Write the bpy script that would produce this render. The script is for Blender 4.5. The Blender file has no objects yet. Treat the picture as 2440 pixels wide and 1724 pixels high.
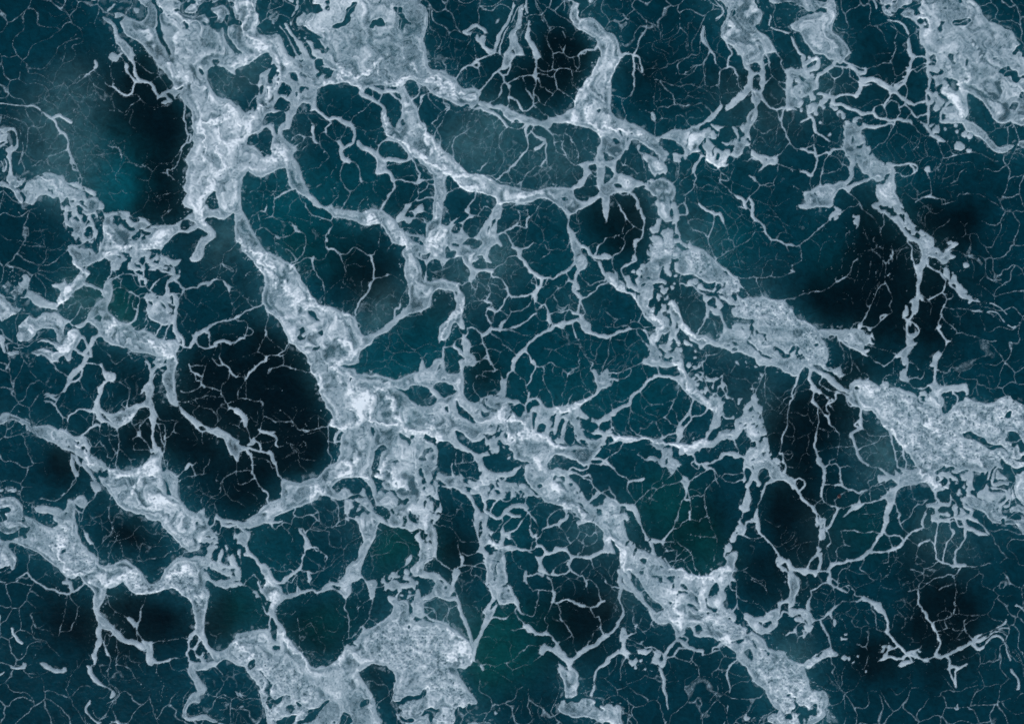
import bpy, bmesh, math
import numpy as np

# ---------------------------------------------------------------- camera, sky, sun, exposure
SC = bpy.context.scene
M_PX = 0.02                     # metres of sea per photograph pixel
CX, CY = 1220.0, 862.0          # the point of the sea straight below the drone
CAM_H = 60.0
def wx(px): return (px - CX) * M_PX
def wy(py): return (CY - py) * M_PX

cam_d = bpy.data.cameras.new("camera")
cam = bpy.data.objects.new("camera", cam_d)
SC.collection.objects.link(cam)
cam.location = (0, 0, CAM_H)
cam.rotation_euler = (0, 0, 0)
cam_d.sensor_width = 36.0
cam_d.lens = 36.0 * CAM_H / (2440 * M_PX)
cam_d.clip_end = 9000.0
SC.camera = cam

SUN_EL, SUN_AZ = math.radians(40), math.radians(205)
world = bpy.data.worlds.new("World")
SC.world = world
world.use_nodes = True
wn = world.node_tree.nodes
sky = wn.new("ShaderNodeTexSky")
sky.sky_type = 'NISHITA'
sky.sun_disc = False
sky.sun_elevation = SUN_EL
sky.sun_rotation = SUN_AZ
sky.air_density = 1.0
sky.dust_density = 1.0
sky.ozone_density = 1.0
world.node_tree.links.new(sky.outputs[0], wn["Background"].inputs[0])
wn["Background"].inputs[1].default_value = 0.09

sun_d = bpy.data.lights.new("sun", 'SUN')
sun_d.energy = 1.5
sun_d.angle = math.radians(12)
sun_d.color = (1.0, 0.97, 0.93)
sun = bpy.data.objects.new("sun", sun_d)
SC.collection.objects.link(sun)
sun.rotation_euler = (math.radians(90) - SUN_EL, 0, math.pi - SUN_AZ)
sun.location = (0, 0, 80)

SC.view_settings.view_transform = 'Standard'
SC.view_settings.look = 'None'
SC.view_settings.exposure = 0.65
SC.view_settings.gamma = 1.0
SC.view_settings.use_curve_mapping = False
SC.cycles.transparent_max_bounces = 12
SC.cycles.max_bounces = 5

# ---------------------------------------------------------------- noise on arrays
f32 = np.float32
def perlin(x, y, seed):
    r = np.random.RandomState(seed)
    p = r.permutation(256).astype(np.int32); p = np.concatenate([p, p])
    a = r.rand(256) * 2 * np.pi
    gx, gy = np.cos(a).astype(f32), np.sin(a).astype(f32)
    xf, yf = np.floor(x), np.floor(y)
    xi, yi = xf.astype(np.int32), yf.astype(np.int32)
    u, v = (x - xf).astype(f32), (y - yf).astype(f32)
    su, sv = u * u * u * (u * (u * 6 - 15) + 10), v * v * v * (v * (v * 6 - 15) + 10)
    x0, x1, y0, y1 = xi & 255, (xi + 1) & 255, yi & 255, (yi + 1) & 255
    px0, px1 = p[x0], p[x1]
    def g(h, du, dv): return gx[h] * du + gy[h] * dv
    a0 = g(p[px0 + y0], u, v); a1 = g(p[px1 + y0], u - 1, v)
    b0 = g(p[px0 + y1], u, v - 1); b1 = g(p[px1 + y1], u - 1, v - 1)
    t0 = a0 + su * (a1 - a0); t1 = b0 + su * (b1 - b0)
    return ((t0 + sv * (t1 - t0)) * 1.5).astype(f32)

def vnoise(x, y, seed):
    r = np.random.RandomState(seed)
    T = (r.rand(256, 256) * 2 - 1).astype(f32)
    xf, yf = np.floor(x), np.floor(y)
    xi, yi = xf.astype(np.int32), yf.astype(np.int32)
    u, v = (x - xf).astype(f32), (y - yf).astype(f32)
    u = u * u * (3 - 2 * u); v = v * v * (3 - 2 * v)
    x0, x1, y0, y1 = xi & 255, (xi + 1) & 255, yi & 255, (yi + 1) & 255
    a = T[x0, y0] + u * (T[x1, y0] - T[x0, y0]); b = T[x0, y1] + u * (T[x1, y1] - T[x0, y1])
    return a + v * (b - a)

def fbm(x, y, wl, seed, octs=3, gain=0.55):
    s = 0; a = 1.0; n = 0
    for k in range(octs):
        s = s + a * perlin(x / wl, y / wl, seed + 17 * k); n += a
        a *= gain; wl *= 0.47
    return (s / n).astype(f32)

def worley_edge(x, y, cell, seed):
    """F2-F1 of jittered points: zero along the walls between cells (in pixels)"""
    x = x / cell; y = y / cell
    r = np.random.RandomState(seed)
    jx = r.rand(64, 64).astype(f32); jy = r.rand(64, 64).astype(f32)
    xi, yi = np.floor(x).astype(np.int32), np.floor(y).astype(np.int32)
    f1 = np.full(x.shape, 9, f32); f2 = f1.copy()
    for dx in (-1, 0, 1):
        for dy in (-1, 0, 1):
            cx, cy = xi + dx, yi + dy
            d = np.hypot(cx + jx[cx & 63, cy & 63] - x, cy + jy[cx & 63, cy & 63] - y).astype(f32)
            m = d < f1
            f2 = np.where(m, f1, np.minimum(f2, d))
            f1 = np.where(m, d, f1)
    return (f2 - f1) * cell * 0.5

def smooth(a, b, x):
    t = np.clip((x - a) / (b - a), 0, 1)
    return t * t * (3 - 2 * t)

# ---------------------------------------------------------------- the foam as drawn: outlines, holes and strands
# T = origin of a sheet in photograph pixels; then, in units of 2.2935 px,  O = which foam body,
# P = outline, H = gap of open water, M = torn foam (share covered), s = strand (width), c = clumps, b = thick foam line, g = coarse bubbles
TRACE = r"""
T 125 119
O tl
P 94 -12 100 3 106 9 109 15 112 18 117 23 120 29 127 36 123 41 117 43 112 47 109 50 112 54 118 57 124 54 130 50 135 50 138 56 143 62 146 72 147 85 146 92 147 101 142 108 139 114 141 122 140 135 139 145 141 150 140 164 194 164 194 -12
H 161 20 167 17 173 16 183 20 188 26 193 34 193 60 187 55 180 50 170 47 166 42 163 36 160 28
H 166 11 168 9 172 9 174 12 172 15 169 16 166 14
H 186 -3 193 -3 193 6 188 4
H 116 -12 122 -12 122 6 120 10 118 6
H 153 18 156 19 156 26 154 24 152 21
H 128 41 133 38 137 37 136 40 131 41
H 118 46 123 45 126 48 124 51 120 50
H 127 49 131 45 134 44 130 50
H 115 51 119 52 121 54 117 54
H 169 146 164 150 160 156 158 165 173 165 171 152
H 173 130 176 129 175 132
H 188 81 191 83 190 82
O pa
P 59 5 64 3 68 5 72 3 76 -3 84 -3 84 6 83 12 80 11 78 6 73 5 69 8 67 12 63 12 60 9
s2.5 83 12 84 20 86 26 90 30 95 32 100 34 102 38 105 42 108 46 110 49
s2 78 25 82 29 86 32 91 33
s2.6 76 15 77 18 76 21
s1 74 12 75 14
s1 89 14 92 17
s1 99 21 103 24 109 24 112 27 114 32 118 39
s1 110 16 111 22 113 25
s.8 104 32 110 29
s3 44 12 46 15 44 18
s1.5 44 18 40 22 37 25 35 26
s.8 38 25 41 31 43 37 44 42 45 45
s1 46 24 49 26 52 29 54 34 58 38 61 38
s1 60 18 61 26 62 34 63 38
s2.2 62 38 66 42 71 44 76 46 81 45 83 42
s.8 83 46 87 46 91 50 94 53 97 56 101 58 106 60 113 59 121 58
s.8 64 43 61 48 61 52 63 55 63 59 62 62 60 62
s1 63 58 68 61 73 65 77 62 81 58 84 57
s.5 35 46 41 50 46 55 52 59 60 62
s.6 24 34 22 38 20 41 20 44
s1 5 49 8 52
s.6 8 51 12 53 17 58 23 63 28 66 33 71 36 78 42 81
s.8 2 10 8 9 12 10 14 2
s.6 12 10 11 16
s3 7 67 11 70 16 73 20 75
s2.5 -14 62 -8 68 2 75 4 81 8 85 12 88 14 94 16 101 18 107 20 112 22 117
s1.3 22 117 25 120 27 126 29 130
s2 20 112 20 118 22 124
s1.5 -10 111 5 108 8 107
s.8 1 92 5 89
s.6 31 117 33 121 33 126
s.6 42 81 44 79 48 78
s.5 34 95 38 96 42 100
s1 56 98 60 100 64 100 68 101 71 105 73 110 73 114
s1.5 57 99 63 100
s1.5 68 100 70 105
s.6 61 95 66 100
s.8 75 110 80 115 85 118 90 120 97 121 100 122 104 126 109 129
s.7 100 115 106 118 113 119 120 118 125 116
s2 136 54 137 62 137 70 139 76 140 84 140 92 138 98 135 104
s1.5 136 105 133 112 130 117 127 122 123 125 120 126 121 130
s1 134 104 131 109 126 113 124 116
s.5 122 72 128 70 136 70
s2 143 88 144 92 142 97
s.6 66 122 70 124 71 118
s.9 121 149 126 149 132 148 139 147
s.6 128 134 134 138 139 145
s.7 111 151 114 150
s.6 95 156 101 158
O pb
P -60 118 -30 126 -8 129 9 129 12 131 13 135 17 138 25 138 28 140 33 143 40 145 44 147 45 150 43 152 38 149 33 147 26 149 33 149 33 153 36 156 45 153 47 158 52 160 53 165 40 165 33 158 28 156 26 160 21 163 14 160 10 160 12 165 8 165 8 155 2 155 -8 150 -30 148 -60 138
H 18 156 22 155 22 158 19 158
H 7 145 11 147 9 148
H 14 139 22 141 28 145 22 144
s1.2 27 139 27 134 29 133 31 134
s.6 47 146 50 146 53 144
b2 133 26 137 25 140 28 141 33 137 37 131 37
b3 170 126 172 134 168 140 160 147 154 156
b1 160 75 170 74 178 72 185 68 187 64
b2 180 95 182 101 188 103 194 100
b1 165 80 170 76 174 82 174 92 172 100 172 110 177 116 174 122
b1 155 70 158 80 158 95 156 105 152 115
T 565 119
O tl
P -2 -12 60 -12 97 -12 92 20 85 30 82 38 82 53 83 61 77 63 66 63 61 66 57 70 55 76 54 82 48 83 47 86 49 92 54 97 59 99 61 103 58 106 58 111 62 115 66 121 68 130 71 139 74 144 74 148 80 153 86 160 90 164 82 164 78 159 70 152 64 149 61 144 57 144 53 134 52 126 50 122 42 125 33 129 25 131 18 130 12 127 8 131 5 140 4 150 4 164 -2 164
O tm
P 88 -12 196 -12 196 35 189 36 186 33 178 31 172 36 165 37 155 38 147 37 140 37 133 40 130 44 126 40 120 35 112 33 103 34 92 36 82 40 84 28 92 10
H 0 20 10 14 20 8 30 2 34 4 36 9 35 14 32 18 28 22 25 24 23 28 22 33 22 40 22 48 20 53 17 58 13 62 10 65 6 64 0 58 -2 56 -2 22
H -2 -3 3 -3 2 4 -2 5
H 50 -12 58 -12 60 4 60 10 56 7 52 4
H 60 -12 67 -12 66 4 62 6
H 72 -12 76 -12 78 4 82 8 80 11 76 9 73 5
H 84 -4 94 -4 92 4 88 4
H 80 12 85 10 89 11 91 16 87 17 93 19 96 21 93 25 88 24 83 22 80 18
H 85 26 89 24 86 29
H 32 24 36 17 40 16 41 20 39 25 38 28 33 28
H 31 33 35 29 35 35
H 42 28 45 29 43 33 41 31
H 54 24 57 22 61 24 63 27 63 32 59 33 55 29
H 61 33 64 35 63 37
H 65 37 73 38 75 41 72 41 69 39 68 44 65 44
H 42 45 44 38 48 35 51 36 53 40 56 46 50 46 46 46
H 23 39 28 36 27 41 24 47
H 31 40 33 44 31 48
H 70 16 75 18 74 20
H 37 60 40 53 44 48 50 50 55 54 56 60 52 64 45 62
H 63 60 69 55 73 56 77 57 77 62 70 63 66 66 61 66
H 12 90 16 87 20 86 27 81 31 80 35 85 38 92 37 100 36 108 34 111 31 108 28 113 25 108 20 103 12 99 11 95
H 26 77 28 70 32 65 40 64 47 63 51 68 50 74 44 79 43 84 42 89 39 87 37 80 33 77 27 79
H 12 65 16 65 13 68
H 14 72 18 70 17 72
H 16 60 20 54 20 60 17 64
H 47 85 51 82 56 84 57 90 53 95 49 92
H 0 77 3 79 1 80
s1 0 28 6 28 11 29 14 35
s1 0 38 4 45 9 51 12 57
s1.5 12 58 16 52 20 48
s.8 20 14 25 14 31 17
s1 50 39 51 45
s1 12 99 18 101 23 97
s1 22 87 29 80 33 83
s1 27 106 33 110
s1 32 78 36 75 37 81
s.7 55 98 60 94
O dg
P 165 38 175 38 178 46 183 52 186 60 188 68 191 76 196 80 196 118 188 113 180 108 176 101 170 96 163 94 158 90 154 86 152 80 150 74 150 66 152 62 154 66 157 72 161 79 164 81 166 75 171 69 172 60 171 52 168 46
H 169 75 173 71 174 78 170 79
H 170 82 172 80 172 84
H 174 36 178 32 184 34 187 40 186 46 182 50 178 47 175 42
H 182 87 184 86 184 90
s3.5 128 45 134 48 141 52 147 56 152 61 153 70
s2 154 41 160 46 167 52 170 54
s2 150 46 149 51
s1.2 140 44 141 48
s4 140 40 150 43 158 42 167 43
O pc
P 162 92 182 108 180 114 170 117 157 115 156 119 154 126 148 129 144 127 146 119 144 113 136 106 129 103 125 99 127 95 131 100 139 102 145 106 147 100 152 95
H 147 104 150 98 156 96 160 95 168 98 174 104 178 110 174 114 168 113 160 112 152 112 148 108
s2.5 160 115 170 116 180 113
s3.5 160 129 162 135
s2 162 135 164 141 161 146 156 153 152 160
s1.8 164 135 172 135 179 137 187 138 194 135
s2 187 138 190 130 188 126 186 120 184 116
s1.2 187 138 189 145 188 152 184 157 178 160
s1.8 186 35 189 40 187 48 183 52 184 60
s1.5 193 53 188 62
s.6 176 120 182 122 187 130
s.6 160 120 168 119 178 121
s3 88 66 93 71 99 71 106 72
s4.5 106 72 112 76 119 79 121 83
s3 121 82 122 90 120 97 116 100 111 102
s4.5 105 95 108 101 107 107 111 113 116 115
s1.5 94 72 97 76
s1 112 85 107 92 104 95
s1.3 116 115 110 117 109 124 108 132 110 139 114 145 117 147 121 145 126 139 128 135 127 128 125 121 121 116
s1.5 117 147 117 152 114 158 110 163
s2.2 128 133 129 137
s1 128 135 132 137 138 137
s.8 110 117 104 122 100 127 97 131 91 133 90 137 83 142 74 144
s.8 77 124 85 123 91 118 95 113
s.6 99 132 101 139 103 146 102 152
s1.2 105 152 102 154 99 159 96 162
s1.5 60 99 66 95 70 91 75 90 79 91
s1 79 88 81 80 78 76 74 71 71 67
s2.5 80 80 79 87 80 95 83 98
s1.5 56 93 60 88 65 87 70 90
s1 66 105 70 101 77 98 84 98 88 100
s1 87 88 86 95 88 101 92 105 95 110
s1.2 92 86 95 90 99 93 104 95
s2 92 82 93 86
s.8 118 109 126 108 132 109
s1 134 84 133 88 137 91
s.8 125 82 134 84 144 82 150 79
s1 151 85 146 85 145 90 144 98
s.8 110 67 117 62 119 55 119 50 124 46
s.6 86 50 88 57 95 58 103 56
s.7 100 36 103 40 112 38 117 45
s1 120 73 123 69
s1 129 64 133 62
s1 6 148 12 150 18 145 23 141 24 134
s1 41 132 42 140 40 146 38 149 40 156 39 163
s1.8 40 155 46 151 53 147 57 144
s1.2 37 146 41 147
s.8 32 155 32 162
s1 64 150 67 158 72 162
s.7 135 153 138 162
s.6 144 136 143 146 150 156
s.6 66 64 70 60 68 66
b1.5 0 18 10 12 22 6 33 -2
b1.5 92 34 102 32 105 27 107 29 115 31 124 36 130 41
b1.5 100 21 112 26 124 25 134 22 142 14 150 10
b1.5 150 8 149 18 148 26
b2 150 35 160 36 170 32 177 30
b2 184 15 188 22
b1.5 154 66 156 78 158 87 165 92 174 98 184 107
b2 20 62 28 54 36 44 44 30 40 10
b4 40 108 46 103 50 110 44 116 36 116
b3 0 96 8 92 12 80 18 72
T 125 491
O pb
s2 24 0 25 5 27 10 29 14 30 20 29 28 30 33 31 38
s3 17 -2 16 3
s1.5 15 8 15 16 13 24
s2 38 10 41 16 43 22 42 32
s1.5 32 20 36 13 38 10
s1.5 19 4 24 6
s2 30 0 34 4
s1.5 27 40 31 39 33 36
s2 18 44 24 42 26 40
s1.2 2 58 6 54 12 50 18 45
s1 2 45 9 45 13 47
s.8 2 33 8 28 13 25 20 27
s.8 2 4 8 8
s.8 13 25 12 18
s4 20 44 24 50 30 55 34 56
s3 28 46 34 48 38 47 40 52
s1.5 38 60 43 58 45 55
O lf
P 49 -2 54 6 60 6 66 6 73 6 80 7 82 10 88 12 94 13 100 16 106 20 112 21 120 19 128 19 131 16 140 12 146 6 146 1 156 -2 162 0 162 8 158 14 160 17 165 22 169 27 169 32 163 36 158 43 157 50 154 55 150 57 145 58 142 55 135 55 132 59 127 62 125 60 117 56 113 51 112 46 109 45 106 44 100 45 90 46 84 42 80 43 76 45 68 48 62 47 57 51 53 55 48 56 45 53 50 45 51 37 53 40 54 32 53 18 55 10 52 4
H 133 20 136 15 142 14 149 16 151 18 145 21 140 25 134 25
H 132 27 140 28 146 26 152 22 157 24 161 28 158 31 153 33 151 38 148 46 146 52 140 55 128 55 118 53 113 49 114 44 120 39 126 32
H 82 32 86 29 91 27 93 30 92 34 87 37 83 35
H 92 27 98 26 103 27 102 30 97 30 94 29
H 64 13 68 11 72 14 77 17 80 21 85 22 86 25 80 26 76 23 73 20 70 16
H 81 10 85 13 88 17 84 17 81 14
H 65 4 70 7 73 10 70 9
H 102 23 106 23 110 25 107 25
H 90 46 100 45 108 47 109 50 104 49 96 48
H 83 44 89 46 87 48
s2.5 96 48 100 52 98 56 101 59 104 56 108 52
s2 101 59 106 60 113 63 119 66
s1.2 106 60 107 64 112 66 122 64 126 65
s1.5 125 60 127 66 126 71
s3 66 50 70 50 73 53
s1.5 62 57 61 63 62 70 58 75
s2 61 62 65 60 69 58
s1 64 66 67 72 70 75
s1.5 96 58 94 64 95 70
s1.3 86 58 84 63 86 68 90 71 94 72
s1.2 89 48 89 56 92 60
s1.2 62 75 68 73 76 71 84 71 90 71
s3 93 74 96 75 97 79
s1.5 89 71 91 76
s.9 97 79 98 84 100 87 104 89
s1.2 92 83 88 81
s1.8 104 84 107 80 111 76
s1 108 78 116 74 122 72
s3.5 122 77 127 74 131 73
s2.5 120 78 119 85 119 92 121 97
s1.5 121 85 122 92 125 92 131 91
s2.2 133 83 137 86 134 91
s2 137 86 144 85 150 84
s2.5 153 82 158 80 162 80
s1.2 134 91 132 95 130 98
s2 162 82 166 79 170 77
s1.2 170 77 175 78 178 80
s2.5 178 80 181 83 184 84
s1 183 86 184 94 187 102 187 110 184 115
s2 194 114 188 116 182 118 175 120 168 122 164 124
s3.5 164 124 158 128 155 130 148 134
s2.5 158 130 162 131 163 135
s.8 163 135 164 142
s2 148 134 144 134
s.8 132 114 135 122 139 128 145 134
s3.5 148 135 146 140 143 146
s1.5 142 147 133 144
s2 148 140 150 144 156 147 163 147 170 145
s3 170 142 176 141 181 142 184 143
s1.2 184 143 188 142
s1 164 137 164 145
s.8 175 144 175 152 174 158
s.6 170 146 167 154 164 158
s1 164 66 170 62 175 59 179 63 184 66 188 68 186 65
s1 175 59 176 52 179 47 185 45
s.8 172 70 174 62
s1 116 16 115 11 117 9 122 4
s.7 119 9 126 2 132 -4
s.7 62 78 70 72
s1.2 71 77 73 76 72 82
s1 64 87 70 85 74 86 80 90
s2 82 90 86 93 89 94
s1.2 89 94 94 91 99 90
s1.5 90 95 91 102 88 110 86 116
s2.5 88 108 86 116 82 120 78 122
s1.3 84 99 84 106
s4 101 94 106 95
s1.2 106 94 110 93 116 94 120 92
s2.8 117 97 121 99
s1.5 100 96 101 102 106 106 110 100
O ld
P 100 102 104 104 112 105 117 110 119 115 117 119 114 122 109 121 104 118 101 112
H 110 111 112 110 112 112
s1.8 114 120 111 127 109 132
s1.8 119 116 121 123 119 130 117 137
s1.5 100 120 98 125
s1 87 125 94 122 99 116 98 113
s3 127 94 130 98 129 105 127 112 126 118 127 125 129 132 131 140
s1.2 122 97 125 102 128 102
s1.2 118 106 124 106 122 112
s3 131 133 135 138 136 141
s1 136 143 134 150
s4.5 23 58 26 60 29 64 34 67 38 69
O le
P -60 128 -30 118 0 102 4 97 8 92 9 88 2 86 2 82 10 80 14 79 15 82 20 80 26 73 30 67 36 66 39 70 34 76 32 81 26 86 20 91 16 96 10 98 4 105 -2 110 -30 128 -60 142
H 2 84 6 85 6 88 3 93 -2 95 -2 84
s1 14 79 14 74 20 74
s1.2 10 98 10 104 14 107
s.8 22 90 22 98 25 100 30 102
s1 25 100 18 103 12 101
s1.3 18 92 22 96
s1.3 40 106 34 107 30 105 28 110 24 114 20 118
s3 41 82 46 85 51 88 53 93
O ll
P 60 75 56 78 54 84 53 90 53 95 46 101 41 108 38 115 34 120 28 122 21 124 20 118 12 116 7 113 2 111 -30 118 -60 122 -60 150 -30 138 2 128 4 132 3 136 8 142 10 138 11 132 15 122 20 120 26 126 32 126 35 123 38 121 44 124 47 128 50 134 55 140 62 144 70 145 77 147 82 150 86 152 94 152 102 154 108 156 106 160 105 164 128 164 129 158 128 152 131 146 130 141 125 140 118 139 110 137 106 133 100 130 96 127 90 129 85 128 80 123 75 121 68 118 62 113 57 108 56 104 59 98 61 92 63 86 62 80
H 47 114 50 112 52 116 49 120 46 118 43 117
H 53 127 55 131 52 132
H 62 134 64 136 60 137
H 72 132 74 131 73 134
H 117 160 120 159 120 164 116 164
H 121 142 124 145 122 144
O ll
P 0 142 8 137 12 134 20 128 26 128 28 134 28 140 24 146 20 150 20 160 16 160 12 155 6 158 -2 162 -30 170 -60 176 -60 168 -30 158 -2 155 4 148 2 145
s3 32 138 35 143
s3 44 138 42 144 38 148
s2.5 30 153 36 156 40 155
s1 46 140 48 146 53 150 58 155 62 160
s1.5 57 154 60 157
s1 82 152 79 156 72 160 66 163
s1 82 156 86 161 92 157 95 157 97 162
s1 104 90 98 92 96 95
b2 56 24 60 30 66 36 70 42 78 42
b2 95 44 105 42 112 42
b2 24 58 28 64 34 68 38 70
b2 4 100 12 92 22 82 30 74
b2 160 2 156 8 160 16
b2 100 140 110 146 120 152 126 160
b3 70 115 60 124 56 132
b3 14 134 20 130 12 148 4 154
T 565 491
O tl
P -2 -3 4 -3 5 6 9 12 13 18 16 25 18 31 22 38 26 44 29 47 35 48 42 52 50 57 56 60 60 65 64 73 68 81 73 86 78 93 83 99 88 103 94 103 100 106 106 110 114 111 121 114 124 121 126 127 132 133 136 134 140 132 144 131 154 124 164 115 172 108 175 104 180 107 176 113 168 118 162 126 152 132 144 136 140 142 134 146 128 151 125 157 120 164 76 164 72 160 68 152 62 145 59 142 54 142 52 135 49 129 44 121 39 116 32 110 28 104 26 98 26 92 28 86 29 78 28 72 24 66 19 59 12 52 5 46 3 38 -2 34
H 73 108 79 110 83 115 86 120 82 120 78 116 74 113
H 65 117 68 118 69 121 66 120
H 88 117 90 119 90 121
H 59 126 64 126 68 124 70 128 71 131 68 133 70 136 74 133 74 137 70 138 66 139 62 136 65 132 64 128
H 83 131 86 129 88 127 90 129 91 134 87 134
H 77 150 80 146 84 145 87 143 86 147 80 150 78 152
O sm
P 82 -3 90 0 98 -2 102 2 108 3 114 5 122 5 128 8 132 7 138 4 144 3 150 5 156 8 162 13 166 18 168 22 174 27 180 33 186 38 194 43 194 50 187 48 186 54 189 60 191 66 191 75 194 82 194 107 186 110 180 110 175 112 172 107 176 105 180 101 180 96 179 88 177 80 175 74 174 66 175 56 172 50 171 46 175 42 170 40 162 37 158 31 154 25 151 20 149 18 144 19 136 20 128 18 120 15 110 13 102 12 98 9 92 4 84 1
H 171 92 174 88 178 90 180 96 179 103 175 106 171 104 170 98
H 149 14 151 13 151 19 152 22 150 21
H 190 96 192 94 192 100
s1.5 70 -2 74 5 79 10 87 13 94 15 98 15 100 10
s1.2 97 15 99 20 97 25
s2 96 24 95 28
s1.2 96 26 92 30 93 36
s2 93 33 94 37
s.8 92 38 93 43
s2 95 45 102 45 105 48
s1.3 105 46 110 50 116 48 120 44 125 45
s1.2 125 45 131 48 136 51 141 50
s2.6 138 51 139 56
s1.8 139 56 141 62 142 68 141 74
s1.3 107 49 109 54 110 58
s1 142 50 143 46 146 43 147 36 147 28
s.8 94 48 90 53 83 55 79 53
s2 79 53 78 58 79 64
s1.3 79 64 83 70 88 78 90 84 91 92 91 100
s1.5 60 60 66 58 70 55 77 54
s1.3 56 58 62 56 67 52 70 48 71 44 71 36 70 30 64 26
s2.5 60 24 62 26
s1.3 60 26 55 30 48 32 44 32
s2.5 39 31 43 33
s1.3 39 31 36 29 32 24 26 23 20 25 18 30
s1 25 22 24 15 24 11
s1 15 11 17 9 22 6 27 4
s1.8 26 5 30 5 32 0
s1.5 38 0 37 8 36 11
s1 36 11 30 13 25 14
s1 37 11 42 15 48 17 54 17
s.6 46 18 48 25
s.6 54 20 60 22
s1 38 33 39 44 41 50
s1 43 40 49 45
s1.3 54 46 58 50
s.8 55 52 57 58
s.8 76 14 77 20 80 24 84 27
s1 12 15 8 14
s.9 24 66 18 68 12 69 8 72
s.8 0 84 4 91 10 97 20 99 26 99
s1.8 26 101 20 104 14 107 6 111 -2 115
s1 10 97 12 102 15 104
s1 30 108 32 114 31 122 30 128
s2 30 128 31 134
s1 31 134 27 142
s1 31 134 34 139 38 142
s1.3 0 118 8 119 10 124 10 128 8 134 7 138
s2.5 1 139 5 138
s1.5 17 130 15 134
s1.5 54 142 50 148 46 152 42 155 35 155 30 156
s1.3 30 156 28 161
s.8 6 155 14 154 21 152
s.8 47 156 54 146
s.6 60 156 66 150
s2.2 124 112 123 108 126 104 128 98 132 94 136 88 139 80
s1.3 139 80 144 76 150 74 156 73
s1 156 71 163 73 168 76
s1 171 78 174 83 176 88
s1.2 176 88 172 92 170 100
s2 163 107 168 106 170 102
s1 123 113 124 120 128 124
s.8 110 110 110 104 111 100
s1 65 72 71 70 72 69
s.8 71 74 72 82
s.8 107 80 110 86
s.6 113 68 115 78
s1 125 7 126 2 128 -2
s.8 130 25 134 20
s1 161 39 158 43 156 48
s1 150 20 149 27
s.8 175 113 185 113 192 112
O co
P 165 15 169 8 174 2 178 -3 183 -3 178 3 174 8 182 4 188 2 192 -2 194 6 188 8 184 14 178 18 173 15 168 17
H 174 8 178 6 180 8 178 13 174 11
H 180 7 184 6 184 12 180 13
s1.5 184 14 194 14
s1 170 24 176 22 184 24 188 28
s2.5 176 28 181 30
s2.5 186 31 192 32
s2 187 46 188 52 192 55
b2 2 36 10 44 24 52 34 66
b4 26 66 34 70
b3 50 78 54 88 60 98 70 102 84 102
b3 108 142 116 144 118 150 112 158 106 160
b2 134 11 140 8 145 12 144 17 136 17 134 13
b2 170 36 174 36 175 39 172 40 170 38
b1.5 28 40 40 70 38 80
b2 56 60 64 73 72 86 84 100 100 106 120 113
T 1005 119
O tm
P -2 -12 0 2 2 8 5 11 8 16 12 20 18 21 23 20 26 24 29 27 34 28 35 32 38 36 43 40 50 41 54 40 58 43 62 44 59 49 58 53 54 58 52 61 49 57 46 55 40 58 36 57 30 54 24 51 18 48 14 47 10 45 4 46 0 52 -2 55
H -2 38 3 39 8 43 5 45 -2 47
H 10 38 13 40 16 39 15 42 12 42
s2 36 27 40 23 46 18 52 16
s2.2 52 16 56 13 60 10 66 7 72 4 76 0
s2 54 17 58 18 60 14 57 13
s3 73 1 76 2
s2 60 44 65 39 68 34 72 30 75 25 79 20 82 18
O tr
P 82 18 84 10 88 8 94 4 100 -4 106 -4 104 5 112 7 116 8 114 2 116 -4 120 -4 122 8 119 12 119 20 120 28 120 36 118 30 115 27 117 24 117 14 115 8 109 6 101 6 97 8 92 14 88 18 84 20
s2 80 23 84 27 86 33 88 36 92 38
s2 84 26 88 26 90 22 92 16
s1.5 92 34 98 30 104 28 112 27 117 28
s1.2 84 38 84 43 81 48 76 51 72 53
s1.5 80 49 84 42
s1.5 91 40 91 45 90 56
s2 100 53 102 58 105 63
s2 105 63 110 63 114 60 116 56 114 50 112 46
s1.5 117 43 116 50 115 55 118 60
s1.5 118 47 121 50
s1 108 38 109 44
s1 122 56 128 58 134 60 138 65 142 69
s1 120 62 126 66 131 69
s1 121 19 125 22 132 22 136 20
s1.3 136 3 136 12 136 19 139 20
s1.5 138 20 144 19 150 19 154 20
s1.5 141 20 138 26 140 33 141 40
s1 141 41 135 47 130 52
s1.2 141 40 147 45 153 48 158 52
s1 155 20 156 28 156 36
s1.5 136 4 142 3 147 3
s1.2 147 2 150 6 156 8 161 6 164 10
s1 157 10 158 15 162 19
s2 164 5 167 3 172 0 180 0
s1.5 170 5 166 4
s1 122 25 130 26 136 27
s1.3 122 30 124 38 128 40
s1 47 23 47 30 51 36 54 40
s1 60 22 60 30 57 35 53 39
s1 4 8 8 12 12 8 18 8 22 10
s1.3 22 11 25 16 24 21
s1 28 5 29 9 31 10
s1 56 2 57 8
s.7 82 4 85 10
s4 94 -2 88 5
O rv
P 186 -12 194 -12 194 165 188 165 180 110 182 118 176 120 172 126 170 128 167 122 162 119 170 118 178 116 181 112 182 104 184 98 186 93 184 87 178 83 172 80 164 78 156 76 150 74 142 75 136 75 133 79 130 82 126 80 120 80 114 79 108 77 100 77 94 76 88 73 84 70 78 66 72 62 62 58 58 55 62 53 70 54 74 57 82 56 90 60 98 64 104 68 110 70 118 73 126 74 132 71 140 70 146 68 150 64 158 60 160 54 161 48 164 42 170 34 176 25 181 17 184 8
H 66 60 72 60 80 62 84 64 86 68 90 72 95 75 92 76 86 73 80 68 74 64
H 98 72 103 74 102 76 97 76
H 88 75 94 77 98 79 90 78
H 152 76 160 77 168 79 174 81 178 83 174 85 168 86 164 88 170 86 178 84 184 88 185 94 182 100 182 108 178 116 168 118 160 118 164 118 156 112 150 106 148 102 146 92 148 84 150 79
H 173 122 178 119 181 119 178 124 174 126
H 188 105 194 103 194 112 190 110
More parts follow.
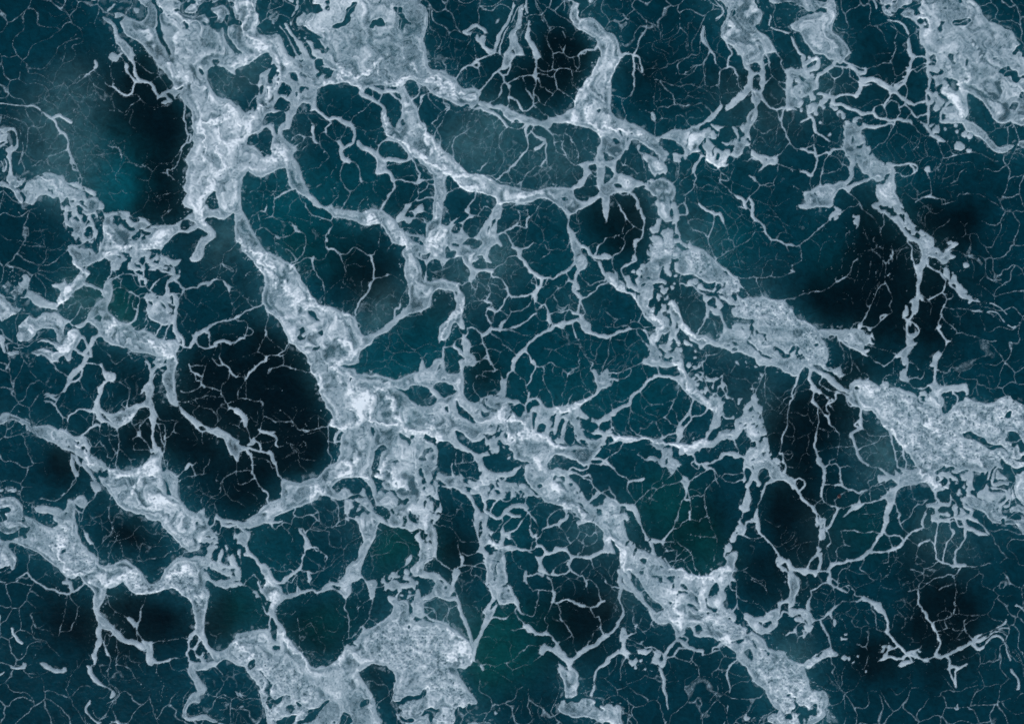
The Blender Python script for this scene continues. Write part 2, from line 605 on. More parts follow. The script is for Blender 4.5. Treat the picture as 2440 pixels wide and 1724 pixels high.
H 181 63 185 61 187 63 183 66
s3 60 60 68 63 76 67 82 72 86 77 88 80
s1.5 88 80 93 82 100 83 106 82 110 78
s2.2 112 79 109 84 109 90
s2 109 90 110 97 109 103 106 108 101 113 96 119 92 124 90 127 85 128 80 132 76 134
s1.2 90 127 91 132 95 138 102 139 106 135
s1.3 87 82 83 86 81 92 82 100 84 106 85 115 82 122 77 128 70 130
s.9 72 87 74 94 72 102 70 110 67 116 64 121 60 127
s1.5 66 116 63 122 60 126
s.8 75 76 70 79 66 84 64 89 63 95
s.6 64 98 65 108 65 117
s1 68 129 76 133 84 138 92 139
s1.5 14 89 16 82 20 78 22 74
s1 22 74 24 67 28 62 36 65 43 64
s1.5 28 62 28 58 24 56
s1 28 60 22 62 18 67 17 72
s1.4 16 82 13 78 12 75 17 73
s1.2 17 84 20 92 19 100
s1.5 32 110 31 101 33 94 38 89 44 86 50 81
s1 50 81 56 78 60 72 62 68 70 67
s1 47 80 50 74 52 68 56 62
s.8 39 115 42 108 46 102
s1.2 8 50 12 56
s1.2 22 51 24 57 28 60
s1 30 92 27 102
s.8 60 68 58 62 52 60 46 59 44 64
s2 126 80 130 84 135 88
s1.5 135 88 137 93 139 99 140 104
s2.2 114 85 118 89 123 92
s3 123 92 127 93 126 97 124 99
s1.4 109 90 114 86 117 81
s1.2 136 87 141 88 147 88 149 83 151 78
s1.2 147 88 148 95 142 96
s1.5 148 95 147 101 149 107 150 112 154 117 160 120
s1.5 155 90 158 97 160 103 163 108
s1.5 140 104 142 107
s2 130 98 129 104 130 110 128 115 124 120
s1.2 130 112 131 120 134 123
s1.3 124 120 118 121 112 125 108 131 105 137 104 141
s1 126 122 122 126 122 133
s.8 123 130 124 138 124 142
s.8 132 121 138 126 141 132 141 138
s.6 118 104 116 110 117 118
s.8 172 106 168 98 172 92
s.7 182 100 176 102 175 96
s1.3 192 120 186 124 180 126
s1.2 178 129 184 132 191 131
s.8 167 140 176 142 186 142
O dg
P -2 80 2 84 6 86 12 88 15 93 18 98 22 104 27 109 33 115 40 121 46 126 52 129 60 129 66 130 72 134 78 139 86 141 94 142 100 143 106 147 114 146 124 145 132 143 140 143 148 144 154 144 160 138 166 133 168 127 173 125 176 126 172 132 168 138 160 146 156 149 160 155 168 158 174 154 182 150 188 144 194 142 194 150 184 153 178 158 172 161 166 165 156 165 154 158 146 160 144 165 138 160 134 157 126 155 120 155 110 158 100 159 92 158 86 158 82 161 78 165 74 165 78 156 70 150 62 149 56 148 50 147 42 144 38 139 34 136 30 132 28 130 25 133 24 138 24 142 26 148 25 156 22 160 22 165 19 165 20 158 21 152 21 140 20 146 20 165 12 165 13 150 13 140 12 130 8 126 4 120 -2 115
H 20 131 25 128 24 132 22 131
H 17 108 20 110 19 112
H 144 152 150 154 152 156 148 159 145 155
H 78 144 84 146 82 147
H 64 134 70 138 74 141 68 138
H 40 139 43 140 41 141
H 156 147 162 143 168 148 162 151
s1.3 24 151 30 147 36 145 41 144
s1.8 -2 156 6 154 12 155
s1.5 0 148 5 144 7 138
s1.8 55 149 53 155 49 161
s1.5 -2 135 6 134 12 134
s1.2 4 135 8 139 13 140
s.8 61 152 61 162
s1 92 165 100 160 110 160 118 162
b2 18 36 26 39 34 42 34 46 26 46 20 42 16 36
b2 4 34 14 31 26 34 36 42 48 46
b1.5 -2 84 12 90 24 106 40 121 52 129 70 133
b3 36 132 46 132 50 128
b2 -2 110 14 117 24 124 34 136 44 144 60 149 78 155 92 158
b2 100 156 114 147 124 147
b2 150 70 154 68 158 72
b2 183 10 178 26 168 40 160 56
b2 172 56 174 70 182 78 188 88
T 1445 119
O rv
P -2 -12 14 -12 15 4 13 12 9 20 5 28 3 35 4 45 4 55 5 64 8 68 12 71 20 73 26 75 32 77 37 80 42 84 48 88 55 91 62 88 68 84 76 83 84 82 91 79 96 77 101 74 106 71 109 67 114 61 118 57 120 58 116 65 112 71 107 76 103 76 97 79 95 84 100 85 106 82 109 78 114 79 122 80 128 81 134 81 138 77 144 73 146 67 148 64 154 60 156 62 157 67 155 74 150 80 147 85 150 92 150 98 146 100 141 94 138 86 134 84 130 88 130 98 126 102 121 107 118 108 113 104 108 98 104 94 96 92 90 89 84 90 80 94 82 100 85 104 90 106 96 107 102 108 108 112 114 116 120 119 128 118 131 114 130 108 134 104 142 106 136 112 130 118 126 121 118 121 112 118 106 115 103 111 98 114 94 120 92 126 88 127 90 120 95 114 98 110 92 106 86 108 80 112 72 114 66 113 62 108 58 104 52 104 46 104 40 99 34 95 29 93 25 96 22 104 16 108 14 112 10 115 9 124 10 128 18 128 25 131 30 136 35 138 38 140 34 143 30 143 26 148 30 150 33 158 34 165 31 165 30 156 26 149 20 147 10 149 3 151 -2 154
H 6 93 10 92 14 97 10 100 7 97
H -2 104 3 109 8 111 6 114 -2 115
H -2 120 4 124 7 130 4 136 0 140 -2 140
H 19 105 24 104 28 105 22 106 18 114 13 114
H 52 96 60 94 68 93 74 96 78 101 82 106 78 109 72 107 66 108 62 104 58 100 54 97
H 63 91 70 88 71 89 66 91
H 75 88 82 84 84 85 78 88
H 8 140 14 138 18 141 14 144 9 143
H 113 86 116 83 124 81 127 86 130 92 128 96 124 97 118 94 114 92
H 104 92 110 90 116 94 122 98 126 102 123 106 117 106 110 100
H 22 133 24 136 22 140
H 96 82 102 78 110 80 106 84 101 86
H 30 131 36 131 40 134 36 137 31 135
M.45 94 94 104 92 112 100 118 106 112 112 102 110 94 106 84 102 84 98
M.5 130 84 140 80 146 86 142 96 150 102 142 108 132 104
M.55 146 10 162 10 164 30 158 56 150 62 148 50 152 40 148 20
M.5 40 96 50 96 60 104 66 112 74 114 82 110 82 116 70 118 60 114 50 106
O rx
P 131 -12 178 -12 176 2 168 3 164 6 163 14 162 20 164 28 164 36 164 42 162 46 164 52 168 57 172 59 178 60 184 59 184 62 178 62 170 60 164 56 160 52 158 56 155 50 154 44 150 42 146 46 142 50 138 52 134 55 130 60 126 63 123 60 126 56 131 52 136 47 138 45 142 42 146 36 147 28 148 22 145 20 142 16 140 8 135 4
H 150 14 156 13 161 16 160 22 155 24 151 20
H 152 28 157 25 160 30 158 36 161 40 158 44 152 40 151 34
s2 128 -2 130 4 127 10 126 16
s2 126 17 130 18 133 22 136 28
s1.3 136 28 138 36
s1.5 126 18 118 22 117 28 117 34
s1.2 117 20 113 15
s1 117 34 118 42 117 50 119 58
s1 117 34 110 38 104 36 98 39 90 36 80 37 72 37 66 35 60 32 52 31
s1.2 104 36 103 28 101 20 102 16 105 10 108 0
s2 109 0 112 7
s1 102 17 96 16 92 20 88 24 80 26
s1 106 10 100 16 90 16
s1 80 26 86 20 94 16
s1.3 74 18 77 12 84 8 88 4 94 5 98 1
s1 75 18 75 25
s.7 52 31 46 29 42 28 38 24 34 20 32 14
s2 34 8 36 16 37 20
s1.5 56 32 60 38 64 43 68 46 70 50
s.8 50 44 50 54
s2 15 7 20 4 25 4 28 10 29 18
s2 29 18 28 24 29 32 29 38
s1.3 29 38 26 45 22 48 16 50 10 48 4 47
s1.8 28 6 31 -2
s1.2 16 50 17 58 19 64 19 70
s.8 28 50 30 56 36 62 42 65
s1.2 48 65 46 70
s2.5 47 66 49 68
s1 50 72 51 80 50 88
s1.3 52 63 55 60 60 59 66 61 70 58 76 57 82 59 88 58 94 57 98 57 102 60
s1 52 64 56 66 58 71
s1 72 72 74 68 80 68 83 71
s1.2 180 38 186 43 188 46
s2.5 192 30 190 42 188 52 187 60
s2 186 60 184 68 182 76
s2 181 72 183 80 186 88 189 95 191 98
s1.3 190 97 186 102 182 107 178 110
s1.5 177 62 180 70 181 76
s1 159 85 164 88 170 85 178 80
s1.5 162 38 170 30
s1.2 170 20 172 28 178 33 183 34
s1.5 181 12 186 20 192 24
s1.5 176 2 182 10
s2 166 4 168 10 170 14
s1.5 164 17 170 14
O ry
P 146 103 152 105 158 108 164 110 170 112 178 110 178 116 174 120 168 120 164 122 160 126 157 128 162 120 158 114 150 110
H 164 112 168 114 166 116
H 172 113 174 114 172 116
s1.2 178 119 186 120 194 124
s1.2 178 121 177 130 174 137 172 142
s1.2 144 116 150 112 154 114
s1.2 104 116 108 122 114 124 117 123
s1.5 117 122 119 130 118 138 122 142 128 146
s1.5 122 136 128 135 126 132 121 128
s1.2 128 146 134 151 140 154
s3 136 152 142 156 144 160
s1 146 158 150 152 156 146
s2 148 130 152 133 155 136
s1 154 132 158 138 162 140 168 138
s1 92 126 86 130 80 134 76 138
s1.5 91 128 94 132
s1.5 76 110 76 120 75 128 72 134
s1.5 91 138 90 144 84 150 80 152
s1 80 152 78 142
s1.2 82 152 82 158 76 162
s1.2 94 142 94 150 96 158
s.8 114 142 112 150
s1.2 62 140 68 142 70 148 68 158 68 163
s1 0 150 6 152 10 158 13 163
s1.2 22 150 16 150
O cl
P 51 105 56 107 60 112 60 117 57 116 54 111
P 51 119 54 117 58 120 62 123 61 127 56 128 54 124
P 40 144 46 140 45 136 48 134 50 138 54 140 57 134 59 137 63 140 66 145 67 149 62 152 58 150 57 146 51 149 56 153 50 150 44 146
P 63 134 66 136 70 141 71 145 68 152 69 146 65 140
P 51 156 55 153 58 155 62 155 66 160 66 165 56 165 52 162
P 34 140 38 138 40 141 36 142
P 31 99 34 99 34 103 32 103
s1.5 14 116 18 119 20 112
s1.2 22 119 26 122
s1 38 116 42 124 40 128 34 128 30 132
b2 2 80 8 82 16 80 22 82
b2 34 86 38 88
b2 84 88 90 92
b2 96 108 108 110 112 116
b3 125 115 120 117
b1 14 2 12 12 6 24 3 34
T 1885 119
O ry
M.62 -4 20 10 24 20 28 26 34 26 44 22 50 30 58 20 66 10 64 0 62 -4 62
M.6 20 46 36 46 46 52 40 60 30 58
M.5 40 58 60 68 74 70 74 80 60 80 50 70
s4 -2 26 4 26 10 22 16 22 24 20
s4 22 11 26 10 29 13 29 18 26 20
H 26 13 28 14 27 16
s3.5 28 26 34 23 38 20 42 17
s3 28 26 26 32
s2 42 16 50 17 56 19 60 18
s1.5 53 18 53 26 48 30 46 31 42 28 38 23
s1.2 46 31 43 38 41 44
s1.2 60 20 61 28
s2.5 28 46 36 48 44 49 50 48
s2.5 50 48 58 47 64 47 70 45 72 40
s3.5 69 45 72 40 72 36
O rt
P 20 -6 60 -6 60 4 56 8 52 13 48 13 44 10 38 10 34 6 26 5 22 3
s2.5 46 10 44 14 42 17
s3 10 10 12 14 15 18
s2.5 4 -2 8 4 13 8
s2 56 13 60 15
s3 62 18 66 21 70 24
s3 70 23 76 24
s1 62 16 68 18 76 20 84 19 92 17 96 15
s1.5 96 15 102 15 104 10 106 4 107 -2
s1 104 14 106 20 108 26 112 26 117 22
s1 110 28 107 34 104 36
s1.5 61 19 66 24 70 28
O ru
P 71 28 76 29 84 29 90 31 96 33 102 36 107 38 110 36 114 38 106 44 103 46 100 42 96 38 90 38 86 36 80 37 74 36 72 40 73 44 69 49 66 48 70 42
H 74 34 80 33 86 34 88 36 82 36
s3 102 44 108 40 114 37 118 34 120 28 122 20 124 12 126 8
O rw
s4 122 3 126 7
s2 126 9 132 7 138 8
s1.5 108 38 112 34 116 32
s2 103 45 102 50 98 56 97 60
s1.3 97 57 92 58 86 61 84 64
s3 44 56 52 58 60 61 66 63 72 66
s3 72 66 80 66 86 67 90 71
s2.5 90 71 96 72 104 74 112 72 118 73 124 74
s2 84 66 86 61
s1.5 97 60 99 66 98 70
s1.2 102 54 110 54 112 60 113 66 110 70
s1.3 99 58 104 53
s3 108 44 112 48 118 52 122 54 128 57
s2 128 57 136 54
s1.5 120 40 120 46
s1.8 118 52 118 56
s2 124 64 128 68 132 70 134 68
s1 120 72 124 66
O fr
P 138 -12 194 -12 200 40 194 46 188 48 184 44 182 50 182 56 184 62 184 68 180 72 176 78 170 74 166 66 170 60 166 56 162 50 158 46 154 42 150 38 148 32 145 28 143 22 142 14 143 6
H 163 4 167 6 169 12 172 16 169 17 165 12 162 8
H 181 9 183 12 182 17 180 18
H 161 35 164 31 170 32 175 35 172 37 176 39 172 43 168 42 164 38
H 170 46 172 45 172 48
H 145 5 150 8 154 12 156 14 152 13 148 9
H 147 16 150 20 148 21
H 150 18 156 20 160 23 156 23
H 173 9 175 8 175 13 173 13
M.6 142 10 156 10 164 22 160 30 150 30 144 24
s3 141 -4 141 8 142 20 143 32
s2.2 143 32 142 42 140 50 142 58 143 66 142 76
s2 138 8 141 10
s3.5 141 42 145 46 146 54
s1.2 138 16 128 20 122 24
s1.2 141 18 134 22 130 24
O fr
P 155 75 160 73 168 72 176 73 184 74 194 78 194 90 186 86 180 82 178 77 170 77 162 78 156 77
s2 156 74 156 66 158 61
c3 150 46
c4 155 54 151 60 168 60
c1 119 18 120 22 117 28
c5 175 99
c3 180 88 186 90 184 104
c2 160 83 171 80 172 85
M.5 148 46 160 50 172 62 180 70 176 74 160 70 152 60
M.45 144 78 154 78 152 90 148 88
O fs
P 135 74 140 77 144 82 148 88 156 91 161 94 158 95 150 92 145 88 141 82
s1.2 146 88 140 89 135 87
s1 134 88 134 95 132 100 127 104
s1.3 126 75 130 80 134 87
s1 153 92 154 100
s1.2 162 94 166 100 168 106 173 109
s1 173 109 180 108 188 106
s1.5 162 113 168 111 173 109
s1 158 110 156 116 154 122 148 126 142 126
c3 142 124
s1.2 142 127 144 134 145 142 146 148 144 151
s2.2 140 153 144 151 150 153
s1.5 140 153 134 156 131 159
s1.2 150 153 156 155 157 160
s1 156 155 160 156 162 160
s1 188 148 180 150 174 152 170 158
s1 153 122 154 132
s1 182 124 176 128 173 134 166 138
O mt
M.62 52 66 60 70 68 72 74 76 80 79 90 79 88 82 76 82 72 86 76 90 78 98 82 103 84 108 90 115 98 118 104 118 108 123 108 130 108 140 107 148 110 155 114 165 98 165 88 150 90 140 84 132 76 128 70 120 68 112 64 104 60 92 54 84
s3 76 78 84 81 92 79
s2 92 79 100 77 106 78
s3.5 82 118 92 120 102 120 106 124 107 132
s1.2 85 104 92 98 98 96 104 83
s4 57 88 60 94 60 102 64 108
s4.5 58 100 62 106 64 112 65 118
s4 66 118 63 124 64 130 60 136
s3.5 108 142 106 148 108 156 112 163
s2 104 118 112 119 122 118 130 120
s1.5 112 128 120 131 128 128 132 126
s2 124 120 128 124
O pl
s3.5 18 68 22 72 23 78 25 84
s2.5 16 72 10 75
s2 25 85 30 88 36 91 40 94
s1.2 40 94 48 97 54 100
s1.2 24 88 25 96 24 102
s1.5 0 98 5 103 12 104
s2.8 10 103 15 104 18 106
s1.2 16 103 20 100 24 98
s1 18 100 20 92 24 88
s2 25 101 25 108 26 112 25 120 23 128
s3 12 127 18 129 22 130
s1 21 130 21 138 22 146
s1 0 124 8 124 11 127
s2 29 108 36 106 40 107
s2.5 40 108 44 104 50 103 56 102
s1.2 38 110 34 115 34 124
s1.2 42 110 50 113 54 121
s1.2 37 128 42 127 50 125
s1.2 54 122 56 112 58 108
s1.2 55 120 60 122
s1.5 32 140 31 132 33 126
O bn
P 13 148 20 146 28 142 36 140 44 140 50 137 56 137 60 142 66 138 76 135 84 133 80 137 70 140 64 144 60 148 56 144 50 145 46 150 43 156 42 163 30 163 18 163 14 156
H 24 148 30 147 36 149 32 151 26 152
M.5 18 148 40 146 44 152 40 162 24 162
s1.2 60 148 66 152 71 157
s1 0 141 6 144 12 148
c2 26 62 35 60 46 62 30 76 40 88 18 8
c3 10 62 26 66 58 75 54 70
b3 24 12 28 12
b3 160 40 165 50 172 62 178 66
b3 180 20 184 30 176 40
T 1005 491
O co
P 11 -3 21 -3 21 8 19 18 24 21 29 20 33 15 40 9 46 4 48 0 50 4 49 8 54 10 49 15 44 17 43 22 44 26 48 32 53 32 60 27 64 21 66 16 70 11 74 2 77 -3 83 -3 82 12 79 14 78 22 77 28 78 32 79 36 84 43 81 42 77 39 72 41 70 46 69 54 72 58 68 59 64 58 65 53 62 51 57 53 60 56 54 59 54 64 60 66 66 64 72 65 74 69 70 68 64 67 60 69 56 75 53 77 52 80 49 78 51 72 50 66 47 62 44 58 42 52 37 51 30 53 24 56 22 62 21 58 18 55 14 54 10 56 6 60 5 66 6 78 4 78 4 66 4 58 0 54 -2 48 -2 30 4 32 4 20 8 16 11 8
H 44 18 48 13 55 12 61 15 64 20 62 25 57 30 52 32 48 29 45 25
H 31 27 34 21 40 18 42 22 40 27 35 29
H 33 19 38 12 44 6 49 9 46 13 40 18 36 19
H 42 37 48 33 56 35 60 34 62 38 60 42 54 46 50 44 48 40 42 41
H 23 52 27 41 30 44 36 46 36 50 28 53
H 69 20 71 20 70 28 68 30
H 73 14 77 12 76 18 72 24 73 18
H 75 8 78 7 77 10
H 65 33 69 33 67 34
H 64 44 68 40 70 40 64 46
H 31 38 38 38 38 41 33 41
H 58 61 64 56 66 56 62 61
H 0 50 5 49 10 49 7 54 1 54
H -2 36 2 37 2 41 -2 41
s1.2 24 56 30 53 37 51
s1.5 18 54 20 60 22 64
s.7 22 64 22 74
s1 0 5 6 7
s1 -2 16 3 18
s1.2 25 4 29 8 30 14 32 16
s1 24 2 28 4
s1.5 58 10 60 6 66 0
s1 56 10 62 11 67 13
s1 70 2 73 4
s2 78 30 84 28 88 25 94 23 99 19
s1.2 99 19 102 14 102 9 100 5
s2 100 5 101 8
s2.5 108 15 109 22
s1.5 100 22 104 22 108 23
s1 104 5 110 4 109 8 112 12 116 8 120 2
s1 120 3 130 2
s1 121 8 124 12
s1 99 36 101 31
s2 92 36 94 40 96 43
s4 96 44 101 45 102 50
s3.2 102 50 103 55 107 60 112 66 117 70 124 74
s2.2 124 73 130 73 136 74 141 71 146 69
s2.8 148 69 152 66 155 62 158 59
s1.8 103 45 110 42 116 38
s1 117 38 122 40 128 39
s1.5 78 62 83 60 87 57 89 54 94 53 99 53
s1 122 56 128 52 134 48 132 46
s1.2 131 44 134 45 140 45 147 46 152 42 154 38
s3 125 74 124 80 122 84
s4.5 122 83 119 88 116 91
s4 117 92 118 96
s2.2 116 90 110 93 103 94 97 94 92 92 90 89
s1.8 90 89 87 83 84 79 79 75 72 72
s2 90 91 87 95 84 102 81 107 77 110
s1.2 77 110 74 116 74 120
s3 71 107 76 110
s1.2 73 107 72 102 68 98
s3 66 98 71 100
s1 68 98 60 97 54 98 48 100 46 104
s1.3 114 96 111 103 106 107 100 108 95 109 92 114 89 118 86 119
s1 82 108 88 112
s.8 92 98 92 106 95 109
s1 118 98 117 104 119 110 118 113
s1.8 118 112 113 116 108 120 102 124 96 127
s1.2 96 126 90 128 84 128
s3 82 124 82 128
s3 74 127 82 128
s1.2 73 127 71 122
s2 66 113 69 118 72 122
s1.2 66 113 68 108 70 104
s1 118 113 120 118 123 120
s1 120 108 125 105 124 101
s1.5 122 106 126 103 128 102
s1.2 128 102 130 97 134 93 138 89 141 86 146 84
s1.5 147 85 150 80 153 76
s3 153 75 156 77
s1 151 70 154 75
s1.2 140 98 141 104 146 106 150 106
s2 130 106 131 112
s4 131 112 132 118 133 121
s1.5 133 111 140 110 148 110 154 109
s1 154 109 151 113
s1.2 118 75 119 82
s1 130 74 129 80 127 83
s1 116 73 114 78
s1 133 121 131 128
s1.2 136 122 136 125
s1.2 78 83 81 86 88 86
s1.2 70 77 70 83 72 86
s1.2 70 92 72 90 70 94 66 92
s1 56 75 58 82 56 86 52 82
s1 51 86 50 92 54 90
s.8 55 92 62 98
s1.5 50 79 46 80 43 82 40 81
O ht
P -2 74 4 79 10 78 17 77 22 75 26 77 32 79 37 80 38 84 41 90 44 95 44 100 43 108 42 114 44 120 44 128 40 126 37 122 34 122 31 126 30 134 26 139 20 139 17 143 17 136 18 126 19 122 26 119 30 114 35 108 35 100 34 92 32 88 26 87 20 86 14 87 10 92 10 100 8 104 2 107 -2 109
H 34 88 37 90 37 94 35 92
O hv
P 42 132 46 137 50 142 49 148 48 151 54 156 55 165 44 165 45 158 44 150 42 142
s3 35 146 40 151 44 155
s1.5 30 147 35 144 36 139
s2.5 22 148 22 156 18 163
s1 2 158 6 154 11 152
s1 25 140 23 146
s1.8 50 125 56 128 62 132 63 138 66 146 69 156 73 164
s1 48 146 56 144
s1.5 50 125 47 127 47 132
s1 51 152 58 152 60 158 66 156
s1.5 60 160 66 158 72 161
s3.5 64 133 69 132 72 128
s1.2 74 133 80 136 83 141
s1.2 83 142 88 146 93 150 96 155
s1 70 149 76 149
s.8 80 160 81 154 85 150
s1.2 84 128 90 130 97 131
s1 100 132 108 134 116 133
s1.2 98 127 92 128
s4 94 164 98 157 103 152 107 150
s2.5 107 148 110 144 114 140 120 135 128 130
s2.5 128 130 132 128 136 126
s3 136 125 142 124 146 126
s4 144 123 149 122
s2.5 150 122 156 121 162 120
s2 108 152 112 158 115 163
O rn
P 160 119 166 118 172 120 175 124 175 128 182 132 188 133 194 134 194 138 184 136 174 132 168 130 166 124
H 168 124 171 125 171 127
s1.5 157 124 158 130 160 136
s1 163 142 166 146 170 152 173 158 175 163
s1 158 128 161 138 164 146 163 154 165 160
s2.5 163 92 166 96
s2.2 166 96 164 102 162 110
s1.8 166 96 172 94 178 89 184 83 190 80
s3 158 112 164 113 168 118
s1.5 154 108 158 111
s1.5 166 100 169 110
s1 154 106 156 98 156 92 158 88
s1 140 106 148 108 152 104
O rl
P 144 -3 150 8 151 16 150 23 153 30 156 40 158 48 157 54 160 60 162 66 163 68 167 66 170 66 172 61 170 54 166 50 165 45 167 42 164 37 160 34 158 28 153 24 152 18 154 10 158 7 162 4 168 0 170 -3
s2.5 162 68 160 76 162 82
s2.5 160 76 159 83
s1.5 158 88 163 86
s3.5 167 42 172 45 174 50
s2.5 174 50 180 53
s3 180 52 186 53 192 54
s1.8 181 49 183 41
s1.5 183 41 188 37
s1 174 41 180 38
s1.2 180 55 185 58
s3 186 60 187 66 190 72
s1.5 190 74 188 78 182 78 174 82
s1 164 70 168 76 172 80
s1 163 14 163 26
s.8 134 82 140 82
b4 12 36 14 30 18 32 24 30
b3 12 44 20 42
b2 9 12 17 4
b2 38 84 42 96 40 110 28 120 22 136
T 1445 491
O rl
s2 12 -1 16 5 20 9
s2 20 9 22 14
s1 21 15 18 22 16 29 8 31 0 33
s1.2 22 14 28 19 34 24 39 25
s2.5 35 3 38 10 41 13
s2 41 13 40 20 39 28
s2 39 28 36 34 32 37
s3.5 30 37 30 42
s1.5 30 42 30 48 27 55
s1 28 22 22 28 18 34
s1.5 18 34 19 40 16 46 11 50 7 52
s4.5 -1 52 4 54
H 3 53 5 54 4 55
s1.2 7 54 7 62 8 67
s2.5 30 56 24 60 18 63
s2 18 63 15 65 15 70
O cr
c4 50 24
P 53 14 56 14 55 22 52 26 48 28 47 22 52 20
P 54 -3 65 -3 65 6 65 10 67 14 62 16 58 14 54 8
P 69 -3 73 -3 75 6 75 14 72 16 74 24 77 30 79 38 83 40 82 43 78 40 76 32 71 26 71 18 67 17 69 10
P 46 31 52 30 57 34 58 38 55 40 48 35
P 63 22 66 26 68 30 67 36 65 42 70 42 75 46 78 52 78 56 80 58 86 63 90 66 96 64 95 68 88 70 78 70 73 68 70 62 76 58 70 54 68 54 64 50 60 46 58 42 62 38 58 31 56 28
g 58 40 74 44 79 54 70 54 60 48
O cu
P 47 42 51 40 55 42 58 48 62 52 63 58 60 63 64 66 68 70 66 74 60 74 62 80 58 82 54 80 48 76 46 70 46 64 50 62 54 58 48 59 44 60 41 61 42 57 46 54 50 56 52 54 48 48
H 51 66 54 64 54 66 52 67
c2 72 72 76 36 73 36 70 80 28 68 62 86 68 85 60 107
P 70 60 74 60 76 64 80 66 78 69 73 68
O ss
P 34 62 40 60 47 62 47 68 44 72 48 78 49 86 46 90 44 86 41 84 40 88 44 92 47 96 50 104 50 112 55 116 60 115 64 118 64 124 60 128 58 134 55 140 50 142 50 150 53 156 56 160 66 162 70 163 70 152 73 146 75 150 75 165 40 165 42 158 46 152 45 140 48 134 52 130 52 125 48 122 43 114 42 110 38 106 32 100 26 94 20 91 12 88 6 82 0 78 -2 70 3 68 7 71 10 68 11 71 11 76 14 80 18 84 21 90 30 91 31 96 36 102 40 104 38 98 35 94 36 88 35 80 32 74 34 70
H 37 92 39 92 40 98 38 96
H 50 107 56 106 60 111 58 115 52 112
H 38 67 41 68 41 71
P 18 73 24 72 25 78 29 82 32 86 31 89 26 86 22 86 21 80
s2.5 14 78 17 82 18 86
O sv
P 53 82 57 82 60 86 61 90 60 94 64 97 70 98 74 102 76 110 77 116 80 122 86 127 92 132 98 134 104 134 110 138 116 141 120 134 122 128 120 120 117 114 112 112 111 108 116 107 119 112 122 118 124 124 128 128 134 128 142 128 150 130 146 136 144 142 150 146 156 150 162 155 168 158 180 160 194 158 194 165 160 165 156 158 148 156 136 152 132 154 128 150 120 147 116 148 122 144 116 146 108 144 102 146 98 149 96 144 90 140 86 136 82 132 78 128 76 124 75 130 73 136 76 140 77 143 73 141 70 136 68 140 66 140 66 132 68 122 66 116 66 110 66 104 62 104 58 104 54 100 53 94 55 90 53 86
H 55 98 60 97 63 102 60 104 57 101
H 72 118 74 120 74 126 71 128
H 82 131 88 134 92 137 88 136
H 124 143 128 142 128 145 125 145
H 130 148 134 146 137 150 133 151
H 129 140 134 141 137 145 132 144
c3 86 79 84 142 98 84 92 78
c3 60 130
c2 82 141 74 140 88 144 92 150 92 156
P 60 127 65 124 67 128 64 132 60 134
s2 79 80 84 82
s2 88 82 94 87 99 90
s2 98 84 104 87 110 88
s3 110 88 114 85 112 80
s2.2 102 92 103 100 105 108 104 114
s3.5 105 106 105 114
s2 103 116 100 122 97 128
s1.2 100 118 108 117 112 122 113 128
s1 76 80 78 88 77 94
s.8 78 94 84 94 88 92 92 90
M.5 100 92 112 94 120 104 114 108 106 106
O rb
P 79 50 82 46 88 45 92 50 94 54 98 50 104 52 108 56 107 62 112 67 118 68 124 72 130 73 136 78 140 82 141 88 148 94 156 95 166 96 174 98 182 98 187 102 188 106 194 108 194 134 184 136 174 136 162 132 156 124 153 120 146 118 138 116 131 112 130 106 126 102 120 98 117 94 116 90 118 86 120 82 112 80 106 80 101 79 99 76 102 70 104 66 100 68 96 65 90 68 86 62 80 56
H 135 88 142 88 148 92 144 96 140 96 136 92
H 101 79 108 80 114 79 111 84 104 86 100 82
H 113 84 118 81 120 84 116 88
H 106 62 112 60 118 65 120 69 112 67 107 66
H 93 51 96 52 95 55 92 54
H 169 104 173 103 173 106
H 164 104 167 105 164 106
g 116 72 136 76 140 88 150 96 180 100 186 106 194 110 194 130 170 120 156 118 140 116 128 104 118 92
g 80 48 104 54 108 66 90 66
s3.5 86 42 94 45 102 50 108 54 114 59
s2.5 114 58 120 64 126 69 132 73 138 76
s1.5 138 76 139 80 143 84 149 92
s1.3 136 73 146 75 152 74 158 75 164 74 171 72
s1 171 72 173 67
s1.2 171 72 178 74 186 72 192 70
s1.2 156 80 158 86 161 94
s1.5 186 96 194 96
s2.5 99 -1 105 4 110 6
s3 110 6 113 9 118 8
s1.5 112 9 112 18 109 26 107 32 106 36 108 44 111 50
s1.5 107 32 102 28 96 26 91 25
s1 91 25 87 18 82 11
s2 78 10 83 10 85 6
s1 91 14 96 13 100 15
s.8 92 30 87 36 86 40
s1.2 121 16 124 24 127 30 127 33 132 36 133 42
s1.2 133 42 138 42 146 38 152 32 155 26 162 26
s1.2 133 43 126 47 120 50 115 54 114 58
s1 120 35 121 42 120 50
s2.5 152 -2 152 8 155 14
s2 155 14 160 18 164 22 166 28 171 33 178 35
s2 178 35 186 39 194 41
s1.5 138 1 146 2 150 5
s.8 140 56 144 53 148 53
s1 152 17 154 26
s.7 168 44 171 38
s1.2 188 42 190 47
O rm
s1.8 155 122 154 130 158 138 162 146 168 150 176 156
s3 160 130 166 132
M.5 158 134 172 138 182 134 194 138 194 156 180 158 166 150
M.45 130 124 150 124 154 132 148 140 142 132
O ss
s1.2 -2 108 4 112 10 116 13 118
s1.2 21 124 24 122 28 120 33 119 36 112
s1.2 33 119 38 124 46 124
s2.5 -2 135 6 134 12 131 18 130 26 128
s1.2 26 128 34 127 39 128
s1.2 12 126 20 125 26 128
s1 0 124 7 125
s1 8 122 12 118
s1.5 32 132 37 138 41 142
s2 41 128 44 136
s1.2 5 137 2 144 1 152
s2 42 144 46 150
s1 46 130 52 128
s.8 22 144 24 154 20 162
s1.2 98 149 104 152 103 160
s1.2 104 154 112 154 118 150
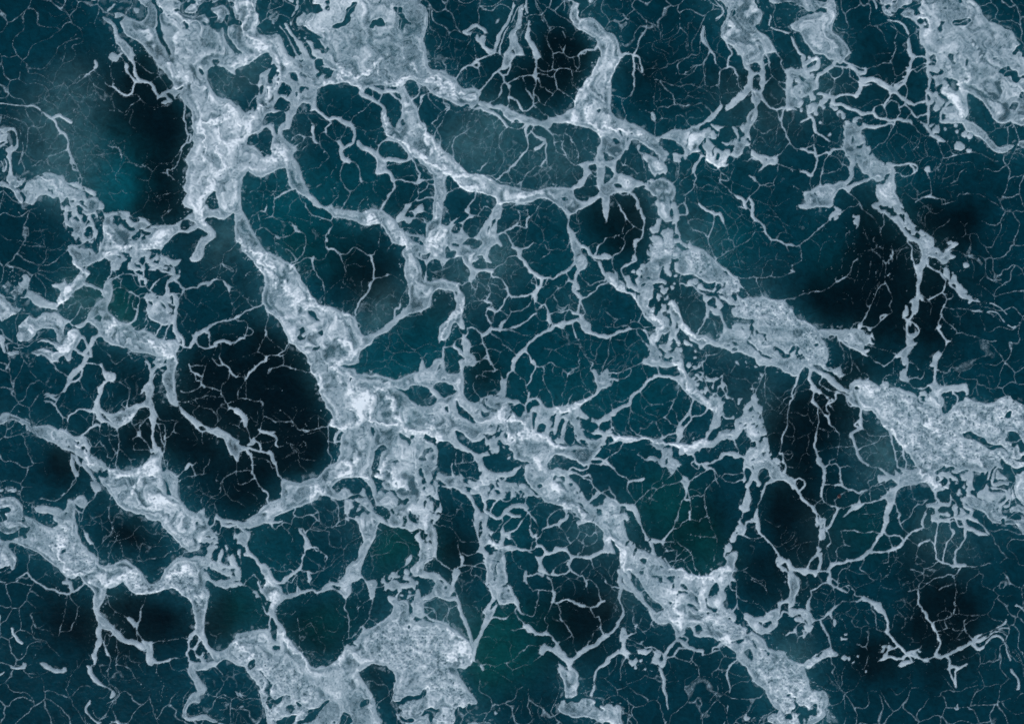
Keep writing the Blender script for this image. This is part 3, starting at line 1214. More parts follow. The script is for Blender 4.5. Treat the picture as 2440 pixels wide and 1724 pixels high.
b2 46 98 48 110 54 120 56 134 50 142
b2 2 78 12 86 24 92 34 102
b2 68 100 74 112 80 123 92 133 108 142
T 1885 491
O mt
P 84 -3 112 -3 116 3 118 8 122 12 128 17 133 22 139 27 145 32 150 37 156 40 162 38 166 36 168 38 164 41 160 44 163 47 167 51 172 52 170 55 164 56 162 62 164 70 163 76 158 70 160 62 154 56 148 54 144 52 142 56 140 62 136 66 135 74 133 80 131 86 129 80 129 70 129 64 130 62 134 60 136 54 136 48 134 43 128 37 122 34 118 31 116 26 112 21 108 16 102 12 98 8 94 8 90 4
H 123 36 128 37 133 42 136 48 135 55 131 61 128 56 126 46
H 144 53 150 55 158 59 164 60 163 63 156 63 150 60 145 58
H 118 22 124 26 130 30 138 34 146 40 150 42 144 40 136 36 126 32 120 26
H 101 5 108 6 114 12 122 20 116 20 110 13 104 9
M.55 94 0 112 0 124 14 142 30 160 40 172 36 174 40 160 48 148 42 130 32 112 20 98 8
s1.8 120 37 124 42 126 52 128 60 130 66
s1 127 45 132 47 136 49
s3.5 144 42 150 48 154 52 158 57
s3 130 64 132 72 131 82 132 90 134 94
s3.5 133 90 131 98 129 106
s2.5 129 106 126 114 122 120 120 126 120 132 124 135
s2 126 121 130 124 132 130 128 134 124 137
s2.5 124 136 122 140 122 146
M.5 116 110 130 96 132 110 126 122 132 134 126 148 120 146
O bp
P 122 146 126 148 120 156 120 164 117 164 114 156 110 156 114 150
s1.5 110 154 104 160
s1 111 154 104 151 94 148 86 146
s1.5 121 147 124 143
P 152 150 154 152 156 155 152 162 152 166 145 166 148 158
s1 156 153 160 146 164 140
s2 162 140 166 139
s1 166 139 168 134 172 131
s1.2 172 131 178 131 186 135
s1.2 172 131 170 127 162 122 157 115
s1.5 157 113 154 120 154 125
s3 153 126 155 125
s1.5 155 112 158 105 160 98 158 92 156 90
s1.2 160 98 166 97
s2 149 93 154 91 158 87 160 83
s1.2 160 83 160 77
s2.5 142 55 143 61
s1.8 143 62 148 65 154 68 157 73 160 77
s1.2 154 68 156 64 163 66
s2 163 76 168 84 174 90 180 95
s2 153 126 157 132
s1 149 128 153 126
s1 136 93 142 98 145 104 145 112
s.8 140 100 136 97
s1 160 92 166 90 168 94 164 97
s1 168 106 174 105 180 107 187 109
s2 180 92 187 98
s.9 170 46 178 48 182 51
s1 186 53 192 55
c3 169 75
c3 181 61
c1 161 52 175 68 168 70 147 41 120 88
s3.5 170 78 174 84
M.5 170 76 178 84 188 96 186 102 178 96 170 86
c2 180 88
O gl
M.35 -6 0 20 -2 36 -2 50 2 52 8 46 14 38 10 30 4 10 2
s1.2 60 0 66 -1
s3 42 10 46 6 50 8
s1.5 40 14 36 18 31 22 26 26 22 31 16 36 10 40 5 41 0 39
s1.2 74 2 78 6 84 10 89 15
s.9 89 16 92 22 93 29
s1 97 12 98 20
s.9 104 37 105 45 107 48 106 52
s2 105 46 106 49
s.7 58 30 58 38 60 46 57 50 54 55
s.6 54 55 46 61 38 64 32 65
s1.2 66 58 63 64 60 70 56 74
s1.8 56 74 50 78 46 80
s.8 56 74 62 74
s1 46 80 42 83 36 86 32 88
s1 -2 96 6 93 14 91 18 91
s1 19 90 22 88
s.8 98 60 98 70 98 78
s1.6 98 78 100 84 102 90
s1.2 102 90 104 98 102 106 104 110 99 114
s1.5 99 114 95 118 90 121 84 126
s1.2 94 82 89 88 86 95 83 102 79 110 74 119
s1.4 80 108 74 119 71 126
s1 86 48 92 53
s.6 74 50 82 46 90 42
s1 68 121 74 122
s1.2 10 57 11 52
s2.5 1 67 3 68
s1 1 61 2 66
c2 81 128
s2 92 115 96 113
M.4 102 52 106 54 104 66 106 76 100 72
M.4 68 6 72 12 64 30 56 22
O rb
P -2 111 6 117 14 119 20 122 25 126 29 131 30 137 34 141 36 146 38 150 39 156 36 163 20 165 16 160 14 154 12 150 6 146 0 140 -2 140
H 24 142 28 141 28 144 24 145
g 4 116 20 122 28 134 34 142 38 152 36 163 18 163 14 152 10 142 2 132
O rq
P 28 129 36 128 42 127 52 128 60 128 65 130 70 130 71 122 74 124 71 132 68 136 60 134 58 136 66 139 72 138 76 142 74 148 76 152 80 156 76 156 70 153 64 149 58 145 52 141 48 137 46 134 40 134 34 137 30 134
H 54 139 62 142 70 146 66 146 58 143
M.5 74 136 84 134 84 148 78 152 74 146
s1 82 156 88 162
s1 48 140 43 145
s1 50 142 54 148 54 160
s1 60 148 62 162
s1.2 40 138 44 136
M.45 -2 134 10 144 14 154 10 164 -2 164
g 0 112 10 118 6 124 0 122
T 125 863
O la
P -60 58 -30 62 -2 68 8 68 15 70 20 75 24 77 27 76 31 75 34 80 38 88 41 94 44 98 50 100 54 105 57 110 62 111 68 110 74 112 82 111 88 109 95 106 98 101 101 96 99 90 104 90 108 88 112 91 112 100 113 108 115 113 122 112 128 115 131 120 130 130 130 136 134 144 138 150 144 154 149 156 154 152 158 152 157 158 152 164 104 164 96 159 88 157 77 154 70 149 66 144 60 137 56 132 52 126 48 120 44 114 38 108 34 103 28 98 22 94 17 92 14 90 9 90 5 87 0 82 -30 76 -60 72
H 101 95 104 92 106 94 104 97 102 98
H 114 118 118 125 122 132 126 139 122 138 118 136 117 130
H 98 118 102 117 110 118 105 119
H 34 90 38 92 36 95
H 16 78 20 77 19 79
H 24 94 30 98 34 102 28 100
s1.2 17 94 20 97 18 104 20 110 24 117
s4.5 20 104 22 112 26 116
s2.5 18 96 20 103
s2 22 98 26 104
s2 23 94 29 105
s1 24 117 26 114 28 111
s1 24 120 20 126
s3 33 106 38 113 42 118
s2 42 118 45 126 47 132
M.5 40 114 46 122 50 132 44 136 41 126
s1.5 47 134 42 142 37 146 34 150 31 156
s1.2 31 156 27 154
s1.2 31 157 31 164
s1.2 27 158 27 164
s1.5 0 144 6 142 11 138 15 134
s1 20 128 24 124
O sw
P 23 144 26 140 31 138 34 139 36 146 33 151 28 150 25 147
P 15 146 17 142 21 143 23 148 22 158 22 165 4 165 2 158 -30 152 -60 146 -60 136 -30 144 2 151 8 152 10 154 14 150
H 11 155 14 155 14 158 12 158
s1.2 60 140 59 148 60 156 60 164
O le
s1.2 2 2 6 9 10 11 16 14
s4 32 2 28 6 26 8
s5 24 9 20 14 17 19
s2 30 4 30 14 24 20
s2.5 18 20 14 26 11 30
s1.5 11 30 6 33 0 34
s1.5 6 34 4 39
s1 30 20 33 27 38 33 40 39
s.8 3 4 4 14 2 24
s2 2 43 5 48 8 53 11 58
s1 11 58 16 59 16 64 15 70
s1 11 60 10 67
s2 16 61 18 56 24 52 29 49 36 50
O lv
P 48 2 52 1 54 6 58 10 62 12 65 11 67 16 63 20 59 20 54 23 52 28 50 34 49 40 50 46 54 49 58 52 64 53 70 51 75 51 80 47 86 44 91 42 96 40 97 36 97 30 93 31 90 34 94 26 99 20 101 15 102 8 107 3 110 -3 114 -3 108 6 105 13 103 20 106 26 104 34 102 42 106 52 107 58 106 64 105 74 106 80 108 87 110 92 105 92 104 84 103 72 102 60 100 50 98 46 90 47 86 52 83 58 79 62 72 65 66 68 62 67 58 64 54 62 50 62 46 54 44 50 42 48 44 42 47 34 48 26 54 20 56 18 54 12 52 6
H 91 36 94 30 96 29 97 34 96 39 92 40
H 50 51 54 53 58 58 62 64 56 60 52 56
H 72 47 75 45 76 50 73 52
H 98 24 100 23 101 24
s1.5 42 2 48 2
s2.5 44 50 40 50 36 50
s1.2 43 52 44 58 42 64
s2.2 46 65 40 67 36 71 30 76
s1.5 50 54 47 60 52 62
s1.2 34 78 38 82 40 88
s1.5 67 68 68 76 69 84 67 92 66 100 66 106 68 110
s1 68 90 72 92 76 96 81 101
s1 82 62 86 68 89 74
s3 89 72 90 75
s1.5 89 74 94 80 98 85 100 90
s1 91 73 90 67 94 63 100 58
s1 89 63 92 63 96 61
s1 84 78 84 84 86 91 96 91 99 92
s1 88 76 84 78
s1 49 66 48 74 49 80 46 86
s1 48 88 44 88
s1 54 86 57 92 58 98
s1 60 74 64 76 68 75
s.8 58 64 60 78 62 86 65 94
s1.2 62 98 60 106 59 110
s1 82 106 83 112
s1 88 102 92 108
s1.5 78 46 78 40 80 36
s1 80 36 80 28
s1.2 78 26 81 27
s1.2 72 43 74 47
s.8 61 24 62 34 61 44
s.6 68 22 76 17 82 16
s1.2 102 34 105 46 110 58 114 60
s1 114 64 109 63
s1 103 18 108 12 112 8
s1.5 116 66 117 74 116 84 115 94
s1.2 111 70 113 80 115 88
s1 117 80 122 76 126 73 132 73
s1 114 60 120 60
s1 113 95 116 104 120 112
s1 120 104 120 110
O ll
P 120 -3 129 -3 128 6 128 14 128 22 127 30 128 38 130 44 128 46 124 44 120 40 118 32 116 24 115 14 117 11 120 8
s2.5 96 -1 100 2 100 6
s1 96 2 93 8 88 12
s2 112 4 118 3
O st
P 130 45 134 48 138 52 142 56 146 58 150 60 156 63 160 66 166 69 172 68 177 71 182 75 187 80 194 84 194 102 188 96 184 92 180 86 176 80 172 78 166 74 160 72 154 71 150 68 144 62 138 58 134 53
H 152 67 156 65 160 69 160 71 155 70
s1 157 72 155 80 157 85
s.8 130 60 127 66
s1 131 41 138 42 144 41
s.8 144 41 150 37 156 35
s1.2 132 28 134 31 142 31 148 28 152 27
s1.8 132 29 134 30
s2 155 23 158 26
s1.2 158 26 166 26 172 28
s1.2 155 22 156 12 158 4 152 3
s1 176 28 178 22 184 16 184 8
s1.2 176 28 178 36 182 44 184 48
s2.5 186 47 190 50
s1.2 184 48 180 51
s.8 150 46 145 52 148 58
s1.8 142 2 144 8 149 11
s1.5 150 18 152 19
s1.5 168 -1 174 4
s2 177 0 182 4 185 10 190 15
s1 162 33 170 35
s1 188 40 192 38
s1 184 63 188 65
s1.5 133 118 138 112
s3 139 112 142 106
s1.5 142 106 146 107 149 103
s1.5 146 110 150 118
s1.2 158 110 162 106 164 100
s.8 131 124 138 121 148 118 156 117 162 116
s1.2 192 112 184 117 178 121 174 126 173 134 166 138
s.9 166 138 162 143 158 150
s1 155 142 156 150 158 152
s1.2 168 157 174 160 178 164
s.8 150 133 144 137 139 142
s.6 148 122 154 130 164 138
s.6 182 152 182 164
b1.5 90 58 76 60 70 62
b2 100 112 104 106 108 108 108 112 104 113
b2 98 116 92 122 86 130 83 140
b3 104 140 112 146 118 144
b3 62 110 72 116 86 114 98 104
b1.5 24 84 34 94 40 106
T 565 863
O cc
P 74 -3 104 -3 106 3 114 6 121 6 124 11 130 13 132 10 136 13 142 13 145 11 149 14 156 16 161 17 165 18 172 16 178 13 184 11 190 9 196 6 196 21 188 23 180 25 177 29 172 28 166 25 162 24 166 27 172 32 178 38 184 42 188 46 196 44 196 165 146 165 140 155 142 150 146 146 142 138 139 131 135 125 130 119 124 117 118 119 112 119 106 124 100 128 94 134 86 137 84 142 80 143 74 146 66 148 58 150 50 155 38 160 26 162 14 164 12 162 22 156 28 149 34 145 42 143 46 140 46 130 47 122 50 121 56 123 64 125 72 122 78 120 84 118 90 113 95 108 98 106 104 104 108 96 107 90 108 84 110 78 112 73 105 68 100 66 96 65 99 60 100 54 94 48 91 40 88 33 85 25 82 18 78 10 76 4
H 93 2 95 2 95 10 93 12 93 6
H 118 15 122 16 119 20 117 21
H 142 92 148 87 152 85 158 90 152 92 150 97 148 104 147 112 144 118 148 122 150 128 156 132 160 133 156 136 150 134 145 131 142 124 140 119 142 113 140 108 142 102
H 139 67 143 68 144 72 141 78 139 73
H 167 72 172 75 178 78 182 82 180 88 176 82 170 80
H 131 127 136 130 140 136 142 142 138 139 134 133
H 178 156 190 158 196 162 196 166 182 166
H 141 152 148 148 156 152 160 160 156 163 148 160
H 104 100 108 94 107 90 104 96 100 106 98 108
H 185 124 188 126 186 128
O cd
P 86 138 92 134 99 131 104 138 110 132 116 132 118 136 126 136 130 130 134 138 138 144 142 150 140 156 132 150 126 144 118 140 112 142 104 144 98 140 92 138
H 115 140 124 137 132 138 134 140 126 140 118 142
M.5 112 144 126 142 136 146 142 154 140 165 116 165 112 156
s1.5 98 142 104 148 106 154 106 164
s1.2 112 144 115 154 116 160
s1.5 60 152 58 156 66 160 76 158 82 164
s1.2 78 144 78 150 84 156 76 158
s3 104 74 112 66 106 62
s1.5 95 64 94 74 95 86 95 94 98 98 97 106
s1.3 96 82 104 82 110 80
s1.3 95 66 88 68 78 70 70 70 64 68 58 62 52 62 47 62
s1 46 51 51 56 56 61
s1.2 47 62 40 62 34 59 28 57 26 61
s.8 27 57 27 46 24 40
s1.2 30 10 34 7 42 6 50 4 56 5 64 7 72 10 76 10
s.8 38 6 30 11
s2 30 -1 24 0 20 4 14 10 11 16
s1 10 17 8 12 2 12
s1 0 15 9 17 9 30
s1 9 19 4 25 1 30
s1.2 49 0 48 4
s.7 28 28 36 27 45 26 46 30
s1 10 38 18 39 26 40
s1.2 70 72 74 71
s.9 52 85 58 85 64 86 68 83 72 86
s.8 58 92 64 93 70 92
s.6 70 67 76 60 82 54
O st
P -2 47 5 51 9 55 11 60 10 66 8 68 7 60 3 55 -2 52
s1.3 10 66 11 72 13 78
s1 8 60 3 64 2 68 6 71
O sx
P 21 69 26 70 33 71 40 71 36 73 40 76 41 80 36 76 30 73 24 72
P 10 86 16 80 20 79 18 84 14 86
s3 0 85 4 88 10 90
s2.5 10 90 12 94 15 96
s2 12 89 18 91 24 93
s2 24 84 26 88 26 92 32 95
s3.5 35 95 37 100 38 104
s2 40 104 42 110 44 116 47 121
s2.5 -2 92 6 91
s1.8 15 96 16 104 15 112 16 117 20 122
s1.5 20 122 24 130 28 134
s2 28 134 32 138 32 142
s1 15 113 8 112 0 113
s1 16 98 24 100 32 102 36 108
s1.2 1 125 8 125
s2 40 85 42 88
s1 18 78 24 73
s.8 28 83 34 82
s1 0 104 1 100
s.7 0 118 2 126
b4 120 30 128 28 134 36 128 42
b3 118 50 126 44 130 52 124 62 116 68
b2 142 28 152 29 158 36 162 46 166 56 172 66 178 74 188 76 196 74
b2 138 38 142 50 142 60 147 66
b3 100 60 108 64 116 68
b2 108 118 114 112 120 104 122 103
b2 124 117 134 116 138 119
b2 76 6 84 20 90 34
b2 80 140 86 134 80 130
b2 148 120 152 110 156 100
b2 104 22 108 12 100 4
b1.5 156 110 166 120 174 128 180 134
b1.5 150 62 156 66 164 62
T 1005 863
O cc
P -2 8 4 7 10 4 14 -3 22 -3 24 4 28 8 34 12 40 10 40 4 38 -3 46 -3 44 4 43 12 44 20 43 28 44 34 48 40 54 43 58 41 62 38 70 36 78 36 86 36 92 38 100 40 106 44 108 40 112 38 120 38 126 43 132 46 140 45 148 46 156 44 162 40 168 38 174 36 180 30 182 24 181 16 178 10 180 6 183 12 186 15 190 10 194 6 194 26 186 28 180 34 176 38 180 42 184 46 178 40 172 40 166 44 164 48 170 54 178 58 184 60 190 55 194 54 194 60 188 62 184 66 188 72 194 74 194 86 186 88 180 90 172 87 164 84 160 78 158 84 150 84 142 83 138 80 134 76 136 82 142 85 150 87 158 86 168 88 178 90 186 90 182 95 174 102 168 108 160 100 154 100 148 96 140 96 134 102 130 108 136 112 142 110 150 112 160 114 152 118 160 126 168 134 172 144 180 152 186 158 194 160 194 165 170 165 158 156 148 150 138 146 130 144 126 140 120 134 112 128 106 118 108 108 112 104 104 102 96 98 94 92 88 90 84 88 82 82 84 76 82 68 78 64 72 66 66 70 66 76 60 82 52 82 46 78 40 72 36 76 38 82 46 88 52 92 60 94 66 92 72 88 70 80 78 84 80 88 74 94 66 96 62 98 64 106 70 114 78 116 86 114 94 112 100 108 104 106 98 114 92 118 84 118 78 122 72 126 66 128 62 120 60 108 56 100 50 94 42 92 34 88 28 82 20 81 14 84 16 92 14 102 18 112 16 124 17 132 18 140 20 150 20 156 16 164 -2 164
H 11 26 16 22 22 20 30 22 32 26 36 30 30 33 26 36 20 37 16 32
H -2 24 4 26 10 30 14 36 16 42 10 44 -2 46
H 35 38 38 42 44 48 50 52 54 57 57 61 52 62 46 58 40 54 37 48
H 5 53 14 53 12 55 7 55
H 66 39 69 38 68 42
H 75 43 81 42 81 44 76 45
H 61 49 66 51 72 51 70 55 65 56
H 90 42 96 46 102 43 106 46 104 54 100 56 96 52
H 108 44 112 40 118 40 123 44 116 46 112 50 108 52
H 114 52 118 51 120 54 118 62 117 72 115 66
H 120 70 122 64 126 62 129 65 126 72 121 73
H 144 58 148 60 147 68 140 78 134 80 140 72 142 64
H 152 60 158 66 160 76 156 84 148 84 146 76 150 70
H 132 74 134 70 137 72 138 77 133 78
H 164 58 172 60 180 62 184 66 178 72 168 68 165 64
H 167 71 176 73 186 74 187 78 178 80 170 76
H 164 80 170 80 174 86 168 86
H 153 92 160 90 160 93 155 93
H 130 92 133 91 133 95
H 24 46 28 44 28 50 25 50
M.45 66 70 78 64 84 74 80 90 96 96 96 104 84 96 70 90 64 82
M.4 2 88 14 86 16 110 4 112
H 14 14 18 2 20 2 18 8
H 25 4 32 6 34 10 28 10 24 8
H 22 16 24 14 26 16 22 18
H 35 72 40 72 46 76 52 82 56 86 54 90 46 88 40 84 37 78
H 16 82 24 81 30 86 36 94 38 104 32 104 26 96 20 88
H 36 92 42 95 42 104 36 104
H 44 96 52 94 54 98 48 104 44 102
H 35 106 44 104 54 104 62 106 64 114 60 118 50 118 42 120 38 112
H 64 96 72 96 80 98 84 106 86 112 78 116 72 114 68 108 64 100
H 131 110 136 102 138 96 147 97 146 104 140 110 134 112
H 136 120 144 121 148 120 142 119
H 138 124 145 124 142 126
H 152 125 156 125 156 129 153 128
H 160 132 163 134 161 136
s1.2 36 93 35 104 38 112 40 122
s1.2 42 95 43 104
s1.2 36 105 46 104 54 102 55 97
s3 55 98 60 104 62 112
s2 40 118 42 124
s1.2 45 120 52 119 60 122 66 118
s1 0 40 6 37
s2 128 82 134 78
s1.3 148 74 147 80 150 84
O cb
P 14 116 18 114 24 118 32 120 36 124 40 128 46 132 52 136 54 144 56 150 60 156 64 158 68 160 66 164 56 164 54 154 50 142 46 136 38 132 30 126 20 122
s2 30 110 34 120 40 126 48 127 56 128
s2 20 128 30 130 40 128
s1 28 128 32 134 34 142 36 148 40 152
s1.5 42 126 52 126 62 122
s4.5 66 126 70 122
s3 64 138 66 148 64 154 70 158 78 162
s3 66 142 70 140
s1.8 82 124 83 132 80 140 76 148 73 152
s1.5 82 140 86 144 92 142 95 136
s1 96 132 92 140
s4 88 154 94 150 102 148 108 150
H 96 155 102 154 102 160 97 159
s3 82 160 88 156 94 160 102 160
s1.5 108 152 114 158 118 162
s1.2 107 148 108 140 111 137
s1.2 116 152 121 146 126 145
s2 108 130 112 136 118 138 124 138
M.5 76 128 96 124 108 128 112 136 124 140 130 146 120 144 108 136 92 134
s2 98 132 106 131
s1.5 130 162 136 156 142 152 148 152
s2.5 150 150 151 158 148 164
s1.2 154 152 158 160
s1 20 156 30 158
s1.2 104 165 110 158
c2 64 132 73 137 74 124
s2 80 118 86 116 88 120
O cv
s1.5 178 0 176 6 180 12 182 16
s1.5 190 0 187 10
s2 95 -2 95 6
s2 95 6 90 12 87 17
P 83 18 88 16 89 22 87 30 86 34 82 36 80 32 82 24
s1.2 95 7 99 12 106 17 108 24 110 30 112 34
s2 112 32 110 38 107 44 107 52
s2 116 -2 118 4 115 12 113 20
s1.3 118 4 124 4 128 7 127 14 128 24 132 30 134 34
s1 128 26 122 30 120 34
s1.2 133 0 140 4 144 6
s1.2 136 7 137 12
s1 163 0 164 4 158 7 152 14 150 18 149 26 146 34 146 42
s1 158 8 156 12
s.8 170 14 166 22
s1 172 30 168 34
s1.5 156 34 152 40
s1.2 73 -1 77 6 81 8 83 12
s1.2 78 8 70 10 64 10
s1 54 20 55 28 57 32
s1 75 18 77 26 74 30 70 31
s.8 58 14 66 14 72 18
s1 82 33 76 34
O rg
s1.5 168 120 176 122 178 128 182 132
s1.5 182 132 188 136 194 141
s1 176 132 176 136
s2 172 106 176 100 182 100
s1.5 176 104 184 106 194 107
s2 156 108 164 112 172 110 174 104
s2 160 116 168 118 174 116
s2.5 180 136 174 144
s3 174 144 178 150 186 150
s1.5 178 140 182 138
s1 178 122 176 118
s1.5 188 133 194 132
H 160 143 166 146 170 150 166 150
H 166 150 172 154 176 158 170 156
b3 92 80 100 76 110 76 122 74 130 78 138 84 146 88
b3 0 74 6 80 10 78 20 78
b2 88 58 100 58 106 64 112 72
b2 80 58 84 48
b2 140 48 150 54 160 46 170 38
b2 140 146 150 150 160 152 172 162
b3 118 104 122 106
b3 136 128 138 130
b2 6 70 10 60 12 68
T 1445 863
O cv
s1.8 -2 11 6 11 12 11
s1.3 12 11 20 8 28 4 34 2 38 -1
s2.5 0 8 0 18
s2.5 7 18 12 19
s1.2 12 18 20 16 26 10
s1.2 0 26 4 25
s1 6 43 10 41 16 41 21 38
s4 40 -2 52 1 58 -1
s1.8 52 2 53 8 55 12
s1 37 2 38 8
O ra
s2.5 -2 55 4 53 8 51
s4 4 54 8 53
s2.8 8 51 14 47 20 44 24 43
s3 24 43 25 38 29 34 34 31
s2.5 34 31 37 26 41 20 46 16 51 14
s3.2 51 13 57 13 63 14 69 16
P 73 -3 79 -3 80 4 82 10 86 15 91 20 93 26 98 32 104 38 110 38 117 36 119 40 117 44 118 50 120 54 126 57 132 56 132 58 124 58 119 55 119 62 117 66 110 69 107 72 104 78 102 80 103 74 106 68 110 62 111 54 108 48 104 46 98 43 92 39 86 34 80 28 76 23 71 19 66 16 72 15 75 12 75 6
s1.8 104 46 101 51 96 54 92 55 88 56
s2 90 40 88 47 86 52
s2.5 86 52 82 56 78 60 76 65
s1.8 87 54 88 59 85 65
O re
P 74 66 81 67 80 73 79 77 74 82 72 82 75 76 73 72
s1.2 73 66 68 65 64 61 60 58
s1 60 58 56 60 48 61 40 57 32 53 26 51 24 46
s1.2 24 46 24 54 24 60 24 66 27 70 31 74
s1.2 31 74 36 75
s1 42 40 47 43 52 44 58 43 63 41
s1.2 74 24 75 29 72 36 70 40 69 46 65 53
s.9 73 54 73 60
s1 42 66 44 63 46 63
s1.2 53 66 56 71
s1 35 68 34 72
s2 60 78 66 75 72 73
s2 57 79 60 77
s1 80 75 85 79 89 82
P 5 73 10 76 18 76 26 76 34 77 40 76 46 77 54 79 58 80 62 84 68 83 74 83 82 84 88 85 92 82 98 80 104 80 110 82 114 76 118 74 122 72 130 72 136 71 140 73 134 75 126 76 120 80 114 86 108 88 100 88 96 92 96 95 94 91 88 95 80 98 77 100 77 106 78 110 74 108 71 110 70 115 68 117 64 113 63 108 58 108 54 104 48 102 42 103 39 102 42 100 48 99 54 101 60 99 56 94 58 92 52 90 48 86 48 82 42 79 38 79 32 81 26 82 20 83 12 82 6 84 0 87 -2 86 4 83 8 80 4 76 -2 80 -2 74
s3 0 72 6 70
s1.5 3 55 4 64 4 68
s1 6 68 12 74
s1.5 31 96 36 99
s1.5 5 97 12 93
s2 118 75 124 75 128 78
M.55 54 90 64 92 66 100 56 104
O rf
P 134 59 138 56 141 52 142 48 146 44 150 40 152 34 154 32 156 37 160 41 163 44 161 48 158 54 154 60 150 66 146 68 142 70 140 74 136 75 134 70 133 64
H 146 48 150 46 151 49 147 51
H 148 58 151 57 150 60
H 152 47 156 44 158 42 156 46
H 138 61 140 63 139 64
M.55 150 60 160 58 164 66 162 78 168 90 176 98 166 96 158 84 152 72
M.55 116 70 130 70 140 74 130 80 118 80
s2 132 56 128 58
s1.5 161 46 160 54 163 62
s1.2 163 44 166 40 165 30 165 16 164 8
s1.2 154 32 157 24 161 16 164 10
s1 166 42 172 46 178 46 183 41 187 36 192 34
s1.5 190 44 189 56 188 66
s1.8 188 66 184 74 182 84
s1.2 182 84 180 94
s1.2 152 32 152 22
s1.5 145 72 147 77 152 80
s1.5 152 74 156 82 158 88
s2 158 86 164 90 168 96
O gk
P 149 90 154 88 156 92 152 98 158 99 150 100 152 104 158 104 164 102 170 103 176 105 180 110 182 116 188 118 194 126 194 132 188 125 184 122 178 122 172 125 166 128 164 134 160 142 157 150 157 158 159 165 153 165 154 156 157 148 160 138 163 132 166 126 170 122 171 118 168 114 162 111 158 112 156 118 158 123 161 127 158 130 155 124 152 122 150 126 148 130 150 136 151 142 148 150 148 154 142 155 139 149 143 146 144 138 146 132 144 128 148 120 150 114 147 110 144 110 142 114 144 120 142 124 141 116 142 106 144 100 140 98 134 100 130 98 124 97 121 100 118 98 120 94 126 94 132 94 138 96 144 96
H 151 100 156 99 162 102 156 104 152 103
H 158 114 162 110 168 114 170 120 164 124 159 120
H 150 104 152 108 151 112
s1.5 142 155 140 162
s2.2 119 100 114 102 108 105
s2 108 105 100 105 96 106
s4 100 106 104 110
s2 104 110 110 110 112 113
s1.2 112 112 116 118 121 121 126 124
s1.2 112 114 114 122 118 130
s2 88 95 92 102 96 106
s1.5 88 105 92 110 96 110
s1.5 102 114 98 116 95 118
s1.2 124 115 132 116 138 114
s1.5 134 124 141 120
s1.5 132 76 134 86 136 92
s1.2 126 76 132 80 135 86
s1.8 182 94 184 102 187 110
s1.5 180 112 188 118 192 122
M.5 160 90 176 98 186 108 186 120 180 112 168 102
O ri
s1.2 72 110 76 115 79 118
P 79 117 84 119 86 124 85 129 83 132 81 128 78 124 75 124 79 121
H 80 121 82 121 81 123
s1.5 84 131 85 138
s1 86 140 88 146 89 152 88 158 87 164
s1.8 88 154 87 163
s1.3 77 148 76 158 73 164
s2 81 141 82 142
s1.2 110 124 106 130 102 136 102 144 104 152 105 158
s1.2 94 138 98 140 101 138
s1.2 106 160 98 162
s1.2 66 127 58 129 52 132
s1.3 50 130 44 132 38 138 33 142 29 147
s1 58 124 63 121 68 117
s2.5 -2 103 4 108 7 110
s1.5 7 110 12 115 18 118 22 121 23 125 21 130
s2.5 35 122 38 120
s1.5 2 128 3 133 8 139
s2 -2 142 8 142 14 147 20 148
P 14 148 22 148 28 148 32 152 34 158 35 166 32 166 30 158 26 154 22 154 20 150
P -2 143 6 144 12 147 15 152 14 158 20 156 24 160 22 166 -2 166
g 0 146 12 150 14 160 0 162
s1 24 135 28 142
s1 40 144 46 140
c3 86 2
c2 93 14 91 5 112 32 99 30 121 24 90 17
c1 95 24 103 16 158 17 160 14
s1.5 96 0 94 6
s1.2 88 8 85 12
s1.2 100 0 99 14
s1.2 104 24 108 31 114 32
s1.2 120 14 119 22 116 26
s1.5 124 24 124 30
M.3 92 0 120 6 124 34 104 38 94 26 88 10
M.3 134 0 164 0 162 20 150 30 146 10
M.25 118 34 140 36 142 50 124 56 118 46
O ro
P 168 -3 180 5 186 10 194 13 194 -3
b2 74 4 80 12 84 22 92 32 104 44 114 50
b2 12 78 26 78 40 77 54 82 70 86 90 86 104 82
T 1885 863
O ro
P -2 12 4 13 10 9 14 5 12 2 6 0 -2 -2
O rb
P 14 -3 22 4 30 10 38 14 44 18 50 22 56 27 62 30 60 26 62 22 68 19 78 19 86 22 90 25 94 22 100 19 102 22 101 26 108 26 114 28 122 30 128 32 131 37 131 41 138 44 144 40 149 42 151 46 155 46 157 52 160 54 166 50 172 44 180 40 190 37 200 38 200 150 188 150 178 140 176 138 180 132 174 128 168 131 160 131 157 128 152 134 148 131 142 126 136 120 132 112 128 106 124 98 120 90 115 84 110 80 106 76 101 71 97 66 92 58 88 53 84 50 78 50 70 46 64 44 60 40 62 36 66 38 60 34 54 30 46 26 38 20 30 14 22 8 12 2
H 66 26 70 25 71 28 67 29
H 120 34 123 33 123 36 121 36
H 180 57 183 57 182 62
H 166 60 170 58 169 62
H 178 74 186 71 190 76 184 82
H 152 118 156 122 150 124
H 164 118 170 121 176 126 172 130 166 126
H 88 37 90 37 89 39
g 72 22 100 22 122 32 130 42 150 46 158 56 180 42 192 40 192 96 180 106 166 108 150 112 138 108 128 96 116 80 104 66 98 52 88 40 76 32
O rb
P 22 -3 33 -1 36 5 41 5 42 9 38 10 33 7 28 3 23 1
P 43 7 48 5 52 8 53 12 56 13 52 15 46 14 43 11
g 22 -2 54 8 54 14 42 14 34 8
O rr
P 149 -3 152 -3 152 8 150 16 152 22 158 24 168 24 176 23 182 22 184 28 182 34 180 34 180 28 174 30 168 30 160 31 156 34 159 38 159 43 155 47 150 46 148 42 146 36 147 28 144 25 147 18 150 8 148 2
s1.8 170 33 173 37 172 42
s1.8 138 27 142 24 147 22
M.5 132 32 144 30 148 40 140 44 134 40
s1.2 120 20 126 25 132 28
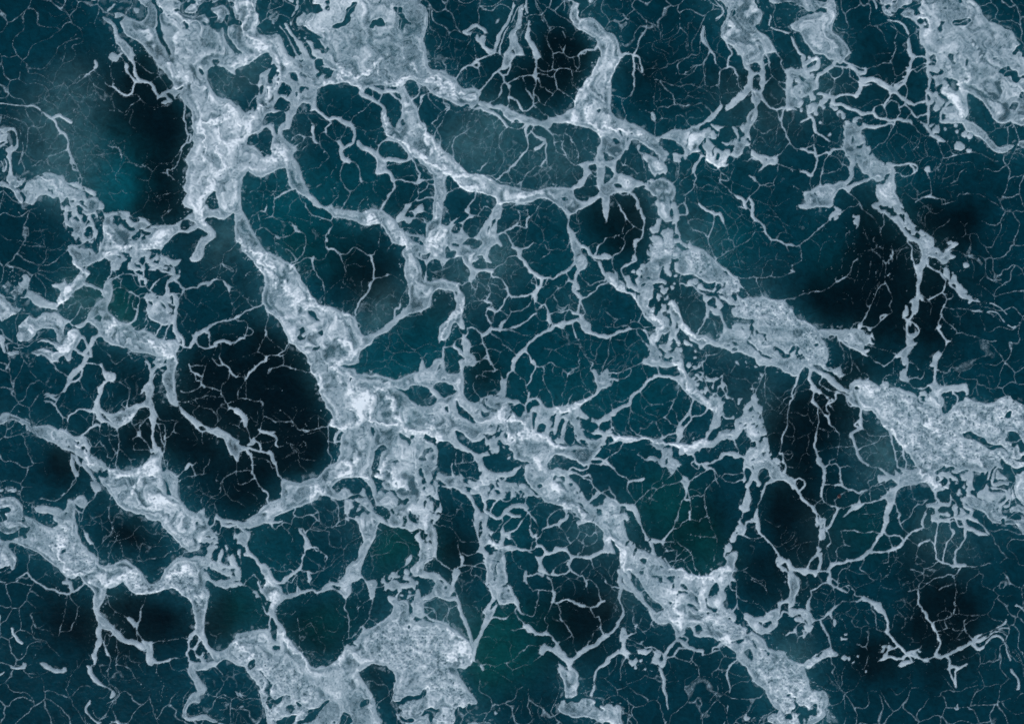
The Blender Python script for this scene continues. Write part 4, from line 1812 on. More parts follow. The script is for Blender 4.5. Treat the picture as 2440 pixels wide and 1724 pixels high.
P 114 10 118 7 120 4 120 -3 121 -3 121 7 120 11 122 16 122 20 119 20 115 18
s1.5 122 18 128 16 134 18
s1.2 106 12 100 14 95 17
s1 70 5 73 11 80 14
s1 107 -1 107 12
s1.5 90 0 96 4 102 0
s1 62 -1 63 9
s1.2 154 8 160 10 164 8 168 4
s1.2 157 14 159 22
s1 126 2 132 8 138 10
s1.2 137 14 138 10
O rj
s2.5 6 14 5 20 4 25
s2 4 25 1 30 2 36 0 39
s1 4 33 8 30 15 29
s3 19 16 22 22 25 27
s4.5 23 28 28 29
s1.8 23 31 23 38
s3 23 41 27 46
s1.2 28 46 33 52 36 56
s1.5 28 48 28 56 29 64 26 72
s2 26 72 25 80 24 88
s2.2 24 88 26 94 28 100
s4 27 102 32 108 34 114
s2.5 34 114 34 122 33 130 32 138
s1.5 32 138 36 145 42 150 49 153
s2 42 150 49 153
s1.3 49 153 57 151 63 149
s1.5 30 22 34 26 40 29 46 29 52 32 58 36
s1.2 30 31 36 34
s3 37 36 42 38
H 38 36 41 36 40 39
s2 42 41 46 37 46 34
s1.5 38 42 37 48 41 54
s1.2 42 46 46 52
s2.5 39 58 40 64
s1.3 40 64 45 68 50 73
s1.5 58 40 61 46
s2.2 60 40 66 42 72 46 80 50
M.5 56 32 70 38 84 48 76 50 62 42
s3 73 69 66 72 62 75
s3.5 63 76 66 82
s3 66 82 69 90 71 96
s2.5 71 96 75 102 80 107
s2 66 64 69 68
s3 71 59 73 68
s1.2 78 71 82 75 90 76 96 78 102 77
s1.5 92 79 88 83 82 85 78 87
s1 77 61 84 59 89 57
s.9 50 75 50 86 49 92
s1 49 89 56 88 64 87
s.8 30 91 36 89 44 89
s1 40 102 46 101 48 98
s1.5 40 106 47 106 50 110
s1.8 50 110 51 118 53 125
s1.2 51 110 58 108 64 109
s2.5 50 126 53 126
s2 53 126 58 131 64 133 70 136
s1 46 127 53 126
s1 54 136 62 133
s2 70 136 74 134
s1.2 80 107 86 110 92 112
s3 92 112 96 114 100 117
s2 96 65 102 74 105 80
s2 105 80 106 86 108 92 110 100 112 108
s2 106 75 112 81 116 85
s1.8 116 85 118 92 118 98 120 104 118 110
s1.2 109 91 114 91 117 92
s1 112 100 116 96
s1 120 106 126 108
O rk
P 90 118 100 119 108 118 116 116 118 110 124 112 130 110 133 114 136 118 141 123 148 129 156 130 160 132 152 134 148 134 144 130 140 124 130 126 122 127 114 129 111 132 109 138 107 144 104 150 103 154 101 158 102 166 97 166 97 158 99 152 100 146 98 142 90 144 82 146 74 148 69 152 66 154 60 156 56 160 54 160 60 154 66 148 70 146 76 146 84 144 92 142 98 138 102 134 103 130 98 126 97 122 92 124 90 120
H 98 124 104 122 111 126 106 130 101 130
H 123 120 128 119 125 121
M.55 98 112 116 108 118 116 106 120 98 118
s1.2 86 128 94 126 98 130 102 135
s1.2 72 147 70 140 74 136 80 132 84 128
s1.2 82 132 82 144
s1.2 80 124 84 122 86 116
s1.2 86 128 90 124
s1.8 63 149 68 147 70 144
s1.2 76 134 78 132
s1 46 143 46 148
s2 10 120 14 128
s3 0 122 3 126 6 132
s2.5 6 132 10 140 16 146 22 150
s3 21 150 24 154
s1.8 24 154 26 162
s2 -2 118 4 122
s1 24 148 32 141
s1.5 107 146 110 154 113 159
s1.2 126 136 128 142 134 145 142 142
s1.5 142 142 136 148 132 148 126 154 123 160
s1.5 142 148 150 146
s1.2 142 148 141 156
s2 150 134 150 140 154 146
s3.5 148 148 154 150
s2 152 150 158 148 164 147
s2.5 152 152 150 160
s2 166 130 166 138 166 146
s2 170 130 174 138 178 144 182 150
s4 182 150 188 154 186 162
s1.5 166 140 172 146 172 152
M.55 148 150 164 146 180 154 182 164 150 164
M.4 168 120 178 130 184 140 180 142 170 130
b2 132 114 140 121 150 128 158 130
b2 98 66 108 76 118 86
b3 140 60 150 70
T 125 1235
O sw
P 7 -2 20 -2 24 4 26 8 26 16 30 24 35 30 37 34 43 36 47 42 49 48 54 49 62 47 70 45 78 44 82 48 87 52 92 55 97 62 101 68 106 68 111 65 115 58 118 52 124 44 132 41 140 42 146 40 153 38 158 40 163 44 164 50 160 54 158 58 160 64 158 70 163 76 162 84 161 92 158 100 156 110 157 120 160 128 166 134 173 138 182 135 186 130 192 122 192 150 184 147 176 147 170 152 164 155 158 157 152 158 146 162 140 164 142 156 143 148 148 149 156 150 164 150 168 147 166 144 163 138 158 132 152 124 148 117 148 108 147 98 145 90 140 82 132 76 124 72 114 75 106 78 98 79 88 78 82 74 76 69 73 66 66 69 60 72 56 71 55 78 53 86 50 91 50 97 54 102 60 109 66 115 72 119 76 123 84 125 90 129 95 132 96 136 90 134 82 130 74 127 68 124 62 119 56 116 51 114 50 120 51 128 48 134 46 140 46 146 44 153 42 160 36 172 32 186 28 215 22 215 28 184 34 168 38 160 41 154 43 148 42 142 45 134 46 126 46 118 47 110 46 102 44 96 43 88 42 82 44 78 42 74 37 68 34 66 28 60 22 62 16 59 8 53 1 48 -30 38 -60 28 -60 -4 -30 2 -2 16 2 10 6 6
H 9 34 14 30 15 34 10 36
H 38 64 41 66 40 68
H 101 69 104 71 102 73
H 149 58 152 57 151 60
H 52 115 55 117 52 119
g 3 12 20 8 24 20 32 30 40 40 46 50 34 54 20 44 10 38
g 76 64 84 58 96 64 104 70 112 66 120 54 134 48 146 50 150 66 162 80 158 100 148 92 138 76 122 70 106 76 90 74
s1.5 8 52 14 58 16 64 20 68
s4 12 66 18 66 20 72
s1.8 21 75 28 72 34 67
s2 20 74 16 78 12 78
s2 12 78 6 76 0 74
H 22 64 28 58 32 64 28 69 24 68
s1 15 80 14 90 12 104 10 115 7 121
s1 17 78 22 86 27 92 26 100 23 108 20 116
s1 11 117 15 118
s3 37 23 41 26
s1.2 41 27 46 31 48 36 48 44
s1 28 0 28 8 32 12 35 17
s1 60 0 62 8 60 14 56 20 50 27 46 29
s1 62 9 65 16 66 22 63 28 60 36 58 44
s.8 67 22 72 28 74 38 70 44
s1 75 41 84 43 94 43 100 41
s1.2 110 41 116 40 121 36 130 34
s.8 112 21 109 26 103 28 100 32
s1 122 10 128 18 132 24 136 30
s1.2 134 41 138 37 144 34 152 32
s1 57 80 60 88 64 94 70 98 75 101 80 105
s4 81 104 84 108 86 111
s2.2 88 110 87 115
s1.8 87 110 90 104 92 97
s.9 92 97 94 90 95 86
s1 88 116 88 124
s1 62 80 68 84
s.6 76 101 74 110
s.6 64 102 64 112
O sy
P 93 128 100 129 104 128 104 136 104 143 108 147 114 148 122 146 124 146 121 149 114 150 106 150 104 152 100 149 98 143 97 138 96 132
s1 103 130 110 127 118 126 128 125 138 124
s1.2 90 120 94 126 98 129
s1 122 146 128 144 134 144 139 142
s2 139 141 142 134 142 128 145 122
s3 143 122 148 117
s2 140 141 142 148
s1 82 128 88 134 96 138
s.9 110 150 110 160
s1 122 150 126 156 132 158 140 158
s1.5 53 128 56 136 60 144 59 152 58 162
s2.5 55 134 58 140
s1 66 124 68 132 69 140 67 148
s.8 74 140 76 150 82 156
s1.2 54 120 60 122
s4 2 156 10 158 12 155
s1 69 152 76 153 82 157
s1 54 119 53 128
O la
P 104 -2 110 2 116 8 122 14 128 20 131 25 136 31 142 34 150 33 154 31 158 30 160 36 158 40 170 50 168 44 172 34 174 30 170 22 168 15 164 10 160 4 158 -2
H 148 4 152 2 152 6 149 8
H 152 24 156 23 156 27
O lw
P 160 22 168 16 172 14 173 22 174 30 180 30 186 29 194 28 194 40 186 44 194 50 194 68 186 70 180 73 172 71 166 68 160 64 158 58 160 54 162 46 160 34
H 163 54 170 52 175 56 176 60 172 65 166 64 163 60
H 174 22 178 26 182 28 176 28
H 165 46 167 46 166 50
M.5 172 30 194 30 194 52 176 54
s3.5 172 -2 178 2 186 2
s3 178 6 186 8 190 6
s2 170 0 168 6 164 8
s1.5 176 10 174 16 170 17
s1.8 190 10 190 18 186 24 182 27
O sv2
s1.5 147 136 150 141
s3 156 145 160 152
s2 152 126 150 130
M.5 144 136 156 130 158 142 150 144
s1.2 189 153 188 162
s1.2 172 156 178 162
b2 2 32 8 28 11 22 8 36 14 46 22 56 30 58
b3 46 62 56 66 64 64 74 62 84 57
b3 122 62 130 54 138 52
b2 124 71 134 76 142 84
b2 90 78 106 79 120 73
T 565 1235
O lw
P -2 2 6 3 14 2 24 -2 38 -2 37 3 48 3 44 5 36 5 28 4 22 7 14 9 6 9 0 8
P 0 10 8 11 14 14 13 20 10 26 13 32 17 37 21 42 24 46 30 47 33 51 36 57 38 63 44 64 50 60 58 56 63 52 66 46 68 40 70 34 70 30 68 28 71 24 69 18 66 14 64 9 62 7 66 9 70 15 74 21 76 27 80 30 72 30 71 36 68 44 66 52 60 58 54 62 48 66 40 67 36 66 40 68 45 72 47 78 52 79 56 77 62 76 68 74 74 73 80 73 84 76 88 74 92 69 98 66 107 67 108 62 112 58 114 52 118 46 124 41 128 32 132 25 135 18 140 20 138 28 134 38 130 46 128 56 130 60 134 64 138 64 144 64 144 70 142 76 142 82 138 84 137 76 134 68 130 62 124 64 118 68 119 76 116 80 112 83 108 80 102 76 98 74 90 76 84 78 78 75 72 76 64 78 56 82 48 85 44 89 41 92 40 98 42 104 45 110 48 116 50 122 55 125 60 131 66 138 71 144 76 150 81 153 90 153 98 152 104 146 110 138 115 130 118 133 122 128 128 122 132 116 138 115 146 110 154 105 160 98 161 90 158 85 157 81 160 79 164 82 168 86 176 84 178 90 178 98 182 103 188 108 194 109 194 215 -2 215 -2 168 12 162 10 156 2 151 -2 152 -2 122 8 117 18 117 28 115 34 117 36 124 40 128 41 120 40 110 38 103 34 100 35 92 36 86 32 84 26 78 23 70 24 62 30 68 30 60 26 54 24 50 20 46 14 38 8 38 4 37 10 34 7 29 0 30
H 24 62 28 60 30 66 28 74 26 73
H 4 15 0 18 -2 12 2 10 8 14
H 98 69 104 70 108 71 108 75 102 74
H 36 132 44 131 43 135 38 136
H 124 165 128 158 136 152 144 150 154 153 162 160 166 168 158 186 142 190 128 180
H 116 142 118 140 118 144
H 12 150 17 145 21 148 18 154 14 157
H -2 152 10 153 12 160 10 172 -2 176
H 22 156 28 156 27 162
H 178 111 182 110 182 114 179 114
H 183 136 184 139 182 140
H 117 126 120 125 122 129 127 130 124 132 118 130
H 106 151 108 150 106 153
g 0 140 20 140 50 150 66 158 60 164 20 164 0 150
g 150 112 180 112 194 120 194 160 170 158 150 148 132 134
s1.5 8 66 14 61 18 58 22 61
s3 -2 66 4 68
s1.2 4 68 12 72 18 77 21 82
s2.5 20 77 22 81
s1 24 82 26 90
s2 28 92 31 98
s1.8 33 108 34 114
s1 36 50 41 53 50 54 54 52
s1.2 60 58 63 62 63 68 65 72
s1.5 50 64 56 66 60 62
s1.2 52 66 52 74
s1.5 63 75 64 70
s1.3 80 30 88 35 94 40
s1.5 78 29 84 29
s1.2 72 56 80 57 84 55 88 53
s3 74 60 76 62
s1 75 64 77 68
s1 90 52 92 46 90 42
s1 96 62 100 61 106 64
s1.5 96 67 97 70 102 67
s1.5 113 82 112 90 115 98 116 106 116 115 116 124
s1.5 116 124 121 123 125 120
s1 110 128 111 120
s1.2 125 119 130 112 134 108
s2 132 116 130 112
s1.2 140 84 139 94 137 104
s1 137 104 144 108
s.9 126 78 126 90 126 95 124 102
s.9 126 94 131 88
s.6 70 82 68 88 62 96
s.7 84 78 84 84
s.9 102 92 106 98 112 102
s.8 52 98 58 99
s.8 64 102 65 112 66 122 66 130 68 138
s1.5 64 102 64 106
s.8 76 138 82 144 88 148
s.8 66 36 62 44
s1 50 10 56 14 58 20 57 25
s1.2 84 -1 86 5 92 9 100 9 106 4 110 0
s1.2 92 9 92 12 86 14
s1.2 112 0 112 6 104 8
s1.2 76 10 73 15
s1.2 70 10 73 16
s1.2 40 10 44 8 50 4
s1 58 0 57 6
s3.5 130 0 136 4 136 14 136 20
s2 141 0 142 8 142 14
s1.8 142 14 146 8 149 3
s1 149 11 155 13 156 17
s2 125 2 128 4
O bl
P 176 42 180 36 181 40 178 46 175 49
P 181 55 181 50 186 46 190 36 194 30 194 50 190 58 184 60
P 184 16 188 14 190 20 194 22 190 25 185 20
s2.5 187 0 190 8 194 10
s2 191 30 187 36
c3 176 55 174 61 181 66 169 74 162 67
c2 163 57 158 62 166 60 178 62 186 67 180 76 171 80 154 72
s1.2 144 72 152 69 160 66 168 54
P 186 76 189 74 190 82 194 86 194 102 188 103 184 100 184 94 181 90 184 86
c2 181 100 183 102
b3 36 80 40 82 38 86 36 84
b2 40 122 46 124 54 128 62 136 70 144 78 153
b2 0 130 10 136 16 142
b2 108 144 112 136 106 152
b3 30 72 34 68 36 60
T 1005 1235
O bm
P -2 108 8 108 18 109 28 111 36 115 42 121 48 127 51 134 50 142 48 150 44 155 38 154 36 158 42 164 46 180 40 215 -2 215
H 35 149 38 149 37 151
g 0 114 30 118 34 130 28 140 30 160 0 160
O bl
s2 -2 94 4 100 8 104 18 107 28 110
s4.5 6 -2 9 4 12 12 14 20 15 28 14 36
s3 11 12 14 18
M.5 -2 6 10 10 14 22 12 38 2 46 -2 44
s3 0 44 6 40 13 38
s1.5 14 38 18 43 24 48 28 52
s1.2 28 52 34 53 38 50 41 49
s2.5 41 48 43 42
s1 42 40 40 34 38 26 38 20
s1 18 8 24 8 30 11 36 17 40 22 46 24 52 24 58 24
s1.2 58 33 54 37 48 39 42 36
O bd
P -2 54 6 56 16 56 22 62 28 67 30 70 32 64 32 52 38 52 40 57 37 64 33 70 34 72 30 78 28 80 34 80 38 84 41 90 43 98 46 106 49 114 52 122 53 132 55 142 54 148 51 140 50 128 47 118 44 110 41 102 39 94 36 87 32 85 28 86 22 84 16 80 10 82 6 84 -2 84 4 80 10 76 14 70 16 66 10 62 4 62 -2 60
H 24 70 27 69 26 73 24 73
H 19 63 23 66 22 68 19 66
H 14 81 20 84 18 86 14 84
s1.2 2 88 8 85 14 83
s1.2 20 87 26 90 28 96 26 104 29 108
s1.2 28 94 36 90
s1.2 26 98 23 104
s1.2 6 92 12 94 12 98
s1.2 4 100 12 96 14 102
s2 0 90 2 98 6 102
s1 35 76 38 84
s1.8 50 150 53 140 56 128 62 118
s1 41 56 48 54 52 50 60 52 68 54
s1.2 40 50 46 48 52 50
s1 52 52 50 58 56 59
s1.5 54 50 60 47 66 47
s1 54 59 58 60 63 66
O bx
P 55 -2 59 -2 60 8 59 18 62 22 64 10 62 -2 67 -2 68 8 72 13 77 15 74 18 76 24 79 27 82 20 83 12 84 8 86 14 86 20 84 26 86 28 94 28 98 31 104 32 112 34 118 38 124 39 128 34 128 30 132 34 136 34 138 30 144 30 150 30 154 35 160 38 168 38 174 38 180 35 188 32 194 30 194 33 186 36 178 40 173 42 166 40 160 40 156 42 153 48 154 52 150 48 153 42 154 38 150 34 146 33 140 35 134 37 128 38 125 42 125 48 128 53 133 57 136 55 138 53 138 57 134 58 128 57 122 55 122 48 120 42 116 37 110 35 104 34 96 33 90 34 85 36 86 42 85 50 86 56 85 64 86 69 92 70 94 74 97 80 100 86 100 92 104 98 107 99 105 97 103 92 106 100 101 97 97 90 95 88 86 90 80 91 77 96 74 102 70 108 66 114 63 120 60 126 57 130 56 138 54 142 53 134 55 126 60 124 62 114 65 106 67 100 64 96 68 90 71 84 72 80 68 74 67 66 68 60 70 56 69 50 62 46 66 47 72 45 68 43 65 40 62 35 58 34 53 38 58 32 60 26 57 16
H 70 48 74 46 75 54 72 62 70 58
H 76 62 80 58 82 66 79 70 76 66
H 72 88 77 84 76 92 72 94
H 69 46 68 54 62 50
H 62 24 68 20 72 16 76 28 74 36 66 36 64 30
H 72 64 74 70 71 66
M.5 64 20 72 18 76 30 70 38 64 30
s2.5 70 100 74 96 76 92
s1.8 67 110 72 104 74 98
s1.3 81 8 84 2 83 -2
s1.3 84 8 88 4 92 0
s2.5 86 17 90 16
s1.2 88 19 94 21 97 25 98 30
s1 78 15 81 9
s2.5 120 29 124 28
s1.5 110 33 116 31 120 28
s1.2 119 26 119 22 124 17 125 12 130 8
s2 126 11 132 8 138 6
s3 142 5 148 1 152 -2
s1.3 142 6 148 12 152 20
s1.2 114 -1 115 6 113 11
s2.5 113 13 114 18
s1.2 115 24 113 28
s1 120 4 121 10 118 18
s2 99 10 98 11
O by
s1 95 40 98 46 103 51 107 54
s3.5 107 58 107 63
s2 109 59 115 59 121 58 126 59
s2 107 63 110 67
s1 110 67 114 72 116 75
s1.5 116 75 122 74 129 74
s1.2 122 76 121 84 118 92 115 100
s1.2 129 74 136 76
s3 137 76 137 84
s1.5 131 61 134 63 135 70 136 76
s2 131 60 134 63
s1 136 86 134 94 130 100 129 106 133 110
s1.3 140 88 144 94 144 99 142 99
s1.3 142 99 146 106 150 112 154 118 157 124
s.9 157 124 157 132
s2 151 84 153 85
s2.5 156 86 162 88 166 91
s1.5 170 91 176 92 182 91
s2 171 64 172 67 170 71
s1.2 171 64 176 63 181 68 183 74
s.9 170 71 173 77
s1.5 179 101 184 102 186 110 187 114
s1.8 164 60 167 59
s1.5 176 46 178 52
s1 178 53 184 57 190 62
s1.8 156 40 152 48 156 55
s2 148 58 152 55 154 52
s1.2 145 46 148 45 151 42
s2.5 187 87 190 86
s.8 180 116 176 124 172 132
s1.2 162 8 162 16 160 20 154 26 148 30
s4 162 4 168 1
O rz
P 167 -2 173 1 178 4 184 9 190 14 194 18 194 -2
s3 162 5 166 3 170 2
s1.2 170 14 174 18 180 15
s1.2 180 8 182 16 182 22 178 26
s1 166 24 170 27
s1.2 168 22 170 28
s1 164 36 168 34
O bk
s1.5 97 97 100 102 104 106 107 111
s2 106 111 110 116
s4 110 111 114 115 118 119
s3 118 119 124 120 130 119
s1.8 132 121 137 125 141 130
s2 107 113 111 118
P 124 132 128 129 130 132 136 134 139 130 136 126 134 125 138 126 141 130 144 135 149 138 150 142 154 144 158 143 164 138 170 134 174 133 180 129 186 122 194 119 194 122 188 126 182 133 174 136 166 141 160 145 156 150 158 158 166 162 168 168 162 174 150 172 142 164 144 156 143 151 148 154 153 158 152 150 148 147 142 144 138 140 132 137 128 138 126 142 123 138
s1.2 172 134 174 126
s1 94 158 100 156 106 152 112 150 118 145 124 142
s1 98 144 102 139 107 134 113 130
s1.5 106 136 108 134
s1 56 148 62 151 68 152 76 153 82 150 88 150
s3 62 152 64 156
s1 92 100 88 104
s1.2 95 115 98 116
s2.5 180 158 184 153 190 150 194 147
s1.3 53 142 55 148
s2 74 104 80 103
s.8 142 128 150 124
b4 30 142 36 138 42 134 44 142 38 148
b2 34 150 30 142
b2 28 114 40 122 48 132 49 144
b3 76 30 80 28 84 30
T 1445 1235
O rz
P -2 -2 20 -2 20 8 21 16 28 22 30 28 34 32 40 33 44 36 50 38 57 42 60 46 64 50 70 52 72 54 78 52 84 56 92 59 100 60 108 58 116 53 122 49 124 46 123 42 121 38 122 32 125 27 127 24 130 30 128 34 124 36 123 40 126 40 130 35 136 34 136 40 133 46 132 50 130 58 132 62 128 66 124 72 122 76 124 80 122 86 120 90 126 92 132 96 135 102 134 107 138 108 140 112 144 112 148 114 154 118 160 121 166 127 168 133 174 136 182 140 194 150 194 164 150 166 148 158 144 152 138 148 136 142 133 138 126 132 121 130 116 125 108 122 100 120 94 122 90 118 88 113 82 112 80 116 76 119 72 117 68 112 64 108 56 107 48 104 52 100 46 98 42 94 40 88 36 82 30 76 24 70 18 66 16 60 16 54 15 48 13 42 6 36 -2 32
H 20 14 22 8 28 14 30 20 28 24 22 20
H 18 25 21 26 19 28
H 34 43 40 42 42 46 38 47
H 31 47 35 48 34 49
H 33 55 38 54 38 59 34 58
H 62 61 68 59 72 60 68 66 65 64
H 77 68 82 68 86 72 84 74 80 72
H 58 81 63 82 60 83
H 84 87 92 89 97 95 90 92 84 90
H 84 92 85 98 83 100
H 63 86 69 86 66 89
H 91 111 96 110 100 115 108 116 100 116 95 120 92 116
H 107 76 110 68 114 66 118 74 112 80 107 82
H 126 106 132 106 130 108
H 135 125 144 124 140 128 136 129
H 142 138 150 136 152 148 146 144
H 44 52 46 48 46 48
H 124 34 128 35 126 40 123 39
H 28 20 33 14 40 20 44 30 40 33 34 30
H 4 20 8 26 14 36 12 42 6 32
H 34 68 42 76 46 82 56 90 60 94 52 98 46 94 40 84
H 20 52 28 58 36 66 40 74 34 74 24 64 18 56
g 84 92 100 96 116 90 134 104 138 112 154 120 144 130 128 124 118 116 104 112 94 100
g 150 142 180 142 194 152 194 162 156 162
s2.5 18 48 20 53 24 60
s3 13 62 15 54
O rz
s3.5 13 66 15 70 14 76 13 82
s2 13 82 15 90 17 100
s1.2 0 66 6 69 12 70
s2.5 15 67 22 72 28 76 35 84 40 89
s3 40 88 45 96 48 102 52 106
s2.2 52 106 58 108 66 108
s1.2 36 75 42 75 48 82 56 86 60 94
s2 34 4 36 10 40 16 44 21
s3.5 42 21 50 23 58 24
s2.5 33 -2 34 4
s3 46 24 48 32 50 36
s2 58 24 58 30 62 32
s1.8 58 24 64 16 69 10
s1.2 69 10 72 2 74 -2
s1.2 70 11 76 8 80 3 86 0
s1.2 60 24 68 24 72 24
s1.2 60 33 68 32 72 34
s2 58 39 62 44 66 49
s1.2 62 46 68 44 74 43 80 44 84 50 88 54
s1 72 40 80 34
s1.2 82 32 86 36 90 42 92 50 96 56
s1.2 80 44 84 40 88 38
s1 70 50 72 44
s1.2 89 1 96 3
s2 108 58 118 52 126 46
O hk
P 130 20 134 12 137 6 138 0 140 6 145 9 145 14 142 18 136 18 134 23 130 24 128 20
H 134 15 137 14 135 18
s2 144 6 147 3 152 3
s3 152 1 158 3 159 10
s2.2 157 8 161 16 166 22 171 27 175 33 180 40
s4 179 40 184 43
s3 180 48 184 42 190 48
s1.5 186 53 192 58
M.5 176 40 190 42 192 56 182 54
s1.5 122 66 128 58 131 62 134 66
s1.5 128 66 131 74
s1.2 133 62 136 70 136 80 136 88
s1.2 136 88 140 96 144 100
s2 136 88 132 95
s1 136 80 142 84 150 88 158 90
s1 146 57 152 62 164 65
s.9 152 64 160 67 165 72 166 77
s1 140 54 148 52
s2.5 178 138 184 140
s.8 112 44 106 48 104 56
s.8 112 40 114 30 115 20 110 10
s1 88 17 100 18 108 20
s1.5 142 18 150 20 156 20
O ra2
P 143 98 148 100 154 103 160 102 166 99 172 95 178 93 179 88 184 86 190 82 194 72 194 78 192 86 184 90 181 92 180 98 178 104 179 110 174 114 168 117 162 119 158 117 152 113 148 108 144 104
H 158 106 164 106 174 106 176 110 170 112 162 112
M.5 160 104 176 104 174 116 162 116
s1 180 74 182 84
s2 180 104 184 98 190 100
s1.5 166 117 172 120
s2 186 122 192 118
O by
P 15 118 18 113 22 117 22 122 20 128 20 136 22 142 20 142 14 140 6 143 0 148 -2 150 -2 146 6 140 12 136 14 128 15 122
H 14 129 16 128 16 133 13 138 12 134
s1.8 22 123 26 120 31 118
s1 31 118 32 112 36 106 38 100
s2 31 112 32 110
s1.2 28 108 32 109
s2.2 0 120 8 115 13 110
s3 12 112 13 107
s1.2 26 126 34 129 40 134 48 134 56 138 59 140
s1 38 117 40 124 36 128
s1.5 21 142 17 150 14 158
s1.2 22 142 25 150
s.8 28 92 28 102
s1 48 108 52 112
s1 42 116 46 112 48 106
O bz
P 68 110 74 114 82 117 78 120 74 124 80 126 84 130 86 134 82 132 78 128 73 127 70 131 66 136 62 141 61 148 58 154 57 166 54 166 55 154 58 146 60 138 66 132 70 128 72 122 70 116
s3.5 90 116 94 121 102 119
s3 102 120 110 121 116 126
s2 78 121 84 124
s2 70 142 76 134 82 134
s3 90 135 95 137
s2 100 137 100 142
s1.2 100 142 108 140 114 138
s1.2 78 147 84 148 88 148 90 141
s2 111 135 116 133 120 130
s1.2 117 134 120 140 122 144 118 148
s1.2 119 133 124 130 130 132 134 138 136 144
s2 136 146 130 152 126 156 125 164
s1.2 110 160 116 156 122 158 126 155
s1.2 145 150 148 158
s1.2 94 152 96 160
s1 124 144 130 144
s1 48 137 58 139
M.35 20 136 40 136 56 140 54 156 30 156
b5 68 74 71 76
b3 74 78 76 90 76 100 74 108
b2 68 54 80 56 90 60 100 62 112 58 124 50
b2 0 22 10 30 16 42 20 52
b3 122 128 130 128
T 1885 1235
O ra2
P -2 48 6 51 14 51 20 53 26 54 28 58 27 61 23 58 18 57 14 59 10 56 4 54 -2 53
s2 32 54 38 54
s3.5 39 52 42 48
s3.5 42 48 47 46
O rh
s2.5 47 46 54 46 62 43 70 42
s3.2 70 42 76 40 80 37 84 34
s2.5 84 34 86 29 89 24 91 20
s3 91 19 95 16
s3.2 95 15 97 8 100 2 101 -2
s2 84 36 92 35 99 33
s2.5 99 33 106 30 112 28 116 24
s2 116 24 120 20 124 16 130 13
s2.5 130 13 136 10 136 5
s1.2 92 15 84 13 72 15
s1.2 97 14 101 18 102 22
s1.2 62 46 60 50 54 52 50 57 49 61
s1.2 76 43 73 48 72 52
s1 52 13 54 19
s1.2 48 39 49 32 52 29 58 27 62 28
s1.5 52 13 60 13
s1.2 101 36 101 46 96 46
s1 108 32 108 42 104 50 102 58 98 62 94 63
s1 78 56 84 63 90 63
s1.8 35 2 34 12 34 20
s1.2 30 0 30 10 29 20 28 30 28 38
s3 28 4 31 8
M.45 26 0 34 0 32 20 32 38 27 38
s1.5 37 9 40 20 42 26
s2.5 44 0 41 7
s2 37 10 37 12
s1.2 38 30 38 38
s2 26 38 20 44 18 49
s3 30 40 29 50
s2.5 40 55 40 62
s3.5 40 62 40 67
s1.8 40 66 34 68 28 71 21 74
s1.8 21 74 21 80 18 86
s3.5 17 88 17 94
s2 44 70 50 74 58 78
s2 42 68 44 71
s1 43 71 45 80 46 90
s1.5 40 60 48 66
s1.2 58 78 60 75 56 71
s1.2 60 70 66 76 68 80 74 82
s2.2 68 86 76 82
s3 76 83 84 86 92 89
s1.2 68 85 60 86 54 86
s1.5 52 86 47 92
s2.5 47 92 42 96 40 97
s2 40 97 36 101 30 104
s2 42 98 42 104
s3 92 88 94 94 97 100
s3 90 92 95 98
s2.5 97 100 100 106 101 114
s3.5 101 114 100 118
s2.5 100 118 105 123 109 129 114 134 119 140
s3 119 140 124 138
s1.2 124 138 132 136 136 132
s2 129 140 132 144 138 147
s1.8 138 147 146 144 151 142
s1.2 84 88 85 94
s1.2 88 98 88 108 90 116
s1 76 105 80 110 79 118 80 124
s1.2 80 124 77 132 68 130
s1.2 80 118 80 128
s.8 20 94 28 98 34 100
s1.5 0 96 6 98 12 98
P -2 94 6 95 12 94 20 97 22 102 26 105 22 108 20 112 16 108 14 104 8 100 0 102
H 13 98 16 99 15 102
O ra2
P -2 52 2 56 7 64 8 72 5 80 4 90 0 92 -2 92
M.45 -2 52 6 56 8 70 4 76
O rh
M.35 4 104 20 104 24 112 8 128 4 118
s1.5 5 128 8 122 14 121
s1.2 6 122 6 112 10 108
s1.8 36 116 39 122
M.3 44 100 56 110 58 128 50 128 44 116
M.4 66 128 78 130 76 138 64 134
M.4 94 132 108 132 106 140 94 146
s2 100 136 107 134
P 91 148 98 143 106 143 112 145 118 147 110 147 104 145 96 147
P 112 152 118 149 124 148 128 150 122 151 116 154
s3 118 143 124 141 129 143
s1.5 124 144 128 150
s1 80 142 78 150 74 156
s1.2 42 148 45 154 43 160
O rc
P -2 146 6 150 14 149 18 146 24 142 26 144 32 141 36 136 40 135 43 138 48 142 42 143 36 143 30 147 24 150 18 155 14 160 4 166 -2 166
g 0 146 44 136 46 142 20 156 0 164
P 51 145 54 142 58 144 54 147
P 63 149 66 147 66 149 64 150
c2 69 142 60 145 77 158
s1.5 28 140 32 137
O rp
s2 133 80 134 88 137 94
s2 137 94 140 98
s3.5 140 98 141 102
s2 141 102 145 108 148 112
s2.8 147 110 149 117
s2 149 117 153 124 155 130 153 136
s2.5 152 136 151 141
s3.5 151 140 156 145
s3 156 145 162 141 168 138 176 134
s3 176 135 182 132 188 128
s3 188 128 200 120 240 110
s1.2 148 108 154 106 160 104 166 100 170 93 170 86
s1 171 88 172 76 170 68
s1 154 116 160 114 166 112 172 115
s1 162 113 160 108
s1.8 136 26 144 22
s1.5 144 21 148 25 149 28
s2.2 149 27 150 34 150 42
s2 150 25 152 16 153 8 154 2 154 -2
s2 150 41 156 45 162 47 168 50
s3.5 168 50 174 49 180 49
s1.5 180 50 186 50 192 51
s1.5 175 53 170 58 162 59 156 61
